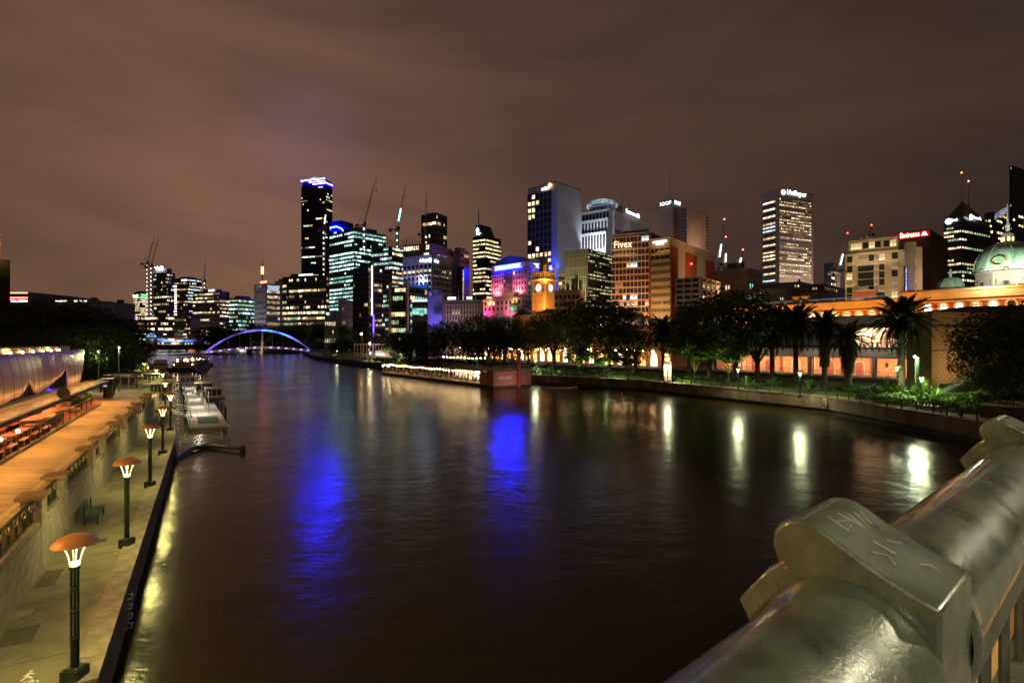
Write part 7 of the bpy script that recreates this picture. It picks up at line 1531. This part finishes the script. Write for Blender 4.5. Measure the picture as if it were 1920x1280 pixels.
for i in range(5):
    r = thing('tree_trunk_bollard', 'short dark bollard on the pale plaza left of the information column, ' + ['leftmost', 'second from the left', 'middle', 'second from the right', 'rightmost'][i], 'bollard', LP(70 + (i % 2) * 4, 9.5 + i * 1.9, UPZ), 0, 'bollards on the plaza'); k = MB(); k.lathe([(.14, 0), (.14, .9), (.1, 1.0), (0, 1.0)], 10); k.build('post', BLACKM, r)
lmp = thing('plaza_light_pole', 'plain light pole washing the plaza beyond the restaurant', 'lamp pole', LP(86, 12, UPZ)); k = MB(); k.tube((0, 0, 0), (0, 0, 5), .07); k.build('pole', STEEL, lmp); k = MB(); k.ball((0, 0, 5.05), .15, 8); k.build('lamp', TUBEG, lmp); lamp('POINT', lmp, (0, 0, 4.8), (.85, 1, .45), 700, .15)
for s_, t_ in ((72, 3.6),):
    r = thing('person', 'pedestrian in dark clothes walking beyond the information column', 'person', LP(64, 7.5, UPZ), 1); inst('figure', PT, r)
r = inst('person', PS, None, LP(46.5, 1.7, 1.5), (0, 0, LROT + PI / 2)); tag(r, 'person in dark clothes sitting against the wall beyond the fourth lamp', 'person')
pl_ = thing('assumed_light_pole', 'slim tall light pole assumed in front of the first glazed kiosk', 'lamp pole', (-51.6, 70, 1.5)); k = MB(); k.tube((0, 0, 0), (0, 0, 7.6), .07, .05, 8); k.build('pole', STEEL, pl_); k = MB(); k.ball((0, 0, 7.75), .13, 8); k.build('lamp', TUBEG, pl_); lamp('POINT', pl_, (0, 0, 7.6), (1, .92, .45), 1500, .2)  # assumed lamp, added and placed to brighten the kiosk roof
# kiosks
KG = mat('kiosk_glass', (.06, .08, .06), .2)
def kiosk(px, Y, w_, h, label, lit_=None, flat=False):
    r = thing('kiosk', label, 'kiosk', (at(px, 0, Y).x, Y, 1.5), .15, 'glazed kiosks on the lower promenade'); k = MB(); k.box(-w_, -w_, 0, w_, w_, h); k.build('glazed_wall', KG, r)
    k = MB()
    for i in range(5):
        x = -w_ + 2 * w_ * i / 4
        for y in (-w_ - .03, w_ + .03): k.box(x - .04, y - .03, 0, x + .04, y + .03, h)
        for xx in (-w_ - .03, w_ + .03): k.box(xx - .03, x - .04, 0, xx + .03, x + .04, h)
    for z in (.05, h * .5, h - .08): k.box(-w_ - .06, -w_ - .07, z, w_ + .06, -w_ + .0, z + .08)
    k.build('frame', mat('kiosk_cream', (.42, .40, .28), .7), r)
    k = MB(); e = w_ + .28
    if flat: k.box(-e, -e, h, e, e, h + .15)
    else: k.add([(-e, -e, h), (e, -e, h), (e, e, h), (-e, e, h), (0, 0, h + .95)], [(0, 1, 4), (1, 2, 4), (2, 3, 4), (3, 0, 4), (0, 3, 2, 1)])
    k.build('roof', mat('kiosk_roof', (.75, .68, .38), .8), r)
kiosk(302, 76, .95, 2.5, 'first glazed kiosk with a pointed pale roof by the white pontoon'); kiosk(291, 98, 1.3, 2.6, 'flat roofed kiosk between the pointed ones', flat=True); kiosk(271, 128, 1.3, 3.0, 'second pointed kiosk farther along the quay'); kiosk(262, 150, 1.4, 3.4, 'third pointed kiosk under a magenta light')
r = thing('magenta_light_sign', 'small magenta light over the third kiosk', 'sign', at(260, 678, 152)); k = MB(); k.box(-.8, 0, -.4, .8, .2, .5); k.build('panel', lit('magenta_soft', (1, .25, .8), 1.6, 0), r); k = MB(); k.tube((0, .1, -4), (0, .1, -.4), .06); k.build('pole', STEEL, r)

# ---------------------------------------------------------------- white pontoon
P0 = Vector((-35.5, 59, 0)); PDV = Vector((-.535, .845, 0)).normalized(); pn = thing('pontoon', 'white lit floating pontoon with plank deck and handrails', 'pontoon', P0, math.atan2(PDV.y, PDV.x))
# local x along the river (away), local y left towards the quay; width 3.4 to the right => y negative
PLK = mat('white_planks', (.50, .46, .40), .7, vary=.16, scale=2)
plm = MB(); plm.box(0, -3.4, .42, .52, 0, .47); plm = plm.mesh('plank', PLK); plm2 = MB(); plm2.box(0, -2.2, .42, .52, 0, .47); plm2 = plm2.mesh('plank', PLK)
k = MB(); k.box(0, -3.5, -.3, 26, .1, .40); k.box(26, -2.3, -.3, 82, .1, .40); k.build('float', CONCD, pn)
for i in range(47): inst('plank', plm, pn, (i * .553, 0, 0))
for i in range(100): inst('plank', plm2, pn, (26 + i * .553, 0, 0))
k = MB(); k.box(-.1, -3.6, .35, 0, .2, .5); k.box(0, -3.62, .35, 26, -3.5, .5); k.box(0, .1, .35, 82, .2, .5); k.build('edge_board', WHITE, pn)
k = MB(); k.box(2.5, -3.0, .475, 9.5, -.8, .49); k.build('green_mat', mat('green_mat', (.09, .13, .08), .9), pn)
k = MB()
for side, x0, x1 in ((-.15, 8, 80), (-2.2, 14, 80)):
    n = int((x1 - x0) / 1.5)
    for i in range(n + 1): k.tube((x0 + i * 1.5, side, .47), (x0 + i * 1.5, side, 1.45), .03, n=5)
    k.tube((x0, side, 1.45), (x1, side, 1.45), .03, n=5); k.tube((x0, side, 1.0), (x1, side, 1.0), .02, n=4)
k.build('handrail', WHITE, pn, kind='stuff')
for x, y in ((5, -3.7), (14, -3.75), (30, -2.5), (48, -2.5), (12, .35), (26, .35)): k = MB(); k.lathe([(.14, -1), (.14, 1.9), (.18, 1.9), (.0, 2.1)], 8, (x, y, 0)); k.build('guide_pile', BLACKM, pn)
for x in (12, 21, 33, 45, 58): lamp('AREA', pn, (x, -1.2, 3.4), (1, .93, .76), 170, .6, (x, -1.2, 0), name='deck_light')
for x in (12, 21, 33, 45, 58): k = MB(); k.tube((x, -2.25, .47), (x, -2.25, 3.45), .04, n=6); k.tube((x, -2.25, 3.45), (x, -1.2, 3.5), .03, n=5); k.box(x - .12, -1.35, 3.44, x + .12, -1.05, 3.5); k.build('light_mast', STEEL, pn)
# gangways
gw = thing('gangway', 'ramped gangway between the quay and the white pontoon', 'gangway', (0, 0, 0)); k = MB(); a = Vector((-44, 66.5, 1.55)); b = pn.matrix_basis @ Vector((9, .1, .5)); k.tube(a, b, .07); k.tube(a + Vector((0, 1, 0)), b + Vector((0, 1, 0)), .07); k.tube(a + Vector((0, 0, 1)), b + Vector((0, 0, 1)), .03); k.tube(a + Vector((0, 1, 1)), b + Vector((0, 1, 1)), .03)
for i in range(7): p = a + (b - a) * i / 6; k.tube(p, p + Vector((0, 0, 1)), .025, n=5); k.tube(p, p + Vector((0, 1, 0)), .05, n=5)
k.build('gangway_frame', WHITE, gw)
# sunken jetty frame
js = thing('jetty_frame', 'half sunken pipe frame of an old landing stage', 'jetty', at(375, 0, 51.5)); js.location.z = 0; FRM = mat('weathered_galvanised', (.38, .36, .25), .6, .2, vary=.25, scale=3)
js.rotation_euler = (0, 0, 2.08)
def T(k, *p, r=.035): k.path([Vector(q) for q in p], r, 6)
k = MB(); T(k, (-2.6, 1.9, .15), (3.4, 2.2, .55), r=.11); T(k, (-2.6, 1.5, .15), (3.4, 1.8, .55), r=.07); k.build('float_tube', FRM, js)
for j, x in enumerate((-1.8, 0.0, 1.8, 3.3)):
    k = MB(); T(k, (x, 1.8, .3), (x, 1.3, .75), (x, -1.8, .75), (x, -2.2, .2)); T(k, (x, 1.8, .2), (x, -2.2, .1)); T(k, (x, .3, .75), (x, .3, .1)); k.build('hoop', FRM, js)
k = MB()
for y, z in ((1.3, .75), (-.2, .78), (-1.8, .75), (.6, .1)): T(k, (-1.8, y, z), (3.3, y, z))
k.build('long_rail', FRM, js); k = MB(); T(k, (2.9, -2.6, 0), (2.9, -2.6, 1.3), (3.6, -2.6, 1.3), (3.6, -2.6, 0)); T(k, (2.9, -2.6, .4), (3.6, -2.6, .4)); T(k, (2.9, -2.6, .8), (3.6, -2.6, .8)); k.build('end_ladder', FRM, js)
bo = thing('floating_boom', 'curved black floating boom pipe sheltering the sunken frame', 'boom', (0, 0, 0)); k = MB(); k.path([at(324, 868, 43.6), at(331, 856, 45), at(345, 848, 47), at(362, 840, 48.8), at(385, 836, 50), at(405, 836, 49.8), at(420, 838, 49.3), at(455, 842, 48.4)], [.2, .2, .2, .2, .22, .2, .13, .13], 10); o = k.build('pipe', mat('wet_black_pipe', (.03, .028, .02), .4, vary=.3), bo, smooth=True)
k = MB(); e = at(455, 841, 48.4); k.lathe([(.0, -.25), (.24, -.25), (.24, .3), (0, .32)], 10, e); k.build('end_float', BLACKM, bo)
# boats
HW = mat('boat_white', (.45, .42, .36), .5, vary=.1); HB = mat('boat_navy', (.02, .03, .08), .4)
def boat(px, wy, label, L_=9, bw=1.5, hull=HW, cab=HW, n=3):
    Y = 10000 / (wy - 640); p = at(px, 0, Y); r = thing('cabin_launch', label, 'boat', (p.x, Y, 0), math.atan2(PDV.y, PDV.x), 'launches moored at the pontoon'); k = MB()
    sec = [(0, .85, .9), (L_ * .3, 1, .85), (L_ * .7, .9, 1.0), (L_ * .92, .45, 1.2), (L_, .03, 1.3)]; vs = []
    for x, w_, h in sec: vs += [(x, -bw * w_ * .6, -.3), (x, bw * w_ * .6, -.3), (x, bw * w_, h), (x, -bw * w_, h)]
    fs = [(i * 4 + a, i * 4 + (a + 1) % 4, i * 4 + 4 + (a + 1) % 4, i * 4 + 4 + a) for i in range(4) for a in range(4)] + [(0, 3, 2, 1)]
    k.add(vs, fs); k.build('hull', hull, r)
    k = MB(); k.box(.8, -bw * .8, .9, L_ * .66, bw * .8, 1.25); k.box(.7, -bw * .9, 2.25, L_ * .7, bw * .9, 2.4); m_ = n + 1
    for i in range(m_ + 1):
        x = .85 + (L_ * .66 - .9) * i / m_
        for s in (-1, 1): k.box(x - .06, s * bw * .78 - .05, 1.25, x + .06, s * bw * .78 + .05, 2.25)
    for i in range(4): y = -bw * .78 + 1.56 * bw * i / 3; k.box(.8, y - .06, 1.25, .92, y + .06, 2.25)
    k.build('cabin', cab, r); k = MB(); k.box(.9, -bw * .74, 1.25, L_ * .64, bw * .74, 2.24); k.build('window', GLASS, r)
    k = MB()
    for x in (1.2, 3.2, 5.4):
        for s in (-1, 1): k.lathe([(0, -.28), (.11, -.22), (.11, .22), (0, .28)], 8, (x, s * (bw + .12), .55))
    k.build('fenders', mat('white_fender', (.5, .5, .48), .6), r, kind='stuff')
    k = MB(); xs = [L_ * .66, L_ * .8, L_ * .93]
    for s in (-1, 1):
        pts = [(x, s * bw * (1 - ((x / L_) ** 3) * .8), 1.75) for x in xs]; k.path(pts, .02, 4)
        for p in pts: k.tube((p[0], p[1], 1.0), p, .018, n=4)
    k.tube((L_ * .35, 0, 2.4), (L_ * .35, 0, 3.6), .03, n=5); k.build('deck_rail', STEEL, r, kind='stuff')
    return r
boat(352, 727, 'white cabin launch moored farthest along the pontoon', 9, 1.7)
boat(384, 744, 'cream cabin launch moored in the middle', 9, 1.6, HW, mat('boat_cream', (.40, .30, .18), .6))
boat(402, 757, 'smaller cream launch with a blue hull moored nearest', 7, 1.4, HB, MATS['boat_cream'])
fr = thing('river_ferry', 'long dark double deck ferry moored before the footbridge', 'boat', at(345, 640, 178), math.atan2(PDV.y, PDV.x) - .2); fr.location.z = 0
k = MB(); k.box(-4, -4, -.5, 26, 4, 1.4); k.build('hull', mat('ferry_hull', (.03, .025, .03), .6), fr); k = MB(); k.box(0, -3.4, 1.4, 24, 3.4, 3.2); k.build('cabin', mat('ferry_brown', (.06, .035, .03), .7), fr)
k = MB()
for i in range(14): k.box(-3.6 + i * 2, -3.8, 1.4, -3.5 + i * 2, -3.7, 5.4); k.box(-4, -3.9 + i * .58, 1.4, -3.9, -3.8 + i * .58, 2.6)
k.box(-4, -4, 5.4, 26, 4, 5.6); k.box(-4.1, -4, 2.6, -3.9, 4, 2.7); k.build('upper_frame', mat('ferry_rail', (.30, .22, .18), .6), fr, kind='stuff')
k = MB(); rnd = random.Random(1)
for i in range(22): k.ball((rnd.uniform(-3, 25), rnd.uniform(-3, 3), rnd.choice([3.4, 3.8, 2.4])), .14, 5)
k.build('cabin_lights', BULB, fr, kind='stuff')
fr2 = thing('orange_lit_barge', 'small barge with orange party lights below the footbridge end', 'boat', (at(372, 0, 215).x, 215, 0), .2); k = MB(); k.box(-6, -2, -.4, 5, 2, 1.2); k.build('hull', MATS['ferry_hull'], fr2); k = MB(); k.box(-5.5, -1.6, 3.4, 4.6, 1.6, 3.55)
for x in (-5, -2, 1, 4): k.box(x, -1.6, 1.2, x + .1, -1.5, 3.4)
k.build('canopy', MATS['ferry_brown'], fr2); k = MB()
for i in range(16): k.ball((rnd.uniform(-5, 4.5), -1.6, rnd.uniform(2.4, 3.3)), .14, 5)
k.build('party_lights', SIGNO, fr2, kind='stuff'); k = MB(); k.quad((-1.6, -1.3, 1.6), (1.4, -1.3, 1.6), (1.4, -1.3, 2.6), (-1.6, -1.3, 2.6)); k.build('white_bar_front', lit('bar_front', (.6, .8, .9), 1.2, 1), fr2)
sb = thing('white_river_cruiser', 'long white tour vessel passing under the far road bridge', 'boat', at(283, 0, 400), .35); sb.location.z = 0; k = MB(); k.box(0, -2.5, .2, 26, 2.5, 1.6); k.build('hull', lit('cruiser_white', (.8, .76, .7), .28, .3), sb); k = MB(); k.box(4.5, -2, 2.4, 22, 2, 3.6); k.build('cabin', MATS['lit_cruiser_white'], sb); k = MB(); k.box(4.5, -2.1, 1.6, 24, 2.1, 2.4); k.build('window_band', GLASS, sb)
wb_ = thing('moored_cruiser', 'white striped cruiser moored beside the road bridge left of the ferry', 'boat', at(300, 0, 190), PDV.angle(Vector((1, 0, 0)))); wb_.location.z = 0; k = MB(); k.box(0, -2.4, .1, 16, 2.4, 1.5); k.box(2, -2, 2.1, 13, 2, 3.2); k.build('hull', HW, wb_); k = MB(); k.box(2, -2.05, 1.5, 13, 2.05, 2.1); k.build('window_band', GLASS, wb_)
# bank mooring posts light
for i, (px, Y) in enumerate(((0, 0),)): pass
C.view_layer.update()
